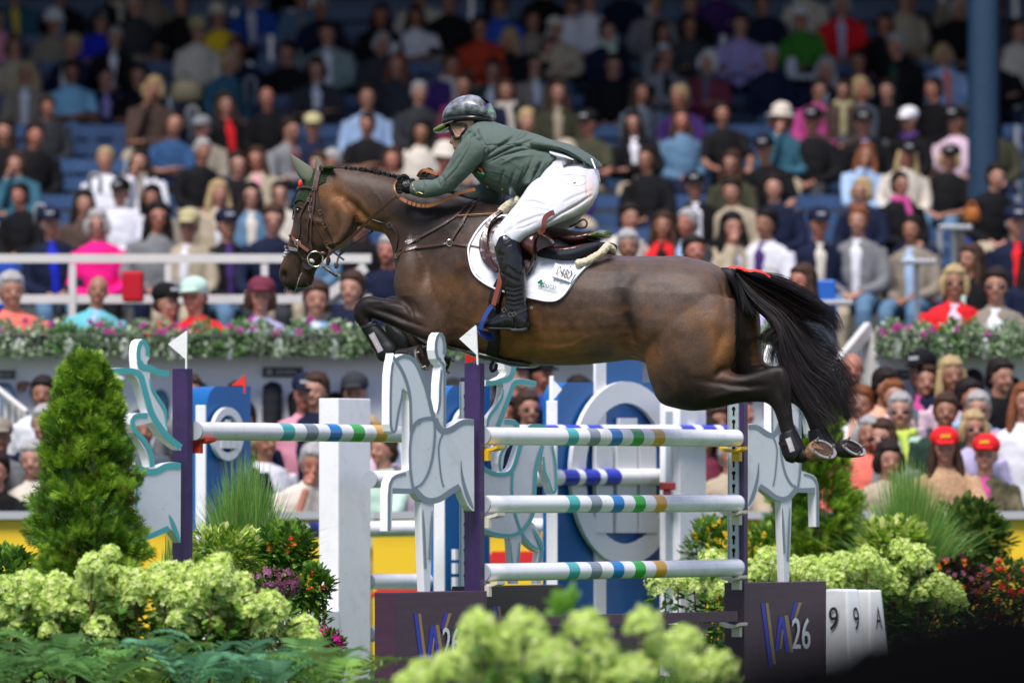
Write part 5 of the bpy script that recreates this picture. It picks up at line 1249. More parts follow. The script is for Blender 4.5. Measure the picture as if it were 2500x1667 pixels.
# ================================================================ the horse
SL = .00076
def Yh(x): return 40-(x-1350)*SL
HD = Vector((.31, .95, 0)).normalized()      # across the horse, away from the camera
def HP(x, y, off=0.): return P(x, y, Yh(x)+off/HD.y)
def ringpair(x1, y1, x2, y2, hw, off=0., seg=22, ex=1.0):
    a = HP(x1, y1, off); b = HP(x2, y2, off); c = (a+b)/2; h = (a-b)/2; out = []
    for k in range(seg):
        t = 2*math.pi*k/seg; ct, st_ = math.cos(t), math.sin(t)
        out.append(c+h*(abs(ct)**ex*(1 if ct >= 0 else -1))+HD*hw*(abs(st_)**ex*(1 if st_ >= 0 else -1)))
    return out
def hloft(mb, pairs, off=None, n=5, ex=1.0, seg=22, grow=0):
    ps = []
    for p in pairs:
        p = list(p)
        if len(p) == 5: p.append(off or 0.)
        ps.append(p)
    rings = []
    for p in crom(ps, n):
        x1, y1, x2, y2, hw, of = p
        if grow:
            L = math.hypot(x1-x2, y1-y2) or 1; ux, uy = (x1-x2)/L, (y1-y2)/L; g_ = grow*430
            x1 += ux*g_; y1 += uy*g_; x2 -= ux*g_; y2 -= uy*g_; hw += grow
        rings.append(ringpair(x1, y1, x2, y2, hw, of, seg, ex))
    mb.loft(rings); return mb
mb = MB()
neckbody = [(803, 411, 868, 548, .078), (830, 411, 885, 556, .085), (860, 414, 900, 562, .09), (900, 420, 918, 566, .095), (950, 431, 940, 572, .10), (1010, 448, 958, 598, .12), (1080, 468, 966, 640, .15),
            (1150, 487, 972, 700, .185), (1205, 499, 1000, 770, .215), (1250, 510, 1050, 838, .24), (1300, 540, 1140, 862, .27), (1350, 574, 1230, 885, .295), (1410, 602, 1330, 892, .315), (1460, 616, 1420, 891, .32), (1503, 623, 1480, 885, .315),
            (1560, 626, 1550, 880, .305), (1610, 624, 1620, 900, .30), (1660, 625, 1680, 910, .29), (1705, 633, 1725, 900, .27), (1745, 646, 1755, 860, .235), (1768, 660, 1780, 800, .17), (1778, 675, 1790, 750, .10)]
hloft(mb, neckbody, ex=.93, seg=30)
# shoulder, chest
hloft(mb, [(1010, 560, 985, 640, .10), (1040, 600, 968, 690, .15), (1070, 650, 975, 735, .17), (1090, 700, 1000, 790, .17), (1110, 760, 1040, 835, .14), (1130, 800, 1080, 840, .1)], off=-.085, ex=.95)
hloft(mb, [(1010, 560, 985, 640, .10), (1040, 600, 968, 690, .15), (1070, 650, 975, 735, .17), (1090, 700, 1000, 790, .17), (1110, 760, 1040, 835, .14), (1130, 800, 1080, 840, .1)], off=.085, ex=.95)
# near foreleg
nf = [(1075, 690, 1105, 840, .075, -.14), (1030, 722, 1070, 842, .08, -.17), (987, 731, 1030, 828, .078, -.19), (960, 729, 990, 812, .068, -.20), (930, 726, 958, 797, .055, -.20), (905, 722, 926, 784, .047, -.20), (883, 727, 908, 776, .045, -.20),
      (867, 745, 902, 774, .043, -.20), (861, 765, 903, 780, .040, -.20), (869, 785, 907, 784, .036, -.2), (882, 803, 914, 794, .030, -.2), (897, 828, 926, 812, .027, -.2), (912, 852, 940, 834, .029, -.2), (925, 872, 957, 848, .034, -.2), (943, 884, 966, 852, .034, -.2), (965, 884, 976, 850, .031, -.2), (985, 886, 990, 848, .033, -.2), (1000, 888, 1003, 847, .036, -.2)]
hloft(mb, nf, ex=.96)
# far foreleg
ff = [(1060, 700, 1080, 800, .07, .14), (1010, 722, 1040, 800, .075, .17), (975, 722, 1000, 792, .06, .18), (950, 724, 970, 784, .05, .18), (934, 734, 958, 782, .045, .18), (930, 752, 960, 784, .040, .18), (938, 775, 972, 778, .033, .18), (955, 800, 984, 788, .028, .18), (978, 825, 1002, 806, .028, .18), (1000, 845, 1022, 824, .034, .18), (1022, 858, 1035, 832, .032, .18), (1045, 872, 1052, 842, .033, .18), (1062, 886, 1070, 850, .036, .18)]
hloft(mb, ff, ex=.96)
# near hind leg
nh = [(1560, 690, 1795, 730, .10, -.13), (1568, 780, 1806, 780, .135, -.15), (1574, 850, 1804, 825, .14, -.155), (1580, 900, 1796, 860, .135, -.16), (1592, 945, 1785, 893, .12, -.16), (1612, 984, 1784, 905, .105, -.16), (1655, 998, 1795, 911, .09, -.16), (1705, 1003, 1812, 913, .078, -.16), (1750, 997, 1832, 910, .068, -.16), (1800, 986, 1858, 902, .057, -.16), (1840, 982, 1888, 893, .05, -.16),
      (1868, 984, 1916, 896, .046, -.16), (1884, 995, 1928, 920, .042, -.16), (1893, 1014, 1932, 960, .036, -.16), (1899, 1034, 1934, 1000, .031, -.16), (1904, 1052, 1938, 1036, .029, -.16), (1910, 1072, 1950, 1058, .031, -.16), (1918, 1098, 1962, 1080, .036, -.16), (1928, 1120, 1968, 1094, .038, -.16), (1948, 1130, 1975, 1098, .036, -.16), (1966, 1130, 1985, 1098, .04, -.16)]
hloft(mb, nh, ex=.94, seg=26)
# far hind leg
fh = [(1690, 680, 1830, 690, .09, .13), (1700, 760, 1853, 765, .12, .15), (1710, 830, 1856, 820, .12, .155), (1730, 890, 1858, 855, .105, .16), (1770, 930, 1866, 884, .085, .16), (1820, 960, 1890, 893, .065, .16), (1870, 975, 1925, 893, .052, .16), (1910, 985, 1958, 905, .046, .16), (1930, 985, 1985, 930, .042, .16), (1945, 992, 1990, 960, .038, .16), (1958, 1006, 1996, 985, .034, .16), (1968, 1025, 2002, 1010, .031, .16), (1976, 1048, 2010, 1032, .03, .16), (1984, 1068, 2025, 1055, .035, .16), (2000, 1092, 2036, 1072, .038, .16), (2020, 1108, 2046, 1080, .036, .16), (2040, 1118, 2058, 1084, .038, .16)]
hloft(mb, fh, ex=.95)
# head
hd = [(764, 410, 812, 412, .06), (748, 428, 850, 462, .078), (732, 458, 866, 500, .092), (722, 490, 872, 530, .100), (718, 520, 872, 556, .100), (716, 548, 862, 580, .094), (709, 575, 842, 602, .085), (703, 598, 812, 616, .075), (697, 620, 792, 634, .066), (689, 641, 778, 652, .06), (682, 660, 768, 666, .058), (681, 678, 766, 682, .056), (687, 691, 760, 694, .05), (697, 702, 748, 703, .038)]
hloft(mb, hd, ex=.9, seg=26)
hloft(mb, [(800, 500, 850, 480, .05), (830, 545, 868, 520, .06), (820, 590, 866, 560, .06), (800, 600, 845, 598, .045)], off=-.055)   # cheek
hloft(mb, [(800, 500, 850, 480, .05), (830, 545, 868, 520, .06), (820, 590, 866, 560, .06), (800, 600, 845, 598, .045)], off=.055)
mb.ell(HP(716, 704), (.030, .034, .020)); mb.ell(HP(750, 690), (.034, .036, .022))
HM = remesh(mb, .0095, 8, 'horse_body')
def pixof(co):
    return CX+co[:, 0]*F/co[:, 1], HY-(co[:, 2]-CH)*F/co[:, 1]
def segdist(px, py, pts):
    d = np.full(len(px), 1e9); tt = np.zeros(len(px))
    for i in range(len(pts)-1):
        ax, ay = pts[i]; bx, by = pts[i+1]; L2 = (bx-ax)**2+(by-ay)**2
        t = np.clip(((px-ax)*(bx-ax)+(py-ay)*(by-ay))/L2, 0, 1); dd = np.hypot(px-ax-t*(bx-ax), py-ay-t*(by-ay))
        s_ = dd < d; d[s_] = dd[s_]; tt[s_] = (i+t[s_])/(len(pts)-1)
    return d, tt
co = getco(HM); no = getno(HM); px, py = pixof(co)
disp = np.zeros(len(co))
sidef = np.clip(np.abs(no[:, 1])*1.5, 0, 1)
def groove(pts, w_, dep, fade=True):
    global disp
    d, t = segdist(px, py, pts); f = np.exp(-(d/w_)**2)*(np.sin(np.pi*np.clip(t, .04, .96))**.6 if fade else 1)
    disp -= f*dep*sidef*1.9
g_ = groove
g_([(1100, 560), (1060, 620), (1030, 690), (1015, 740)], 20, .010); g_([(1150, 640), (1120, 720), (1110, 790), (1120, 835)], 24, .010)   # shoulder
g_([(1180, 600), (1120, 640), (1070, 700)], 26, -.006); g_([(905, 560), (960, 540), (1030, 560)], 14, .004)
g_([(820, 470), (860, 500), (900, 540), (925, 560)], 9, .009); g_([(872, 500), (870, 550), (855, 590)], 7, .010)          # jowl, throat
g_([(990, 735), (1003, 760), (1012, 790)], 6, .007); g_([(1003, 733), (1018, 752), (1024, 775)], 5, .004)          # elbow creases
g_([(900, 750), (950, 765), (1010, 790), (1040, 800)], 6, .007); g_([(905, 762), (955, 780), (1000, 800)], 4, -.004); g_([(920, 735), (960, 745), (1000, 755)], 8, -.004)
g_([(1515, 690), (1518, 760), (1538, 830), (1562, 895)], 20, .020); g_([(1540, 660), (1525, 700)], 18, .006)             # flank
g_([(1560, 850), (1600, 800), (1640, 790)], 30, -.006); g_([(1531, 878), (1556, 890), (1572, 905)], 7, .012)
g_([(1781, 900), (1760, 905), (1740, 925)], 7, .007); g_([(1690, 925), (1760, 935), (1830, 945), (1870, 940)], 8, .006); g_([(1720, 975), (1780, 960), (1850, 950)], 7, -.004)
g_([(1770, 740), (1768, 800), (1755, 850), (1735, 880)], 14, .006); g_([(1650, 700), (1700, 720), (1740, 760)], 40, -.006)
g_([(1300, 860), (1380, 872), (1460, 868), (1520, 850)], 7, .0035); g_([(1230, 840), (1320, 852), (1420, 850)], 8, -.003)
for k in range(6): g_([(1330+k*30, 720), (1320+k*32, 780), (1335+k*34, 830)], 8, .0022)
g_([(1745, 655), (1765, 690), (1772, 740)], 8, .006)
g_([(735, 560), (760, 600), (775, 625)], 6, .004); g_([(718, 640), (728, 668), (722, 700)], 5, .004); g_([(736, 625), (733, 660), (728, 705)], 3.5, .010)   # mouth line
g_([(738, 530), (770, 540), (800, 545)], 6, -.005)
g_([(960, 740), (900, 745)], 5, .003); g_([(1895, 905), (1900, 940), (1905, 975)], 7, .005); g_([(1915, 960), (1920, 1010)], 5, .004)
for pts in ([(1330, 800), (1290, 812), (1240, 822), (1180, 816), (1120, 800)], [(1240, 822), (1220, 838), (1180, 848)], [(1440, 820), (1400, 842), (1350, 850)], [(1040, 660), (1060, 690), (1052, 720), (1070, 750)], [(1090, 700), (1100, 740), (1085, 780)], [(770, 585), (755, 600), (745, 622), (738, 640)], [(755, 600), (762, 618), (758, 634)],
            [(1690, 930), (1740, 925), (1790, 935), (1850, 925)], [(1740, 925), (1770, 950), (1820, 958)], [(930, 738), (960, 758), (1000, 768), (1040, 780)], [(900, 452), (930, 490), (945, 530)], [(1600, 840), (1620, 880), (1615, 920), (1640, 950)], [(850, 470), (880, 490), (900, 520)]): g_(pts, 3.4, -.0016)
for k in range(9): g_([(1000+k*5, 742+k*3), (1008+k*6, 760+k*4), (1010+k*7, 782+k*5)], 2.6, .0014)
for k in range(7): g_([(1085+k*9, 700-k*8), (1075+k*9, 740-k*8), (1080+k*9, 775-k*8)], 5, .0012)
# nostril, eye socket
for (x, y, rx_, ry_, dp) in ((692, 673, 8, 11, .022), (729, 514, 11, 9, .010), (884, 762, 7, 9, .004)):
    f = np.exp(-((px-x)/rx_)**2-((py-y)/ry_)**2); disp -= f*dp*(no[:, 1] < .1)
nz = np.array([noise.fractal(Vector(c)*9, 1, 2, 4) for c in co[::1]]); disp += (nz)*.003
co2 = co+no*disp[:, None]; setco(HM, co2); HM.update()
HT = bvh(HM)
# coat colours: bay with dark points; flank-fold shade and topline sheen are painted in too
base = np.array([.066, .038, .024]); dark = np.array([.0065, .0045, .004]); tan = np.array([.25, .105, .032]); grey = np.array([.092, .066, .053])
n1 = np.array([noise.fractal(Vector(c)*3.0+V(4, 1, 2), 1, 2, 4) for c in co]); n2 = np.array([noise.fractal(Vector(c)*14, 1, 2, 3) for c in co])
col = np.tile(base, (len(co), 1))
def blend(c_, f):
    global col
    f = np.clip(f, 0, 1)[:, None]; col = col*(1-f)+c_*f
def blob(x, y, rx_, ry_, a=0): 
    ca, sa = math.cos(math.radians(a)), math.sin(math.radians(a)); u_ = ((px-x)*ca+(py-y)*sa)/rx_; v_ = (-(px-x)*sa+(py-y)*ca)/ry_
    return np.exp(-(u_**2+v_**2))
blend(grey, blob(1640, 690, 160, 80)*.95+blob(1650, 820, 80, 90)*.5+blob(1080, 640, 60, 40)*.3+blob(1480, 680, 80, 60)*.5+blob(870, 440, 60, 30, 10)*.7)
blend(tan, (blob(1230, 800, 90, 60)*.85+blob(1400, 850, 180, 40)*1.1+blob(1715, 770, 75, 60)*.75+blob(1770, 850, 40, 50)*1.0+blob(1550, 880, 50, 40)*.7+blob(850, 500, 60, 26, 30)*.75+blob(905, 550, 40, 14, 35)*1.1+blob(800, 470, 40, 40)*.45+blob(1120, 700, 50, 40)*.45+blob(1030, 700, 40, 40)*.3+blob(706, 590, 16, 60, 12)*.7+blob(800, 560, 40, 40)*.25)*(.75+n1*.9))
blend(dark*1.6, blob(1522, 740, 22, 100, -8)*.85+blob(1100, 510, 120, 50, 15)*.75+blob(960, 500, 60, 30, 25)*.4+blob(1010, 560, 70, 60)*.55+blob(1130, 660, 26, 60)*.45+blob(1145, 760, 22, 50, 20)*.4+blob(1640, 850, 70, 50)*.3+blob(1690, 960, 90, 40)*.55+blob(1340, 760, 60, 30)*.25+blob(735, 600, 40, 60)*.45+blob(1070, 560, 60, 30)*.4)  # partly shade of the flank fold and shoulder grooves put into the colour
blend(dark*1.5, np.clip(n1*1.1-.12, 0, .38)); blend(tan*.7, np.clip(n2*.5-.08, 0, .2)*(px > 1100)*(px < 1780)); blend(dark, np.clip(-n2*.5-.08, 0, .2))
legs = 1/(1+np.exp((px-955)/16))*(py > 700)*1.0; blend(dark*1.2, legs*.98)
blend(dark*1.6, np.clip((1060-px)/80, 0, 1)*(py > 722)*.75)
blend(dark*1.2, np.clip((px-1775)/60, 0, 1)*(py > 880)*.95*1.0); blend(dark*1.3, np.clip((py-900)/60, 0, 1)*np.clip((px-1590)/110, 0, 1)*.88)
blend(dark*1.6, (px < 800)*(py > 480)*.30); blend(dark*1.2, np.clip((py-655)/40, 0, 1)*(px < 800)*.6); blend(dark, blob(692, 673, 9, 12)*1.2)
blend(dark*1.2, np.clip((px-1775)/20, 0, 1)*blob(1800, 690, 30, 60)); blend(dark, ((py > 842)*(px < 1040)*(px > 950)+(py > 885)*(px < 1110)*(px > 1000))*.92)
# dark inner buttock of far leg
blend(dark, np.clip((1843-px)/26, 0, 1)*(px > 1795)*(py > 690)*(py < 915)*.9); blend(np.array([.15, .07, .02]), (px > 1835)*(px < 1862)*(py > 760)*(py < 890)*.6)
tick = np.array([noise.noise(Vector(c)*90) for c in co]); col *= (1+tick*.16)[:, None]
setcol(HM, 'coat', np.clip(col, .004, 1))
M_coat = mat('coat', (.1, .05, .03), .42, attr='coat', var=.16, vscale=160, bump=.25, bscale=260, spec=.2, stretch=(1, 1, .45))
horse = empty('horse', HP(1350, 760), 'dark bay horse leaping over the striped poles with its forelegs tucked', 'horse')
HM.materials.append(M_coat); hb_ = link('body', HM, horse)
M_hair = mat('black_hair', (.005, .004, .005), .55, spec=.25); M_hair2 = mat('brown_hair', (.028, .013, .010), .55, spec=.25)
# mane braids
q = MB(); R.seed(3)
mane = crom([(846, 411), (880, 413), (915, 419), (955, 429), (990, 437), (1030, 450)], 4)
tt = [(m_[0], m_[1]) for m_ in mane]
q.tube([HP(x, y+3) for x, y in [(800, 410)]+tt], [.010]+[.014]*len(tt), 8)
q.build('mane', M_hair, horse, smooth=True)
for i in range(15):
    x = 845+i*11.6+R.uniform(-1, 1); y = np.interp(x, [t[0] for t in tt], [t[1] for t in tt]); s_ = 1+.035*i
    q = MB()
    q.ell(HP(x, y+.5, -.006), (.0115*s_, .014, .0125*s_), nu=12, nv=8)
    for k in range(6):
        q.ell(HP(x+R.uniform(-2.2, 2.2)*s_, y+R.uniform(-3, 4)*s_, R.uniform(-.018, -.008)), .0065*s_, nu=8, nv=6)
    q.build('mane_braid', M_hair, horse, smooth=True)
# eye
q = MB(); q.ell(hit(HT, 729, 514)[0]+V(0, .006, 0), (.021, .014, .017)); q.build('eye', mat('eye_dark', (.006, .004, .004), .06, coat=1), horse, smooth=True)
q = MB(); e_ = [hit(HT, x, y, .006)[0] for x, y in [(717, 509), (723, 504), (731, 503), (739, 507), (742, 515)]]; q.tube(e_, [.002, .004, .005, .004, .002]); q.build('eyelid', mat('lid', (.03, .018, .012), .45), horse, smooth=True)
# whisker hairs, foam at the lips
q = MB()
for k in range(60):
    x, y = (R.uniform(693, 722), R.uniform(700, 711)) if k < 42 else (R.uniform(745, 765), R.uniform(688, 700))
    p0 = HP(x, y, R.uniform(-.04, .02)); q.tube([p0, p0+V(R.uniform(-.006, .008), 0, -R.uniform(.008, .026))], [.0006, .0002], 4)
q.build('whisker', mat('whisker_hair', (.25, .19, .15), .5), horse)
q = MB()
for k in range(15):
    t = k/14; x = 735-12*t+R.uniform(-2.2, 2.2); y = 668+40*t; q.ell(hit(HT, x, y, .001)[0], R.uniform(.002, .0045), nu=7, nv=5)
q.build('mouth_foam', mat('foam', (.42, .44, .38), .35), horse, smooth=True)
# tail
T8 = lambda x, y: (1750+x/3.408, 620+y/3.408)
guides = [[(165, 128), (340, 165), (500, 190), (640, 250), (740, 300)], [(165, 130), (350, 190), (560, 260), (740, 350), (880, 430), (990, 510), (1020, 640)], [(168, 140), (340, 240), (560, 340), (740, 440), (880, 480), (980, 560), (1010, 610)],
 [(168, 150), (330, 280), (520, 400), (660, 510), (820, 560), (930, 700)], [(170, 150), (320, 300), (500, 430), (640, 560), (780, 740), (900, 860), (1040, 930), (1180, 1140)], [(170, 155), (320, 320), (480, 440), (600, 590), (740, 800), (900, 980), (1010, 1060), (1170, 1390)],
 [(170, 160), (310, 330), (480, 470), (585, 620), (680, 850), (840, 1020), (980, 1120), (1060, 1290)], [(172, 165), (300, 340), (460, 470), (570, 620), (640, 850), (760, 1050), (900, 1200), (1000, 1390)], [(172, 170), (300, 350), (450, 480), (560, 640), (600, 850), (690, 1080), (830, 1300), (1010, 1400)],
 [(172, 175), (290, 340), (430, 480), (545, 640), (565, 860), (600, 1000), (700, 1180), (870, 1440)], [(172, 180), (280, 340), (420, 470), (540, 600), (560, 760), (560, 900), (600, 1040)], [(170, 180), (250, 330), (350, 460), (450, 540), (470, 620), (380, 690), (370, 760)],
 [(170, 175), (270, 330), (400, 450), (500, 560), (540, 650), (470, 760), (440, 900)], [(168, 180), (215, 300), (260, 420), (300, 500)], [(166, 180), (190, 290), (215, 400), (235, 480)], [(550, 600), (500, 720), (380, 690), (250, 740), (290, 860)],
 [(600, 700), (700, 900), (820, 1100), (900, 1300), (880, 1480)], [(640, 650), (800, 840), (960, 980), (1030, 1160), (1010, 1250)], [(600, 900), (700, 1120), (860, 1290), (990, 1380), (990, 1540)], [(520, 480), (640, 520), (860, 560), (960, 640), (1020, 800)]]
TY = Yh(1800)
rt = random.Random(11)
def hairstrand(mb, g, j, r0, mi):
    pts = []; wv = rt.gauss(0, 14); ph = rt.random()*6.3
    oy = rt.gauss(0, .05)
    for k, (x, y) in enumerate(g):
        t = k/(len(g)-1); sp = j*(.3+.9*t)
        X, Yp = T8(x+rt.gauss(0, 1)*sp*.6+wv*t*math.sin(5*t+ph), y+rt.gauss(0, 1)*sp*.6+wv*t*math.cos(4*t+ph))
        pts.append((X+jx*(.25+t), Yp+jy*(.25+t), TY+oy*(.4+t)+rt.gauss(0, .01)))
    c = crom(pts, 4); P3 = [P(a, b, Y_) for a, b, Y_ in c]; n = len(P3)
    rad = [r0*(.9-.75*(i/(n-1))**1.5) for i in range(n)]
    mb.tube(P3, rad, 3, mi, cap=False)
q = MB(); main = guides[:15]
for k in range(3300):
    i = rt.randrange(0, 13); g1 = main[i]; g2 = main[min(i+1, 12)]; t = rt.random()
    if i in (10, 11, 12): t *= .3
    m_ = 7
    a = crom([tuple(map(float, p)) for p in g1], 6); b = crom([tuple(map(float, p)) for p in g2], 6)
    ga = [a[int(s*(len(a)-1))] for s in np.linspace(0, 1, m_)]; gb = [b[int(s*(len(b)-1))] for s in np.linspace(0, 1, m_)]
    g = [(p[0]*(1-t)+r_[0]*t, p[1]*(1-t)+r_[1]*t) for p, r_ in zip(ga, gb)]
    jx = rt.gauss(0, 5.0); jy = rt.gauss(0, 5.0)
    cut = rt.choice([m_, m_, m_-1, m_-2]); hairstrand(q, g[:max(4, cut)], 7, rt.uniform(.0010, .0027), 1 if rt.random() < .25 else 0)
for k in range(900):
    g = rt.choice(guides[4:9]); jx = rt.gauss(-8, 13); jy = rt.gauss(0, 16); hairstrand(q, g, 12, rt.uniform(.0009, .0020), 0)
for k in range(420):
    g = rt.choice(guides[10:20]); jx = rt.gauss(0, 4); jy = rt.gauss(0, 4); hairstrand(q, g, 10, rt.uniform(.0007, .0013), 0)
for k in range(90):
    g = rt.choice(guides[1:10]+guides[16:20]); jx = rt.gauss(0, 9); jy = rt.gauss(0, 9); hairstrand(q, g, 26, .0008, 0)
for k in range(160):
    g = rt.choice(guides[13:15]); jx = rt.gauss(0, 4); jy = rt.gauss(0, 3); hairstrand(q, g, 6, .0016, 0)
q.build('tail', [M_hair, M_hair2], horse, norm=False)
q = MB(); hloft(q, [(1762, 653, 1772, 690, .03), (1785, 654, 1788, 700, .035), (1800, 664, 1796, 720, .03), (1815, 680, 1800, 730, .02)], ex=.95); q.build('tail_dock', M_hair, horse, smooth=True)
# hooves: u along the sole's long axis (photo), normal out of the sole
def hoof(cor, cr, sole, a_px, ang, nrm, off, col_, lab=None):
    c0 = HP(cor[0], cor[1], off); c1 = HP(sole[0], sole[1], off); n_ = Vector(nrm).normalized()
    ca = math.radians(ang); ax = Vector((math.cos(ca), 0, -math.sin(ca))); ax = (ax-n_*ax.dot(n_)).normalized(); bx = n_.cross(ax)
    rs = a_px*40/F; rings = []
    dirc = (c1-c0).normalized(); a0 = dirc.cross(Vector((0, 1, 0))).normalized(); b0 = dirc.cross(a0)
    if a0.dot(ax) < 0: a0 = -a0
    if b0.dot(bx) < 0: b0 = -b0
    for t in (0, .12, .35, .6, .85, 1):
        ctr = c0.lerp(c1, t); e1 = a0.lerp(ax, t).normalized(); e2 = b0.lerp(bx, t).normalized(); rr = cr*(1-t)+rs*t
        rings.append([ctr+(e1*math.cos(k*math.pi/12)+e2*math.sin(k*math.pi/12)*.95)*rr for k in range(24)])
    q = MB(); q.loft(rings); o = q.build('hoof', mat('hoof_'+col_, {'tan': (.20, .105, .045), 'dark': (.013, .010, .008)}[col_], .55, var=.5, vscale=25, bump=.25, bscale=40, stretch=(1, 1, 3)), horse, smooth=True)
    # recessed sole, frog, shoe, studs
    q = MB(); q.add([c1+n_*.0015+(ax*math.cos(k*math.pi/12)+bx*math.sin(k*math.pi/12)*.95)*rs*.86 for k in range(24)], [tuple(range(24))])
    q.build('sole', mat('sole_'+col_, {'tan': (.06, .038, .024), 'dark': (.016, .011, .008)}[col_], .8, var=.6, vscale=60, bump=.8, bscale=80), o, norm=False)
    q = MB(); fr = [c1+n_*.004+ax*rs*u_+bx*rs*v_ for u_, v_ in ((-.75, .3), (.2, .05), (-.75, -.3))]; q.prism([fr], -n_*.004); q.build('frog', mat('frog_'+col_, {'tan': (.15, .08, .038), 'dark': (.04, .025, .015)}[col_], .7, var=.4, vscale=60), o)
    q = MB(); vs = []; m_ = 30
    for k in range(m_):
        t = math.radians(-148+296*k/(m_-1)); d = ax*math.cos(t)+bx*math.sin(t)*.95
        for rr, h in ((.98, .0), (.98, .009), (.76, .009), (.76, .0)): vs.append(c1+d*rs*rr+n_*h)
    q.add(vs, [(4*k+j, 4*k+(j+1) % 4, 4*k+4+(j+1) % 4, 4*k+4+j) for k in range(m_-1) for j in range(4)]+[(0, 1, 2, 3), (4*m_-4, 4*m_-3, 4*m_-2, 4*m_-1)])
    q.build('horseshoe', mat('shoe_metal', (.40, .38, .35), .38, metal=.85, var=.3, vscale=40), o)
    for t in (-135, -50, 50, 135):
        d = ax*math.cos(math.radians(t))+bx*math.sin(math.radians(t))*.95; p0 = c1+d*rs*.87
        q = MB(); q.tube([p0, p0+n_*.018, p0+n_*.022, p0+n_*.03], [.006, .006, .008, .004], 8); q.build('stud', mat('stud_metal', (.30, .27, .22), .4, metal=.8), o)
hoof((1972, 1112), .040, (2009, 1098), 35, 21, (.36, -.60, .72), -.16, 'tan')
hoof((2046, 1098), .040, (2083, 1094), 33, 33, (.42, -.50, .76), .16, 'dark')
hoof((996, 866), .040, (1034, 873), 33, 52, (.70, -.62, .25), -.20, 'dark')
hoof((1066, 868), .038, (1084, 896), 30, 60, (.80, -.30, -.50), .18, 'dark')

# ================================================================ tack
BR = mat('leather_brown', (.055, .024, .018), .35, bump=.15, bscale=120, coat=.15, var=.15, vscale=40); BRd = mat('leather_dark', (.020, .011, .010), .35, coat=.15, bump=.1, bscale=120)
TAN = mat('leather_tan', (.30, .11, .035), .4, bump=.15, bscale=100); RED = mat('leather_red', (.16, .035, .02), .35, coat=.2)
MET = mat('bright_metal', (.62, .60, .55), .2, metal=1); M_gw = mat('stitch', (.5, .45, .38), .6)
def strap3(name, P3, w_, th, m_, root, normals=None):
    """flat strap following 3D points, its face along normals"""
    n = len(P3); vs = []
    for i, p in enumerate(P3):
        t = (P3[min(i+1, n-1)]-P3[max(i-1, 0)]).normalized(); nn = normals[i] if normals else Vector((0, -1, 0)); sd_ = t.cross(nn).normalized(); nn = sd_.cross(t).normalized()
        if nn.y > 0: nn = -nn; sd_ = -sd_
        for a, b in ((1, 0), (.85, 1), (-.85, 1), (-1, 0)): vs.append(p+sd_*w_/2*a+nn*th*b)
    fs = [(4*k+j, 4*k+4+j, 4*k+4+(j+1) % 4, 4*k+(j+1) % 4) for k in range(n-1) for j in range(4)]+[(0, 1, 2, 3), (4*n-4, 4*n-1, 4*n-2, 4*n-3)]
    q = MB(); q.add(vs, fs); return q.build(name, m_, root, smooth=False)
def hstrap(name, pts, w_, m_, root, lift=.003, th=.004, tree=None, n=5):
    P3 = []; N3 = []
    for p in crom([tuple(map(float, p)) for p in pts], n):
        h, nn = hit(tree or HT, p[0], p[1], lift, Yh(p[0])-.1); P3.append(h); N3.append(nn)
    for _ in range(3):      # even out the depth
        P3 = [P3[0]]+[(P3[i-1]+P3[i]*2+P3[i+1])/4 for i in range(1, len(P3)-1)]+[P3[-1]]
    return strap3(name, P3, w_, th, m_, root, N3)
def buckle(x, y, root, s_=.011, tree=None, ang=0, m_=None):
    p, nn = hit(tree or HT, x, y, .009, Yh(x)-.1); ca, sa = math.cos(ang), math.sin(ang); q = MB()
    c = [p+V(a*ca-b*sa, 0, a*sa+b*ca)*s_ for a, b in ((-1, -1.1), (1, -1.1), (1, 1.1), (-1, 1.1), (-1, -1.1))]; q.tube(c, .0018, 6); q.build('buckle', m_ or MET, root)
H5 = lambda *ps: [(680+x/4.48, 370+y/4.48) for x, y in ps]
# ear bonnet (ears in grey-green cloth, crocheted dark green cap)
bon = empty('ear_bonnet', HP(780, 430), 'green crocheted ear bonnet with pale olive ear sleeves on the horse\'s head', 'ear bonnet')
OLV = mat('ear_cloth', (.115, .125, .085), .7, bump=.2, bscale=60); CRO = mat('crochet_green', (.018, .045, .014), .85, bump=1, bscale=180, var=.5, vscale=170)
def ear(pts, off, rc_):
    q = MB(); rings = []
    for (x1, y1, x2, y2, hw) in crom(pts, 5): rings.append(ringpair(x1, y1, x2, y2, hw, off, 18))
    q.loft(rings); return q.build('ear_sleeve', OLV, bon, smooth=True)
ear([(707.3, 375.5, 708.5, 375.2, .001), (712, 392, 724, 384, .012), (719, 411, 742, 396, .020), (727, 427, 762, 410, .026), (738, 440, 770, 424, .030), (752, 452, 772, 440, .025)], -.045, .03)
ear([(772.6, 381.5, 774, 381, .001), (769.5, 395, 782, 392, .010), (769, 408, 790, 406, .018), (770, 420, 792, 412, .024), (774, 432, 794, 420, .026)], .06, .03)
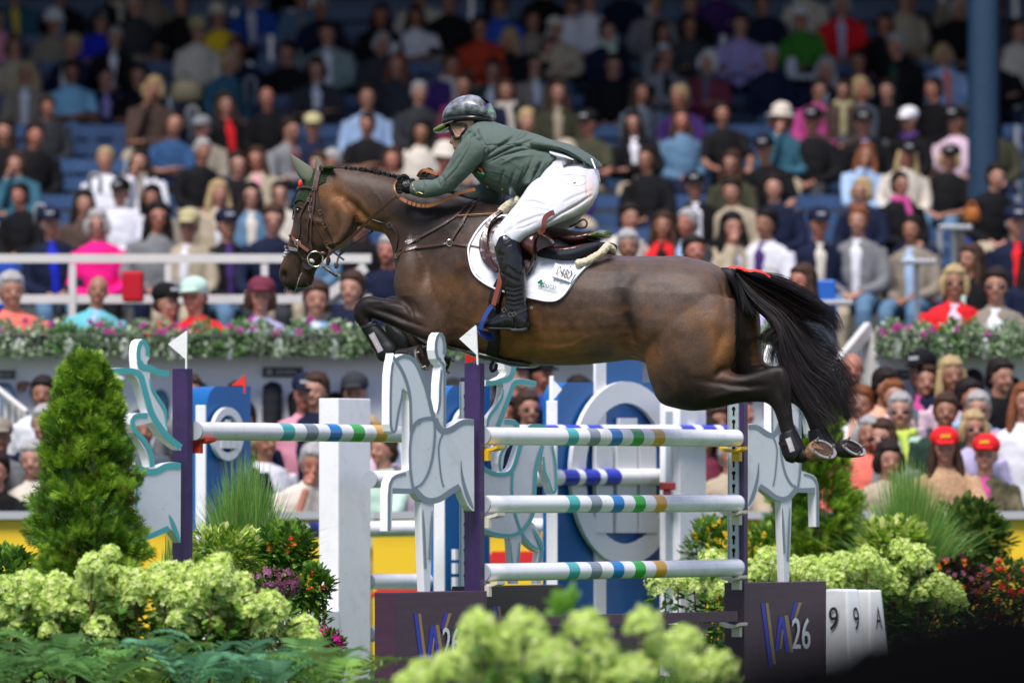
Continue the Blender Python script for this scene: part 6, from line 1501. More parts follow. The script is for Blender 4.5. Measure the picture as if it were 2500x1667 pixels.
def patch(name, poly, m_, root, lift=.004, th=.004, step=4.0, tree=None, fall=None, wrap=False, quilt=0, smooth_it=2):
    """cloth lying on a body: grid inside polygon, each node dropped on the surface"""
    xs = [p[0] for p in poly]; ys = [p[1] for p in poly]
    tris = tessellate_polygon([[Vector((x, y, 0)) for x, y in poly]]); 
    bm = bmesh.new(); bv = [bm.verts.new((x, y, 0)) for x, y in poly]
    for t in tris:
        try: bm.faces.new([bv[i] for i in t])
        except ValueError: pass
    for k in range(int((max(xs)-min(xs))/step)+1):
        g = bm.verts[:]+bm.edges[:]+bm.faces[:]; bmesh.ops.bisect_plane(bm, geom=g, plane_co=(min(xs)+k*step+.01, 0, 0), plane_no=(1, 0, 0))
    for k in range(int((max(ys)-min(ys))/step)+1):
        g = bm.verts[:]+bm.edges[:]+bm.faces[:]; bmesh.ops.bisect_plane(bm, geom=g, plane_co=(0, min(ys)+k*step+.01, 0), plane_no=(0, 1, 0))
    bmesh.ops.remove_doubles(bm, verts=bm.verts, dist=.01)
    vals = {}
    for v in bm.verts:
        h, nn = hit(tree or HT, v.co.x, v.co.y, lift, fall or (Yh(v.co.x)-.1)); vals[v] = h.y
    for _ in range(smooth_it):
        nv = {}
        for v in bm.verts:
            ns = [vals[e.other_vert(v)] for e in v.link_edges]; nv[v] = min(vals[v], (vals[v]+sum(ns)/len(ns))/2) if ns else vals[v]
        vals = nv
    for v in bm.verts:
        x, y = v.co.x, v.co.y; q_ = 0
        if quilt:
            q_ = quilt*(abs(noise.cell_vector(Vector((x/17, y/17, 0)))[0])*0+min(1, noise.voronoi(Vector((x/16, y/16, 0)))[0][1]-noise.voronoi(Vector((x/16, y/16, 0)))[0][0])*1.0)
        v.co = P(x, y, vals[v]-q_)
    me = bpy.data.meshes.new(name); bm.to_mesh(me); bm.free(); me.materials.append(m_); me.polygons.foreach_set('use_smooth', [True]*len(me.polygons))
    for p in me.polygons:
        if p.normal.y > 0: p.flip()
    o = link(name, me, root); s_ = o.modifiers.new('s', 'SOLIDIFY'); s_.thickness = th; s_.offset = -1; return o
patch('bonnet_cap', [(735, 468), (728, 476), (721, 490), (718, 502), (722, 496), (733, 490), (742, 492), (748, 497), (752, 480), (757, 456), (779, 452), (795, 444), (797, 432), (806, 420), (820, 409), (812, 404.5), (795, 406), (775, 412), (760, 425), (740, 438), (738, 450)], CRO, bon, lift=.005, step=3, quilt=.0)
hstrap('bonnet_fringe', [(718, 536), (716, 520), (718, 503), (722, 494), (734, 487), (746, 492)], .007, CRO, bon, lift=.006)
q = MB(); q.ell(hit(HT, 733, 448, .01)[0], (.012, .012, .022)); q.build('rosette', mat('rosette_red', (.75, .03, .01), .5), bon, smooth=True)
# bridle
bd = empty('bridle', HP(760, 520), 'brown leather bridle with straps, rings and reins on the horse\'s head', 'bridle')
hstrap('headpiece', H5((480, 175), (455, 200), (430, 260), (415, 340), (400, 430)), .036, mat('leather_headpiece', (.085, .045, .038), .35, bump=.1, bscale=100), bd, lift=.008, th=.006)
hstrap('browband', H5((222, 425), (235, 402), (290, 390), (350, 395), (430, 418)), .016, BR, bd, lift=.008, th=.007)
hstrap('cheekpiece', H5((355, 470), (320, 540), (280, 620), (240, 730)), .014, BR, bd, lift=.007, th=.005)
hstrap('cheekpiece', H5((240, 760), (240, 850), (225, 960)), .013, BRd, bd, lift=.007)
hstrap('cheekpiece', H5((400, 440), (395, 560), (375, 700), (362, 850), (358, 1080)), .0115, BR, bd, lift=.008)
hstrap('cheekpiece', H5((350, 520), (355, 640), (330, 780), (312, 980)), .010, BR, bd, lift=.006)
hstrap('throat_lash', H5((425, 440), (450, 600), (490, 720), (520, 830), (580, 940), (610, 1010)), .009, BRd, bd, lift=.006)
hstrap('flash_strap', H5((390, 740), (440, 850), (500, 960), (540, 1020)), .010, BR, bd, lift=.006)
hstrap('noseband', H5((115, 905), (150, 935), (210, 985), (270, 1040), (330, 1085)), .017, mat('leather_nose', (.22, .085, .055), .4), bd, lift=.008, th=.008)
hstrap('fleece_band', H5((65, 1040), (110, 1055), (160, 1068), (225, 1078)), .018, mat('grey_fleece', (.20, .20, .20), .9, bump=1, bscale=150), bd, lift=.010, th=.010)
q = MB(); 
for a in ((95, 1080), (75, 1110), (62, 1140), (115, 1100)): q.ell(hit(HT, *H5(a)[0], .002)[0], (.012, .008, .009), nu=8, nv=6)
q.build('nose_guard', mat('grey_tape', (.33, .33, .33), .6), bd)
for x, y, a in ((350, 530, 0), (355, 625, 0), (373, 708, 0), (465, 660, .4), (510, 800, .4), (525, 995, .5), (395, 408, 0)): buckle(*H5((x, y))[0], bd, .010, ang=a, m_=mat('brass', (.45, .33, .14), .3, metal=1) if a else None)
def ringat(name, x, y, r, tr, m_, root, lift=.012, sq=1.0):
    p, nn = hit(HT, x, y, lift, Yh(x)-.1); q = MB(); q.tube([p+V(math.cos(a)*r*sq, 0, math.sin(a)*r) for a in np.linspace(0, 2*math.pi, 25)], tr, 8, cap=False); return q.build(name, m_, root, smooth=True)
ringat('bit_ring', *H5((400, 1165))[0], .044, .0045, mat('bit_metal', (.55, .55, .40), .2, metal=1), bd, .02)
ringat('cheek_ring', *H5((222, 1000))[0], .016, .003, MET, bd, .012)
q = MB(); q.ell(hit(HT, *H5((365, 1190))[0], .012)[0], (.018, .010, .012), Matrix.Rotation(.6, 3, 'Y')); q.build('bit_roller', mat('bit_cream', (.45, .45, .38), .4), bd, smooth=True)
q = MB(); p0 = hit(HT, *H5((325, 1225))[0], .006)[0]; q.tube([p0, p0+V(0, .01, 0)], [.034, .034], 20); q.build('bit_guard', BRd, bd)
hstrap('hackamore_shank', H5((222, 1020), (235, 1100), (290, 1180), (370, 1235), (470, 1250)), .009, MET, bd, lift=.012, th=.006)
hstrap('hackamore_sleeve', H5((222, 1050), (240, 1115), (290, 1185), (340, 1220)), .012, BRd, bd, lift=.013, th=.006)
def air(name, pts, w_, m_, root, th=.004, off=-.10, n=5):
    P3 = [HP(p[0], p[1], p[2] if len(p) > 2 else off) for p in crom([tuple(map(float, p if len(p) > 2 else (p[0], p[1], off))) for p in pts], n)]
    return strap3(name, P3, w_, th, m_, root)
q = MB(); cb = [HP(*H5(p)[0], -.09) for p in ((470, 1252), (520, 1280), (570, 1310), (620, 1350), (665, 1375))]; q.tube(cb, [.005, .007, .012, .009, .006], 8); q.build('curb_chain_cover', BRd, bd, smooth=True)
q = MB()
for cx_, cy_ in ((500, 1248), (545, 1275), (640, 1330), (668, 1345), (665, 1375)):
    c_ = HP(*H5((cx_, cy_))[0], -.095); q.tube([c_+V(math.cos(a)*.008, 0, math.sin(a)*.009) for a in np.linspace(0, 2*math.pi, 13)], .0022, 6, cap=False)
q.build('curb_chain', MET, bd)
q = MB(); 
for cx_, cy_, rx_, rz_ in ((485, 1115, .020, .012), (545, 1190, .014, .022), (632, 1245, .014, .020), (565, 1105, .012, .016)):
    q.ell(HP(*H5((cx_, cy_))[0], -.10), (rx_, .006, rz_))
q.build('rein_stopper', BR, bd, smooth=True)
B5 = lambda *ps: [(640+x/3.92, 500+y/3.92)+tuple(r_) for x, y, *r_ in ps]
A5 = lambda *ps: [(640+x/3.92, 200+y/3.92)+tuple(r_) for x, y, *r_ in ps]
rn = empty('rein', HP(900, 560, -.2), 'brown leather reins running from the bit up to the rider\'s gloved hands', 'reins')
air('rein_strap', B5((640, 470, -.10), (760, 385, -.12), (900, 270, -.15), (1050, 120, -.19), (1150, 35, -.22))+A5((1240, 1130, -.24), (1300, 1095, -.24)), .018, BR, rn)
air('rein_strap', B5((740, 480, -.02), (860, 390, .0), (1000, 290, .02), (1100, 220, .05)), .014, BRd, rn)
air('rein_strap', B5((740, 480, -.03), (720, 540, -.05), (715, 590, -.07)), .013, BR, rn)
air('rein_strap', B5((615, 400, -.10), (680, 450, -.10), (785, 530, -.09)), .012, BR, rn)
air('rein_strap', B5((640, 470, -.11), (625, 540, -.11), (630, 580, -.10)), .016, BR, rn)
rg = air('rein_grip', A5((1320, 1110, -.24), (1400, 1155, -.235), (1500, 1185, -.23), (1600, 1185, -.225), (1700, 1150, -.22), (1800, 1105, -.215), (1900, 1060, -.21), (2040, 1030, -.20)), .0205, TAN, rn, th=.005)
q = MB()
for p in A5((1390, 1150), (1430, 1165), (1470, 1178), (1520, 1187), (1560, 1190)): q.bar(HP(p[0]-1, p[1]+4, -.243), HP(p[0]+1, p[1]-4, -.243), .003, .004)
q.build('rein_stop', BRd, rg)
air('rein_strap', A5((1300, 1095, -.26), (1275, 1050, -.27), (1265, 990, -.26), (1290, 945, -.25), (1320, 940, -.24)), .010, TAN, rn)
air('rein_strap', A5((1490, 905, -.10), (1520, 860, -.13), (1560, 845, -.14), (1620, 865, -.14), (1680, 885, -.14)), .020, TAN, rn)
# breastplate and martingale
bp = empty('breastplate', HP(1060, 620, -.2), 'brown leather five-point breastplate across the horse\'s chest and shoulder', 'breastplate')
hstrap('chest_strap', B5((1290, 510), (1310, 450), (1370, 390), (1490, 325), (1640, 245), (1850, 120), (1950, 20))+A5((2060, 1110)), .017, BR, bp, lift=.006)
hstrap('shoulder_strap', B5((1290, 510), (1340, 460), (1460, 415), (1600, 395), (1790, 372), (1960, 395), (2110, 420)), .016, BR, bp, lift=.007)
hstrap('link_strap', B5((1820, 345), (1860, 270), (1915, 190), (1960, 100), (2010, 30))+A5((2090, 1130)), .017, BR, bp, lift=.008)
hstrap('neck_cord', B5((1880, 115), (2100, 103), (2250, 98)), .006, TAN, bp, lift=.012)
hstrap('bib_strap', B5((1020, 125), (1140, 165), (1220, 200), (1280, 240), (1305, 320), (1290, 420), (1280, 520)), .012, BRd, bp, lift=.006)
pc, _ = hit(HT, *B5((1805, 372))[0], .012); q = MB(); q.tube([pc+V(math.cos(a)*.016, 0, math.sin(a)*.018) for a in np.linspace(0, 2*math.pi, 19)], .003, 8, cap=False); q.build('ring', MET, bp)
for x, y, a in ((1490, 325, .5), (1915, 190, .3), (1225, 195, .6), (1985, 398, 0), (1305, 490, 0)): buckle(*B5((x, y))[0], bp, .011, ang=a)
for tx, x, y in (('CWD', 1410, 362), ('CWD', 1735, 378)):
    v2, f2, asp = text2d(tx); q = MB(); x0_, y0_ = B5((x-34, y+9))[0]
    q.add([hit(HT, x0_+a*17, y0_-b*4.2-(a*5 if x < 1500 else a*1), .0125)[0] for a, b in v2], f2); q.build('strap_lettering', mat('letter_white', (.6, .6, .58), .5), bp, norm=False)
# tendon and fetlock boots
NB = mat('boot_neoprene', (.005, .005, .006), .5, spec=.3, bump=.12, bscale=80); NG = mat('boot_grey', (.10, .105, .11), .5); NL = mat('boot_label', (.30, .30, .30), .5)
def legboot(name, pairs, off, lab, label_pts=None, strap_pts=None):
    r = empty(name, HP(pairs[0][0], pairs[0][1], off), lab, 'leg boot', 'black protective boots on the horse\'s legs')
    q = MB(); hloft(q, pairs, off=off, ex=.93, n=5, grow=.004); me = remesh(q, .006, 3, 'shell'); me.materials.append(NB); tr = bvh(me); link('shell', me, r)
    if label_pts:
        def lf(u_, v_):
            (ax, ay), (bx, by), (cx_, cy_) = label_pts; return ax+(bx-ax)*u_+(cx_-ax)*v_, ay+(by-ay)*u_+(cy_-ay)*v_
        q = MB(); N = 8; vs = [hit(tr, *lf(i/N, j/3), .003)[0] for i in range(N+1) for j in range(4)]
        q.add(vs, [(i*4+j, i*4+j+1, i*4+j+5, i*4+j+4) for i in range(N) for j in range(3)]); q.build('boot_badge', NL, r, norm=False)
        v2, f2, _ = text2d('ESKADRON'); q = MB(); q.add([hit(tr, *lf(.08+.84*a, .34+.50*(1-b)), .0045)[0] for a, b in v2], f2); q.build('badge_lettering', mat('letter_bright', (.75, .75, .75), .5), r, norm=False)
        q = MB(); q.add([hit(tr, *lf(a, b), .0042)[0] for a, b in ((.25, .88), (.95, .88), (.95, .95), (.25, .95))], [(0, 1, 2, 3)]); q.build('badge_line', mat('badge_red', (.6, .02, .03), .5), r, norm=False)
    if strap_pts:
        for sp in strap_pts: hstrap('boot_strap', sp, .016, mat('boot_strap', (.018, .018, .02), .7), r, lift=.002, th=.004, tree=tr)
    return r
G5 = lambda *ps: [(840+x/5.8075, 700+y/5.8075) for x, y in ps]
def gp(l): return [(*G5((a, b))[0], *G5((c, d))[0], w_) for a, b, c, d, w_ in l]
legboot('tendon_boot', gp([(330, 525, 440, 480, .036), (255, 570, 460, 520, .040), (285, 650, 550, 610, .042), (330, 720, 620, 690, .042), (400, 850, 690, 770, .042), (455, 920, 740, 830, .045), (480, 1000, 765, 900, .046), (540, 1055, 740, 970, .04), (600, 1066, 700, 1010, .03)]), -.2, 'black tendon boot with grey badge on the nearer tucked foreleg', (G5((425, 640), (560, 900), (350, 680))), [G5((250, 575), (330, 560), (450, 530))])
legboot('tendon_boot', gp([(590, 520, 720, 520, .034), (590, 600, 800, 590, .038), (640, 700, 880, 640, .040), (700, 800, 960, 740, .040), (780, 870, 960, 800, .038), (860, 910, 960, 850, .034)]), .18, 'plain black tendon boot on the farther tucked foreleg')
Fh = lambda *ps: [(1700+x/4.48, 850+y/4.48) for x, y in ps]
def fp(l): return [(*Fh((a, b))[0], *Fh((c, d))[0], w_) for a, b, c, d, w_ in l]
legboot('fetlock_boot', fp([(925, 940, 1070, 880, .036), (915, 1010, 1110, 960, .042), (930, 1090, 1160, 1050, .046), (955, 1170, 1185, 1090, .047), (990, 1230, 1180, 1120, .046), (1060, 1255, 1160, 1170, .042)]), -.16, 'black fetlock boot with grey badge on the nearer hind leg', (Fh((1030, 970), (1080, 1120), (975, 990))), [Fh((910, 1040), (990, 1050))])
legboot('fetlock_boot', fp([(1230, 900, 1390, 870, .036), (1235, 980, 1430, 930, .04), (1260, 1060, 1480, 1010, .044), (1300, 1110, 1500, 1050, .044)]), .16, 'plain black fetlock boot on the farther hind leg')
# red ribbon in the tail
q = MB(); E5 = lambda x, y: (1500+x/3.92, 600+y/3.92)
for pts in ([(1095, 212), (1130, 200), (1180, 205), (1240, 222)], [(1240, 225), (1290, 240), (1350, 235), (1420, 255), (1490, 300)], [(1215, 222), (1235, 230), (1255, 240)]):
    c = crom([tuple(map(float, p)) for p in pts], 6); vs = []
    for i, p in enumerate(c):
        X, Yp = E5(*p); hgt = 3.0 if i not in (0, len(c)-1) else 1.2; vs += [P(X, Yp-hgt, TY-.07), P(X+1, Yp+hgt, TY-.085)]
    q.add(vs, [(2*i, 2*i+1, 2*i+3, 2*i+2) for i in range(len(c)-1)])
tag(q.build('ribbon', mat('ribbon_red', (.78, .03, .012), .45), loc=P(*E5(1240, 222), TY)), 'bright red ribbon tied at the top of the horse\'s tail', 'ribbon')
# ================================================================ saddle pad, saddle, girth
D5 = lambda *ps: [(1100+x/3.92, 500+y/3.92)+tuple(r_) for x, y, *r_ in ps]
C5 = lambda *ps: [(1000+x/3.92, 200+y/3.92)+tuple(r_) for x, y, *r_ in ps]
class Sculpt:
    def __init__(s, me): s.me = me; s.co = getco(me); s.no = getno(me); s.px, s.py = pixof(s.co); s.d = np.zeros(len(s.co)); s.k = 1.; s.side = np.clip(-s.no[:, 1]*1.6, 0, 1)
    def line(s, pts, w_, dep):
        d, t = segdist(s.px, s.py, pts); s.d -= np.exp(-(d/w_)**2)*(np.sin(np.pi*np.clip(t, .04, .96))**.5)*dep*s.side*s.k
    def blob(s, x, y, rx_, ry_, dep): s.d -= np.exp(-((s.px-x)/rx_)**2-((s.py-y)/ry_)**2)*dep*s.side
    def noise(s, sc, amp, seed=0, stretch=(1, 1, 1)): s.d += np.array([noise.fractal(Vector((c[0]*stretch[0], c[1]*stretch[1], c[2]*stretch[2]))*sc+V(seed, 0, 0), 1, 2, 3) for c in s.co])*amp
    def done(s): setco(s.me, s.co+s.no*s.d[:, None]); s.me.update(); return s.me
pad = empty('saddle_pad', HP(1300, 640, -.28), 'white quilted saddle pad with number 0480 and a green shamrock logo', 'saddle pad')
M_pad = mat('pad_white', (.74, .75, .80), .75, bump=.3, bscale=45)
ppoly = [(1222, 519), (1202, 533), (1182, 548), (1164, 569), (1151, 594), (1146, 622), (1148, 643), (1159, 666), (1177, 684), (1192, 695), (1207, 703), (1240, 714), (1279, 722), (1304, 728), (1330, 733), (1345, 735), (1360, 733), (1375, 725), (1388, 709), (1406, 681), (1427, 656), (1444, 643), (1462, 626), (1468, 619), (1410, 607), (1350, 580), (1300, 549), (1255, 521)]
po = patch('pad_cloth', ppoly, M_pad, pad, lift=.010, th=.012, step=3.2, quilt=.005)
hstrap('binding', [(1222, 519), (1182, 548), (1151, 594), (1146, 622), (1159, 666), (1192, 695), (1240, 714), (1304, 728), (1345, 735), (1375, 725), (1406, 681), (1444, 643), (1464, 624)], .010, mat('pad_binding', (.80, .80, .84), .5), pad, lift=.013, th=.008, n=8)
NT = HT
def ontag(name, chars, org, ux, vy, m_, lift, root):
    v2, f2, _ = text2d(chars); q = MB(); q.add([hit(NT, org[0]+ux[0]*a+vy[0]*b, org[1]+ux[1]*a+vy[1]*b, lift)[0] for a, b in v2], f2); return q.build(name, m_, root, norm=False)
q = MB(); pts = D5((1010, 585), (1215, 660), (1165, 765), (985, 700)); N = 6
vs = []
for i in range(N+1):
    for j in range(N+1):
        a = i/N; b = j/N; x = (pts[0][0]*(1-a)+pts[1][0]*a)*(1-b)+(pts[3][0]*(1-a)+pts[2][0]*a)*b; y = (pts[0][1]*(1-a)+pts[1][1]*a)*(1-b)+(pts[3][1]*(1-a)+pts[2][1]*a)*b; vs.append(hit(NT, x, y, .034)[0])
q.add(vs, [(i*(N+1)+j, i*(N+1)+j+1, (i+1)*(N+1)+j+1, (i+1)*(N+1)+j) for i in range(N) for j in range(N)]); nb = q.build('number_tag', mat('tag_white', (.76, .76, .80), .35), pad, norm=False)
o_ = D5((1018, 690))[0]; o2 = D5((1155, 745))[0]; o3 = D5((1050, 618))[0]
for dl in (0,): ontag('number', '0480', (o_[0]+dl, o_[1]), (o2[0]-o_[0], o2[1]-o_[1]), (o3[0]-o_[0], o3[1]-o_[1]), mat('number_grey', (.015, .015, .015), .5), .042+.001*dl, nb)
LB = mat('logo_navy', (.03, .015, .12), .5); LG = mat('logo_green', (.0, .20, .09), .5)
o_ = D5((900, 790))[0]; o2 = D5((1028, 822))[0]; o3 = D5((912, 748))[0]
for dl in (0,): ontag('logo_word', 'bucas', (o_[0]+dl, o_[1]), (o2[0]-o_[0], o2[1]-o_[1]), (o3[0]-o_[0], o3[1]-o_[1]), LB, .031+.001*dl, pad)
q = MB()
for x, y in ((862, 752), (880, 742), (888, 762)):
    c_ = D5((x, y))[0]; q.ell(hit(NT, *c_, .028)[0], (.0090, .002, .0085), nu=10, nv=6)
ps_ = [hit(NT, *p, .024)[0] for p in D5((874, 758), (880, 785))]; q.tube(ps_, .002, 5)
q.tube([hit(NT, *p, .023)[0] for p in D5((842, 778), (900, 793), (960, 808), (1015, 828))], .0014, 5); q.build('shamrock', LG, pad)
q = MB()
for x, y in ((1160, 630), (1065, 735), (998, 714)): q.ell(hit(NT, *D5((x, y))[0], .036)[0], .005, nu=8, nv=5)
q.tube([hit(NT, *p, .036)[0] for p in D5((998, 714), (1062, 735))], .001, 4); q.build('pin', MET, nb)
sad = empty('saddle', HP(1350, 570, -.1), 'dark brown leather jumping saddle with flaps, red-brown straps and blue stirrup', 'saddle')
SB = mat('saddle_leather', (.060, .016, .012), .22, bump=.08, bscale=150, coat=.5, var=.2, vscale=12); SBd = mat('saddle_panel', (.040, .020, .018), .35, bump=.1, bscale=150, coat=.2)
def dp(l, c5=D5): return [(*c5((a, b))[0], *c5((c, d))[0]) + tuple(r_) for a, b, c, d, *r_ in l]
q = MB(); hloft(q, dp([(560, 150, 600, 300, .06, 0), (700, 200, 760, 330, .12, 0), (900, 205, 930, 340, .14, 0), (1060, 225, 1060, 375, .17, 0), (1190, 250, 1180, 392, .19, 0), (1300, 265, 1290, 383, .19, 0), (1400, 250, 1380, 352, .18, 0), (1470, 242, 1450, 306, .15, 0), (1492, 238, 1480, 262, .11, 0)]), ex=.85, seg=26)
me = remesh(q, .008, 3, 'seat'); s_ = Sculpt(me); s_.line(D5((945, 220), (1000, 300), (1100, 360), (1280, 378)), 2.2, .005); s_.line(D5((1280, 360), (1330, 310), (1400, 275), (1480, 262)), 2, .005); s_.done(); me.materials.append(SB); link('seat', me, sad); ST = bvh(me)
q = MB(); hloft(q, dp([(880, 400, 900, 440, .17, 0), (980, 395, 990, 462, .22, 0), (1100, 395, 1100, 492, .235, 0), (1230, 390, 1230, 490, .235, 0), (1345, 370, 1345, 452, .21, 0), (1392, 360, 1385, 410, .17, 0)]), ex=.85, seg=26)
me = remesh(q, .008, 3, 'panel'); me.materials.append(SB); link('panel', me, sad)
hstrap('piping', D5((1000, 385), (1100, 400), (1250, 402), (1360, 372), (1420, 335)), .010, SBd, sad, lift=.006, tree=ST)
q = MB(); hloft(q, dp([(1408, 285, 1412, 322, .19, 0), (1450, 262, 1445, 320, .175, 0), (1488, 245, 1470, 300, .14, 0)]), ex=.85); q.build('cantle_plate', mat('cantle_green', (.12, .20, .03), .25, coat=.5), sad, smooth=True)
# half pad of sheepskin
M_fl = mat('fleece', (.60, .54, .38), .95, bump=1.0, bscale=110)
q = MB(); hloft(q, dp([(935, 430, 945, 520, .255, 0), (1000, 420, 1010, 545, .27, 0), (1150, 420, 1180, 565, .285, 0), (1300, 400, 1290, 560, .275, 0), (1420, 360, 1400, 520, .25, 0), (1510, 360, 1480, 460, .20, 0)]), ex=.8, seg=26)
hp = empty('half_pad', HP(1400, 610, -.2), 'black half pad with cream sheepskin edge between saddle and saddle pad', 'half pad'); q.build('pad_body', mat('pad_black', (.022, .024, .032), .7, bump=.3, bscale=120), hp, smooth=True)
q = MB(); fl = [HP(x, y, -.262+.09*i/5) for i, (x, y) in enumerate(D5((1190, 566), (1290, 545), (1370, 505), (1440, 460), (1490, 410), (1515, 378)))]; q.tube(bez(fl, 5), [.008]+[.023]*24+[.018], 10)
q.tube(bez([HP(*D5((1490, 400))[0], -.12), HP(*D5((1530, 410))[0], -.09), HP(*D5((1560, 440))[0], -.06)], 5), [.02]*10+[.022], 10)
me = remesh(q, .005, 1, 'fleece_edge'); s_ = Sculpt(me); s_.side[:] = 1; s_.noise(70, .0035); s_.done(); me.materials.append(M_fl); link('fleece_edge', me, hp)
q = MB(); fl = [HP(x, y, -.10) for x, y in C5((870, 1255), (920, 1205), (990, 1160), (1050, 1125))]; q.tube(bez(fl, 5), [.012]+[.028]*14+[.02], 10); me = remesh(q, .005, 1, 'fleece_front'); s_ = Sculpt(me); s_.side[:] = 1; s_.noise(70, .004); s_.done(); me.materials.append(M_fl); link('fleece_edge', me, hp)
flap = D5((500, 105), (410, 140), (345, 200), (300, 270), (274, 340), (272, 430), (295, 510), (345, 580), (420, 630), (470, 660), (560, 700), (700, 690), (755, 665), (793, 590), (803, 500), (850, 440), (930, 400), (990, 390), (930, 300), (800, 235), (640, 150))
patch('flap', flap, SBd, sad, lift=.035, th=.008, step=4, smooth_it=6)
hstrap('knee_roll', D5((490, 130), (410, 190), (365, 280), (355, 380), (380, 490), (430, 600), (470, 660)), .026, SB, sad, lift=.050, th=.014)
q = MB(); hloft(q, dp([(640, 340, 700, 420, .03), (720, 285, 760, 480, .045), (800, 275, 800, 520, .05), (830, 300, 800, 560, .035), (820, 420, 740, 660, .02), (790, 560, 720, 690, .012)]), off=-.315, ex=.9)
q.build('skirt', SB, sad, smooth=True)
q = MB(); c = [HP(*p, -.345) for p in D5((840, 300), (880, 290), (930, 310), (965, 350), (980, 385), (930, 400), (870, 420), (830, 450), (820, 380))]; q.prism([c], (0, .02, 0)); q.build('skirt_hollow', mat('hollow', (.016, .008, .007), .4), sad)  # flat dark plate gives the shade of the skirt's hollow
q = MB(); hloft(q, dp([(820, 280, 850, 292, .03), (900, 285, 905, 300, .04), (960, 320, 945, 335, .04), (1000, 375, 975, 385, .035)]), off=-.33); q.build('skirt_edge', SB, sad, smooth=True)
air('strap_end', D5((992, 72, -.34), (950, 88, -.35), (910, 120, -.36), (897, 160, -.365), (893, 210, -.365), (880, 250, -.36), (840, 275, -.36)), .030, RED, sad)
air('strap_loop', D5((1140, 212, -.16), (1200, 185, -.18), (1250, 148, -.18), (1285, 145, -.18), (1305, 175, -.18), (1290, 215, -.18), (1240, 222, -.17), (1195, 214, -.16)), .012, BR, sad)
air('stirrup_leather', D5((487, 640, -.385), (470, 740, -.39), (440, 850, -.395), (410, 960, -.40)), .029, mat('stirrup_red', (.22, .045, .022), .35, coat=.2), sad, th=.006)
BLU = mat('stirrup_blue', (.015, .045, .22), .35, coat=.3)
air('stirrup_arm', D5((395, 968, -.41), (350, 1030, -.42), (310, 1110, -.43), (285, 1190, -.43)), .028, BLU, sad, th=.014)
air('stirrup_arm', D5((435, 940, -.33), (450, 1000, -.31), (450, 1080, -.29), (430, 1180, -.28)), .022, NB, sad, th=.014)
q = MB(); q.prism([[HP(*p[:2], p[2]) for p in D5((262, 1188, -.44), (400, 1225, -.28), (425, 1265, -.27), (400, 1290, -.28), (330, 1270, -.40), (280, 1225, -.44))]], (0, 0, -.012)); q.build('stirrup_tread', BLU, sad)
gi = empty('girth', HP(1215, 800, -.25), 'black girth with belly guard under the horse\'s chest', 'girth')
hstrap('girth_strap', D5((500, 740), (440, 860), (420, 1000), (420, 1150), (425, 1300), (400, 1420)), .075, NB, gi, lift=.010, th=.010)
hstrap('billet', D5((490, 760), (470, 900), (440, 1000)), .035, BRd, gi, lift=.024, th=.006)
q = MB(); hloft(q, [(1092, 833, 1093, 838, .10, 0), (1140, 850, 1138, 860, .14, 0), (1186, 852, 1184, 880, .16, 0), (1225, 862, 1222, 886, .16, 0), (1262, 872, 1262, 897, .15, 0), (1300, 880, 1298, 898, .12, 0), (1308, 886, 1307, 893, .08, 0)], ex=.8)
me = remesh(q, .007, 2, 'belly_guard'); me.materials.append(mat('guard_black', (.014, .016, .012), .3, var=.5, vscale=20, coat=.3)); link('belly_guard', me, gi)
q = MB(); pts = [HP(x, y, -.1) for x, y in D5((430, 1465), (395, 1520), (385, 1560), (400, 1590), (430, 1570), (440, 1520))]; q.tube(bez(pts, 4), .010, 8); q.build('hanging_strap', NB, gi, smooth=True)
# ================================================================ the rider
rider = empty('person', HP(1270, 470), 'rider in green jacket, white breeches, black boots and dark helmet crouching over the leaping horse', 'person')
torso = [(1156, 300, 1142, 345, .07, 0), (1170, 296, 1130, 364, .12, 0), (1190, 293, 1140, 392, .17, 0), (1222, 303, 1160, 428, .20, 0), (1262, 314, 1188, 456, .205, 0), (1305, 326, 1222, 470, .19, 0), (1340, 338, 1254, 480, .175, 0), (1366, 350, 1286, 468, .172, 0), (1392, 368, 1322, 450, .165, 0)]
narm = [(1166, 312, 1192, 352, .07, -.16), (1138, 334, 1196, 364, .075, -.20), (1115, 362, 1183, 388, .075, -.215), (1098, 395, 1158, 414, .067, -.225), (1078, 425, 1128, 443, .06, -.23), (1060, 437, 1098, 470, .057, -.23), (1038, 438, 1048, 483, .052, -.23), (1018, 441, 1020, 480, .047, -.225), (1004, 445, 1004, 476, .042, -.22)]
farm = [(1180, 330, 1225, 380, .075, .17), (1185, 400, 1225, 430, .07, .19), (1175, 445, 1222, 494, .065, .19), (1145, 452, 1165, 495, .055, .18), (1105, 445, 1115, 478, .05, .15), (1070, 437, 1075, 465, .045, .10), (1050, 430, 1052, 455, .04, .05)]
hips = [(1330, 400, 1440, 392, .15, 0), (1318, 430, 1458, 415, .165, 0), (1308, 455, 1463, 445, .17, 0)]
nthigh = [(1320, 400, 1455, 415, .09, -.07), (1303, 436, 1462, 450, .11, -.10), (1286, 464, 1452, 488, .115, -.15), (1266, 494, 1415, 522, .108, -.20), (1243, 520, 1355, 548, .098, -.26), (1220, 548, 1310, 568, .086, -.31), (1205, 573, 1274, 588, .072, -.345), (1204, 594, 1262, 598, .064, -.36), (1210, 612, 1262, 612, .058, -.36)]
fthigh = [(1320, 400, 1455, 415, .09, .07), (1308, 440, 1460, 462, .11, .10), (1305, 470, 1444, 502, .11, .15), (1300, 500, 1420, 528, .10, .20), (1290, 530, 1398, 552, .09, .26), (1260, 560, 1330, 580, .08, .31), (1225, 590, 1280, 600, .07, .34), (1220, 640, 1275, 640, .06, .34), (1225, 740, 1280, 740, .05, .34), (1200, 790, 1290, 790, .04, .34)]
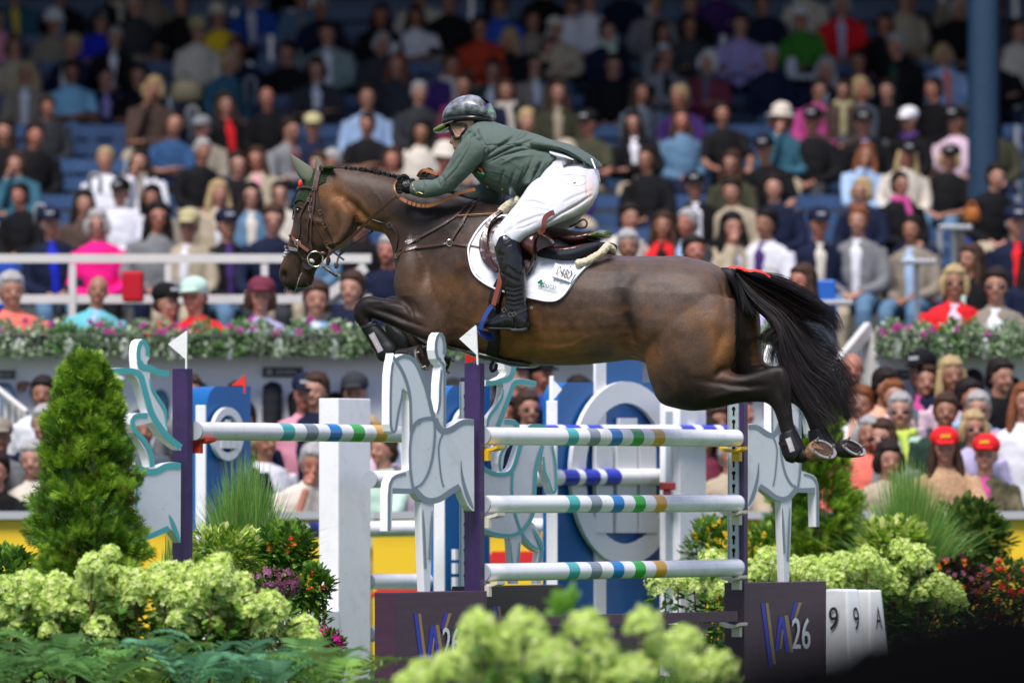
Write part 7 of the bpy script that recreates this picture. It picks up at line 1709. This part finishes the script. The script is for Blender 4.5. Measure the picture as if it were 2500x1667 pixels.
headp = [(1140, 245, 1165, 246, .05, 0), (1108, 262, 1186, 262, .085, 0), (1098, 285, 1192, 280, .092, 0), (1097, 306, 1190, 300, .088, 0), (1098, 318, 1184, 314, .082, 0), (1103, 328, 1178, 326, .078, 0), (1103, 342, 1166, 340, .07, 0), (1106, 354, 1155, 352, .06, 0), (1110, 366, 1148, 362, .05, 0), (1117, 376, 1142, 371, .035, 0)]
q = MB(); hloft(q, headp, ex=.95); hloft(q, [(1135, 300, 1190, 300, .06, 0), (1135, 330, 1185, 310, .06, 0), (1140, 355, 1200, 330, .07, 0)])
hloft(q, torso, grow=-.022); hloft(q, narm[2:], grow=-.02); hloft(q, farm[1:], grow=-.02); hloft(q, hips, grow=-.02); hloft(q, nthigh, grow=-.014); hloft(q, fthigh, grow=-.012)
hloft(q, [(1212, 600, 1262, 600, .045, -.36), (1225, 680, 1275, 670, .042, -.36), (1240, 745, 1280, 740, .033, -.36), (1250, 785, 1285, 790, .03, -.36)])
hloft(q, [(1230, 775, 1230, 800, .028, -.36), (1285, 770, 1285, 805, .025, -.36)])
q.ell(HP(1103, 345, 0), (.012, .014, .020)); q.ell(HP(1101, 349, 0), (.010, .013, .008)); q.ell(HP(1110, 361, 0), (.010, .018, .007)); q.ell(HP(1113, 367, 0), (.010, .017, .007)); q.ell(HP(1118, 375), (.016, .02, .012))
q.ell(HP(1134, 316, -.083), (.012, .008, .022))
q.ell(HP(987, 455, -.215), (.035, .03, .035)); q.ell(HP(1038, 436, .03), (.035, .03, .035))
RB = remesh(q, .007, 2, 'rider_body'); s_ = Sculpt(RB); s_.blob(1106, 328, 5, 4, .006); s_.blob(1104, 352, 3, 2, .003); s_.line([(1108, 364), (1118, 365)], 1.5, .004); s_.done()
s_ = Sculpt(RB); col = np.tile(np.array([.50, .26, .18]), (len(s_.co), 1))
def bl(c_, f):
    global col
    f = np.clip(f, 0, 1)[:, None]; col = col*(1-f)+np.array(c_)*f
px, py = s_.px, s_.py
bl([.45, .12, .10], np.exp(-((px-1110)/6)**2-((py-364)/5)**2)*.8); bl([.02, .012, .01], np.exp(-((px-1105)/3.2)**2-((py-328)/2.2)**2)*1.3); bl([.10, .05, .03], np.exp(-((px-1105)/6)**2-((py-320.5)/1.6)**2)*1.1); bl([.55, .22, .16], np.exp(-((px-1128)/8)**2-((py-340)/10)**2)*.4)
setcol(RB, 'coat', col); RB.materials.append(mat('skin_rider', (.5, .26, .18), .5, attr='coat', bump=.1, bscale=300)); link('body', RB, rider); RT = bvh(RB)
# hair at the nape
q = MB(); hloft(q, [(1150, 300, 1195, 296, .082, 0), (1158, 312, 1192, 306, .075, 0), (1165, 325, 1190, 318, .06, 0)]); q.build('hair', mat('hair_dark', (.012, .008, .006), .6, bump=.5, bscale=150), rider, smooth=True)
JG = mat('jacket_green', (.088, .118, .100), .75, bump=.12, bscale=220, var=.06, vscale=8)
q = MB(); hloft(q, torso, ex=.92, seg=28); hloft(q, narm, seg=24); hloft(q, farm, seg=24)
hloft(q, dp([(1220, 520, 1240, 660, .16, 0), (1350, 555, 1360, 660, .17, 0), (1450, 578, 1465, 668, .172, 0), (1560, 620, 1560, 700, .17, 0), (1660, 672, 1655, 752, .165, 0), (1740, 732, 1732, 786, .155, 0), (1784, 788, 1776, 812, .14, 0), (1799, 830, 1795, 834, .11, 0)], C5), ex=.75)
hloft(q, [(1146, 312, 1126, 358, .072, 0), (1158, 300, 1128, 364, .09, 0), (1180, 293, 1150, 366, .11, 0)])      # collar
hloft(q, dp([(1000, 1000, 1080, 1060, .165, 0), (1010, 1060, 1075, 1090, .17, -.01), (1030, 1100, 1070, 1112, .172, -.015)], C5))
hloft(q, dp([(1110, 900, 1500, 790, .175, 0), (1130, 990, 1400, 890, .18, 0), (1150, 1012, 1290, 970, .178, 0)], C5), ex=.8)
JM = remesh(q, .0065, 2, 'jacket'); s_ = Sculpt(JM); s_.k = 2.6
for pts, w_, d_ in [([(590, 520), (680, 560), (735, 640), (715, 740), (640, 850)], 2.2, .007), ([(740, 750), (850, 690), (1000, 610), (1100, 600)], 2.6, .010), ([(760, 770), (900, 700), (1080, 650), (1200, 640)], 2.2, .007), ([(720, 720), (820, 640), (930, 560), (1010, 510)], 2.6, .007),
                    ([(820, 620), (950, 560), (1080, 500)], 2.2, .005), ([(900, 600), (1050, 540), (1170, 480)], 2.4, .005), ([(1000, 620), (1150, 560), (1260, 520)], 2.4, .005), ([(700, 600), (850, 605), (1000, 590), (1200, 645)], 1.3, .005),
                    ([(1210, 645), (1300, 655), (1400, 690), (1500, 750)], 2.2, .012), ([(1180, 720), (1130, 830), (1060, 960), (1030, 1050)], 3.0, .006), ([(1250, 780), (1190, 880), (1170, 960)], 3.0, .012), ([(1300, 760), (1250, 850), (1230, 950)], 3.5, -.006), ([(1100, 800), (1060, 920), (1010, 1040)], 2, .005), ([(880, 780), (1000, 720), (1150, 700)], 3.5, -.004),
                    ([(480, 600), (540, 510), (640, 480)], 3, .010), ([(500, 690), (560, 560), (600, 510)], 2, .004), ([(560, 640), (450, 830), (300, 990)], 1.3, .004), ([(470, 700), (400, 800), (330, 900)], 3.5, .004), ([(300, 880), (330, 960), (350, 1060)], 3, .005), ([(250, 900), (290, 1000)], 3, .004), ([(120, 940), (140, 1020), (130, 1100)], 3, .004),
                    ([(620, 860), (700, 960), (800, 1030)], 2.2, .006), ([(850, 1040), (870, 930), (900, 850)], 3, .004), ([(950, 1060), (960, 960), (1000, 860)], 3, .005), ([(1420, 640), (1540, 690), (1640, 750)], 2, .009), ([(640, 850), (560, 950), (500, 1000)], 3, .006), ([(900, 440), (1000, 470), (1150, 490), (1300, 540)], 3, -.003), ([(760, 870), (900, 900), (1000, 960)], 1.2, .003), ([(540, 480), (600, 500), (660, 500)], 4, .010)]:
    s_.line(C5(*pts), w_, d_)
s_.noise(9, .0035, 3); s_.noise(22, .0014, 5, (1, 1, 1.6)); s_.done(); JM.materials.append(JG); jk = link('jacket', JM, rider); JT = bvh(JM)
def seam(pts, root, tree, m_, r=.0009, lift=.0006, c5=C5):
    q = MB(); q.tube([hit(tree, p[0], p[1], lift)[0] for p in crom([tuple(map(float, a)) for a in c5(*pts)], 6)], r, 4); return q
q = MB(); M_seam = mat('seam_dark', (.03, .05, .042), .8)
q = MB()
for pts in ([(590, 520), (560, 640), (450, 830), (320, 990)], [(720, 598), (870, 602), (1050, 595), (1200, 640), (1290, 655)], [(1110, 790), (1060, 920), (1020, 1060)], [(1110, 790), (1150, 830), (1185, 880), (1150, 960)], [(800, 890), (900, 910), (980, 960)], [(840, 730), (960, 770), (1100, 880)]):
    m2 = seam(pts, jk, JT, M_seam); q.add(m2.v, m2.f)
q.build('seam', M_seam, jk)
# flag badge, buttons, cuff trim
def proj_poly(name, pts, tree, lift, m_, root, c5=C5):
    q = MB(); P3 = [hit(tree, *p, lift)[0] for p in c5(*pts)]; c_ = sum(P3, Vector())/len(P3); q.add([c_]+P3, [(0, i+1, (i+1) % len(P3)+1) for i in range(len(P3))]); return q.build(name, m_, root, norm=False)
bdg = proj_poly('flag_badge', [(632, 806), (700, 818), (736, 884), (712, 912), (655, 890), (628, 850)], JT, .008, mat('badge_black', (.02, .02, .02), .6), jk)
proj_poly('badge_orange', [(640, 812), (698, 823), (718, 855), (650, 835)], JT, .012, mat('flag_orange', (.75, .14, .02), .6), bdg); proj_poly('badge_white', [(650, 836), (718, 856), (728, 880), (655, 858)], JT, .012, mat('flag_w', (.75, .75, .75), .6), bdg); proj_poly('badge_green', [(655, 859), (728, 881), (710, 906), (660, 884)], JT, .012, mat('flag_g', (.01, .22, .07), .6), bdg)
for x, y in ((745, 1000), (890, 1025)): 
    q = MB(); q.ell(hit(JT, *C5((x, y))[0], .003)[0], (.008, .004, .008), nu=10, nv=6); q.build('button', mat('brass_b', (.35, .28, .06), .3, metal=1), jk, smooth=True)
q = MB(); q.tube([hit(JT, *p, .002)[0] for p in C5((45, 950), (30, 980), (45, 1030), (75, 1062))], .0012, 4); q.tube([hit(JT, *p, .003)[0] for p in C5((60, 1065), (90, 1055), (122, 1070))], .0022, 5); q.build('cuff_piping', mat('gold_trim', (.55, .38, .15), .35, metal=.6), jk)
# breeches
WB = mat('breeches_white', (.76, .76, .80), .6, bump=.1, bscale=250, var=.03, vscale=6)
q = MB(); hloft(q, hips, ex=.92, seg=26); hloft(q, nthigh, ex=.97, seg=26); hloft(q, fthigh, ex=.97, seg=24); hloft(q, [(1350, 380, 1430, 388, .14, 0), (1345, 395, 1448, 398, .15, 0)])
BM = remesh(q, .0065, 3, 'breeches'); s_ = Sculpt(BM); s_.k = 2.0
for pts, w_, d_ in [([(1080, 1150), (1180, 1140), (1300, 1180)], 2.5, .006), ([(1100, 1220), (1220, 1210), (1350, 1240)], 2, .004), ([(900, 1450), (1050, 1350), (1200, 1290), (1320, 1270)], 3, .006), ([(950, 1420), (1080, 1400), (1220, 1340)], 2, .004), ([(1310, 1360), (1450, 1260), (1600, 1180), (1740, 1090)], 3, .010), ([(1690, 900), (1700, 1050), (1730, 1150)], 1.5, .004), ([(1150, 1030), (1250, 1010), (1400, 960)], 2.2, .004),
                    ([(1480, 1150), (1600, 1090), (1740, 1040)], 3, .003), ([(860, 1330), (900, 1440), (950, 1500)], 2.5, .004), ([(1030, 1250), (1010, 1330), (960, 1420)], 3, .003)]: s_.line(C5(*pts), w_, d_)
s_.noise(8, .0035, 9); s_.noise(24, .0011, 2); s_.done(); BM.materials.append(WB)
s2 = Sculpt(BM); cl = np.tile(np.array([.56, .56, .61]), (len(s2.co), 1))
for (x, y, rx_, ry_, c_) in ((1440, 470, 14, 34, (.60, .36, .22)), (1418, 508, 30, 14, (.52, .46, .34)), (1395, 530, 30, 12, (.48, .45, .34))):
    X, Yp = x, y; f = np.clip(np.exp(-((s2.px-X)/rx_)**2-((s2.py-Yp)/ry_)**2)*.55, 0, 1)[:, None]; cl = cl*(1-f)+np.array(c_)*f
setcol(BM, 'coat', cl); BM.materials.clear(); BM.materials.append(mat('breeches_cloth', (.76, .76, .8), .6, attr='coat', bump=.1, bscale=250)); br = link('breeches', BM, rider); BT = bvh(BM)
M_ws = mat('seam_grey', (.42, .42, .46), .7)
q = MB()
for pts in ([(1450, 885), (1560, 892), (1682, 905), (1680, 970), (1590, 996), (1460, 945), (1450, 885)], [(1450, 885), (1445, 870)], [(1690, 830), (1695, 960), (1720, 1100)], [(930, 1420), (980, 1350), (1100, 1180)]): m2 = seam(pts, br, BT, M_ws, .0010, .0008); q.add(m2.v, m2.f)
q.build('pocket_seam', M_ws, br); q = MB(); q.ell(hit(BT, *C5((1577, 967))[0], .003)[0], (.007, .003, .007)); q.build('button', MET, br, smooth=True)
hstrap('belt', C5((1470, 800), (1530, 772), (1600, 768), (1680, 785), (1750, 815)), .026, mat('belt_black', (.010, .010, .012), .4), rider, lift=.012, th=.006, tree=BT)
for a, b in (((1640, 750), (1672, 828)), ((1718, 765), (1760, 850))):
    q = MB(); q.bar(hit(BT, *C5(a)[0], .022)[0], hit(BT, *C5(b)[0], .018)[0], .008, .003); q.build('belt_loop', WB, rider)
q = MB(); hloft(q, dp([(1400, 655, 1450, 730, .165, 0), (1460, 665, 1520, 765, .168, 0), (1560, 700, 1590, 770, .168, 0), (1640, 745, 1650, 775, .16, 0)], C5)); q.build('shirt', mat('shirt_white', (.62, .62, .68), .7), rider, smooth=True)
# boots
BK = mat('boot_leather', (.006, .006, .007), .27, bump=.10, bscale=60, coat=.15, spec=.45)
nb_ = [(1228, 572, 1252, 574, .040, -.365), (1214, 580, 1264, 584, .058, -.365), (1208, 600, 1269, 598, .066, -.365), (1212, 630, 1276, 622, .067, -.365), (1222, 673, 1282, 660, .066, -.365), (1232, 712, 1283, 708, .058, -.365), (1236, 738, 1285, 738, .052, -.365), (1230, 758, 1292, 768, .048, -.365), (1238, 780, 1296, 795, .044, -.365), (1250, 800, 1292, 806, .036, -.365)]
nf_ = [(1288, 768, 1290, 806, .036, -.365), (1262, 756, 1262, 808, .042, -.365), (1232, 760, 1232, 806, .046, -.365), (1204, 775, 1204, 804, .046, -.365), (1180, 786, 1182, 802, .041, -.365), (1163, 789, 1165, 798, .028, -.365)]
q = MB(); hloft(q, nb_, seg=26); hloft(q, nf_, ex=.92, seg=22); BO = remesh(q, .006, 3, 'boot'); s_ = Sculpt(BO)
for i, y in enumerate((700, 712, 724, 735, 746)): s_.line([(1228+i, y-3), (1255, y+3+R.uniform(-3, 3)), (1284, y-5)], 2.0, .003); s_.line([(1228+i, y+3), (1255, y+9), (1284, y+1)], 2.4, -.0015)
for pts, w_, d_ in [([(1215, 660), (1240, 676), (1270, 690)], 3, .005), ([(1240, 650), (1262, 668), (1280, 675)], 3, .004), ([(1218, 590), (1232, 603), (1262, 590)], 1.5, .003), ([(1205, 778), (1222, 765), (1238, 752)], 2, .005), ([(1240, 610), (1238, 650), (1232, 690)], 3, .003)]: s_.line(pts, w_, d_)
s_.noise(14, .003, 1); s_.done(); BO.materials.append(BK); bo = link('boot', BO, rider); OT = bvh(BO)
q = MB(); hloft(q, [(1290, 798, 1288, 811, .038, -.365), (1255, 800, 1255, 812, .040, -.365), (1250, 800, 1250, 806, .040, -.365), (1215, 799, 1215, 805, .044, -.365), (1185, 797, 1187, 803, .040, -.365), (1165, 793, 1168, 798, .028, -.365)], ex=.8); q.build('boot_sole', mat('sole_rubber', (.045, .047, .042), .7, bump=.4, bscale=90, var=.4, vscale=30), bo, smooth=True)
hstrap('spur_strap', D5((500, 1010), (560, 1030), (620, 1050), (700, 1010), (750, 990)), .012, BRd, bo, lift=.004, tree=OT); hstrap('spur_strap', D5((590, 1060), (600, 1120), (590, 1190)), .010, BRd, bo, lift=.003, tree=OT)
for x, y in ((525, 1005), (580, 1048), (612, 1046)): buckle(*D5((x, y))[0], bo, .009, tree=OT, ang=.5)
q = MB(); p0 = hit(OT, *D5((735, 1000))[0], .004)[0]; p1 = HP(*D5((772, 985))[0], -.39); q.tube([p0, p1], [.005, .004], 8); q.tube([p1+V(math.cos(a)*.006+.003, 0, math.sin(a)*.007) for a in np.linspace(0, 6.28, 13)], .003, 6, cap=False); q.build('spur', MET, bo)
q = MB(); q.ell(hit(OT, *D5((522, 326))[0], .001)[0], (.014, .003, .011), Matrix.Rotation(.5, 3, 'Y')); q.build('boot_emblem', MET, bo, smooth=True)
q = MB(); q.tube([hit(OT, *p, .001)[0] for p in D5((445, 410), (470, 380), (520, 370), (570, 340), (600, 300))], .0015, 5); q.build('boot_seam', mat('seam_b', (.03, .03, .032), .4), bo)
q = MB(); hloft(q, [(1222, 600, 1276, 600, .066, .365), (1230, 680, 1284, 670, .062, .365), (1240, 740, 1286, 740, .05, .365), (1250, 795, 1292, 800, .04, .365)]); q.build('boot', BK, rider, smooth=True)
# gloves: palm, four curled fingers, thumb
GL = mat('glove_black', (.012, .012, .013), .75, bump=.5, bscale=140)
def glove(cx, cy, off, m_, flip=1):
    q = MB()
    hloft(q, [(cx+22, cy-14, cx+22, cy+20, .034, off), (cx+12, cy-18, cx+12, cy+22, .038, off), (cx, cy-17, cx+2, cy+20, .036, off), (cx-8, cy-11, cx-6, cy+13, .030, off)])
    for i in range(4):
        z = cy-13+i*8.5; L = (1, 1.08, 1.0, .85)[i]
        pts = [HP(cx-4, z, off+.02), HP(cx-13*L, z+1, off+.008), HP(cx-18*L, z+3, off-.016), HP(cx-12*L, z+5, off-.034), HP(cx-4, z+5, off-.036)]
        q.tube(bez(pts, 4), [.0115]*8+[.0105]*8+[.009], 8)
    q.tube(bez([HP(cx+10, cy-16, off-.02), HP(cx+1, cy-22, off-.035), HP(cx-9, cy-19, off-.042), HP(cx-15, cy-13, off-.042)], 4), [.014]*6+[.012]*6+[.009], 8)
    me = remesh(q, .0042, 1, 'glove'); me.materials.append(m_); g_ = link('glove', me, rider); return g_, bvh(me)
g1, gt = glove(986, 452, -.215, GL)
proj_poly('glove_tab', [(1345, 945), (1370, 930), (1400, 940), (1412, 975), (1400, 1000), (1370, 1010), (1345, 985)], gt, .003, mat('tab_black', (.02, .02, .022), .4), g1, A5)
q = MB(); q.ell(hit(gt, *A5((1378, 970))[0], .004)[0], (.004, .003, .006)); q.build('glove_stud', MET, g1)
glove(1046, 437, .02, mat('glove_dark', (.018, .016, .016), .6, bump=.4, bscale=120))
# helmet
Z6 = lambda *ps: [(1050+x/7.84, 220+y/7.84) for x, y in ps]
HL = mat('helmet_shell', (.17, .18, .20), .34, coat=.25, var=.8, vscale=30, bump=.12, bscale=35); HLd = mat('helmet_black', (.008, .008, .009), .3, coat=.3)  # strong mottling paints cloud reflections into the shell colour
q = MB(); hs = [(1084, 288, 1084.5, 303, .03), (1087, 275, 1089, 302, .062), (1094, 261, 1097, 299, .083), (1107, 247, 1112, 297, .101), (1126, 236.5, 1130, 294, .114), (1146, 232, 1150, 293, .118), (1165, 234, 1168, 292, .116), (1183, 242.5, 1184, 292, .108), (1196, 256, 1195, 293, .092), (1203.5, 271, 1202, 294, .07), (1207, 284, 1206, 293, .04)]
hloft(q, hs, off=0, seg=30, ex=.97); me = remesh(q, .005, 4, 'helmet'); s_ = Sculpt(me); s_.line(Z6((650, 510), (780, 490), (1000, 480), (1200, 490)), 1.0, .003); s_.line(Z6((880, 160), (1000, 230), (1080, 320), (1130, 420)), 1.2, .004); s_.line(Z6((760, 130), (900, 190), (1010, 260)), .9, .002); s_.done(); me.materials.append(HL)
he = link('helmet', me, rider); ET = bvh(me)
q = MB(); hloft(q, [(1087, 288, 1089, 306, .068, 0), (1110, 280, 1112, 306, .104, 0), (1140, 278, 1142, 302, .1165, 0), (1172, 278, 1176, 301, .113, 0), (1204, 280, 1206, 305, .055, 0)], ex=.9); q.build('helmet_rim', HLd, he, smooth=True)
q = MB(); hloft(q, dp([(105, 770, 110, 805, .03, 0), (130, 735, 150, 830, .075, 0), (200, 695, 230, 830, .095, 0), (270, 655, 310, 800, .10, 0), (340, 640, 370, 740, .098, 0)], Z6), ex=.8); q.build('visor', mat('visor_olive', (.10, .15, .012), .3, coat=.6), he, smooth=True)
q = MB(); q.tube([HP(*p, -.10) for p in Z6((270, 655), (420, 600), (560, 545), (650, 512))], [.003]*4, 6); q.tube([HP(*Z6((p[0], p[1]))[0], p[2]) for p in ((150, 825, -.08), (220, 790, -.102), (300, 750, -.106), (350, 715, -.104))], .0025, 5); q.build('visor_edge', mat('edge_shine', (.16, .17, .18), .25), he)
proj = [(930, 130), (1010, 135), (1100, 200), (1140, 262), (1060, 262), (1000, 200)]
proj_poly('helmet_vent', proj, ET, .004, mat('vent_mesh', (.02, .02, .022), .6, bump=1, bscale=300), he, Z6)
q = MB(); q2 = MB()
for x, y, r_ in ((1120, 410, 38), (1180, 418, 30)):
    c_ = Z6((x, y))[0]; p3, _n = hit(ET, *c_, .003, Yh(1200)); q.ell(p3, (r_/7.84/430*.9, .003, r_/7.84/430*1.15), nu=16, nv=8)
    for rr in (.45, .85): q2.tube([p3+V(math.cos(a)*r_/7.84/430*.9*rr, -.004, math.sin(a)*r_/7.84/430*1.15*rr) for a in np.linspace(0, 6.28, 17)], .0009, 4, cap=False)
q.build('helmet_logo', mat('logo_lime', (.04, .55, .05), .5), he); q2.build('logo_ring', mat('logo_pale', (.45, .8, .45), .5), he)
q = MB(); q.ell(hit(ET, *Z6((775, 550))[0], .003)[0], (.004, .003, .004)); q.build('helmet_rivet', MET, he)
for pts, w_ in ([((365, 660), (410, 760), (450, 860), (490, 940)), .020], [((490, 930), (560, 925), (620, 850), (680, 770), (700, 700)), .018], [((420, 650), (520, 660), (620, 655), (700, 690)), .020]):
    hstrap('chin_strap', Z6(*pts), w_, HLd, he, lift=.006, th=.005, tree=RT)
hstrap('glasses_frame', Z6((375, 735), (400, 790), (418, 830)), .010, mat('frame_grey', (.05, .05, .045), .3), rider, lift=.004, tree=RT)
q = MB(); q.tube([hit(RT, *p, .012)[0] for p in Z6((465, 760), (520, 860), (585, 875))], .0016, 5); q.build('strap_trim', mat('trim_silver', (.5, .5, .5), .3), he)
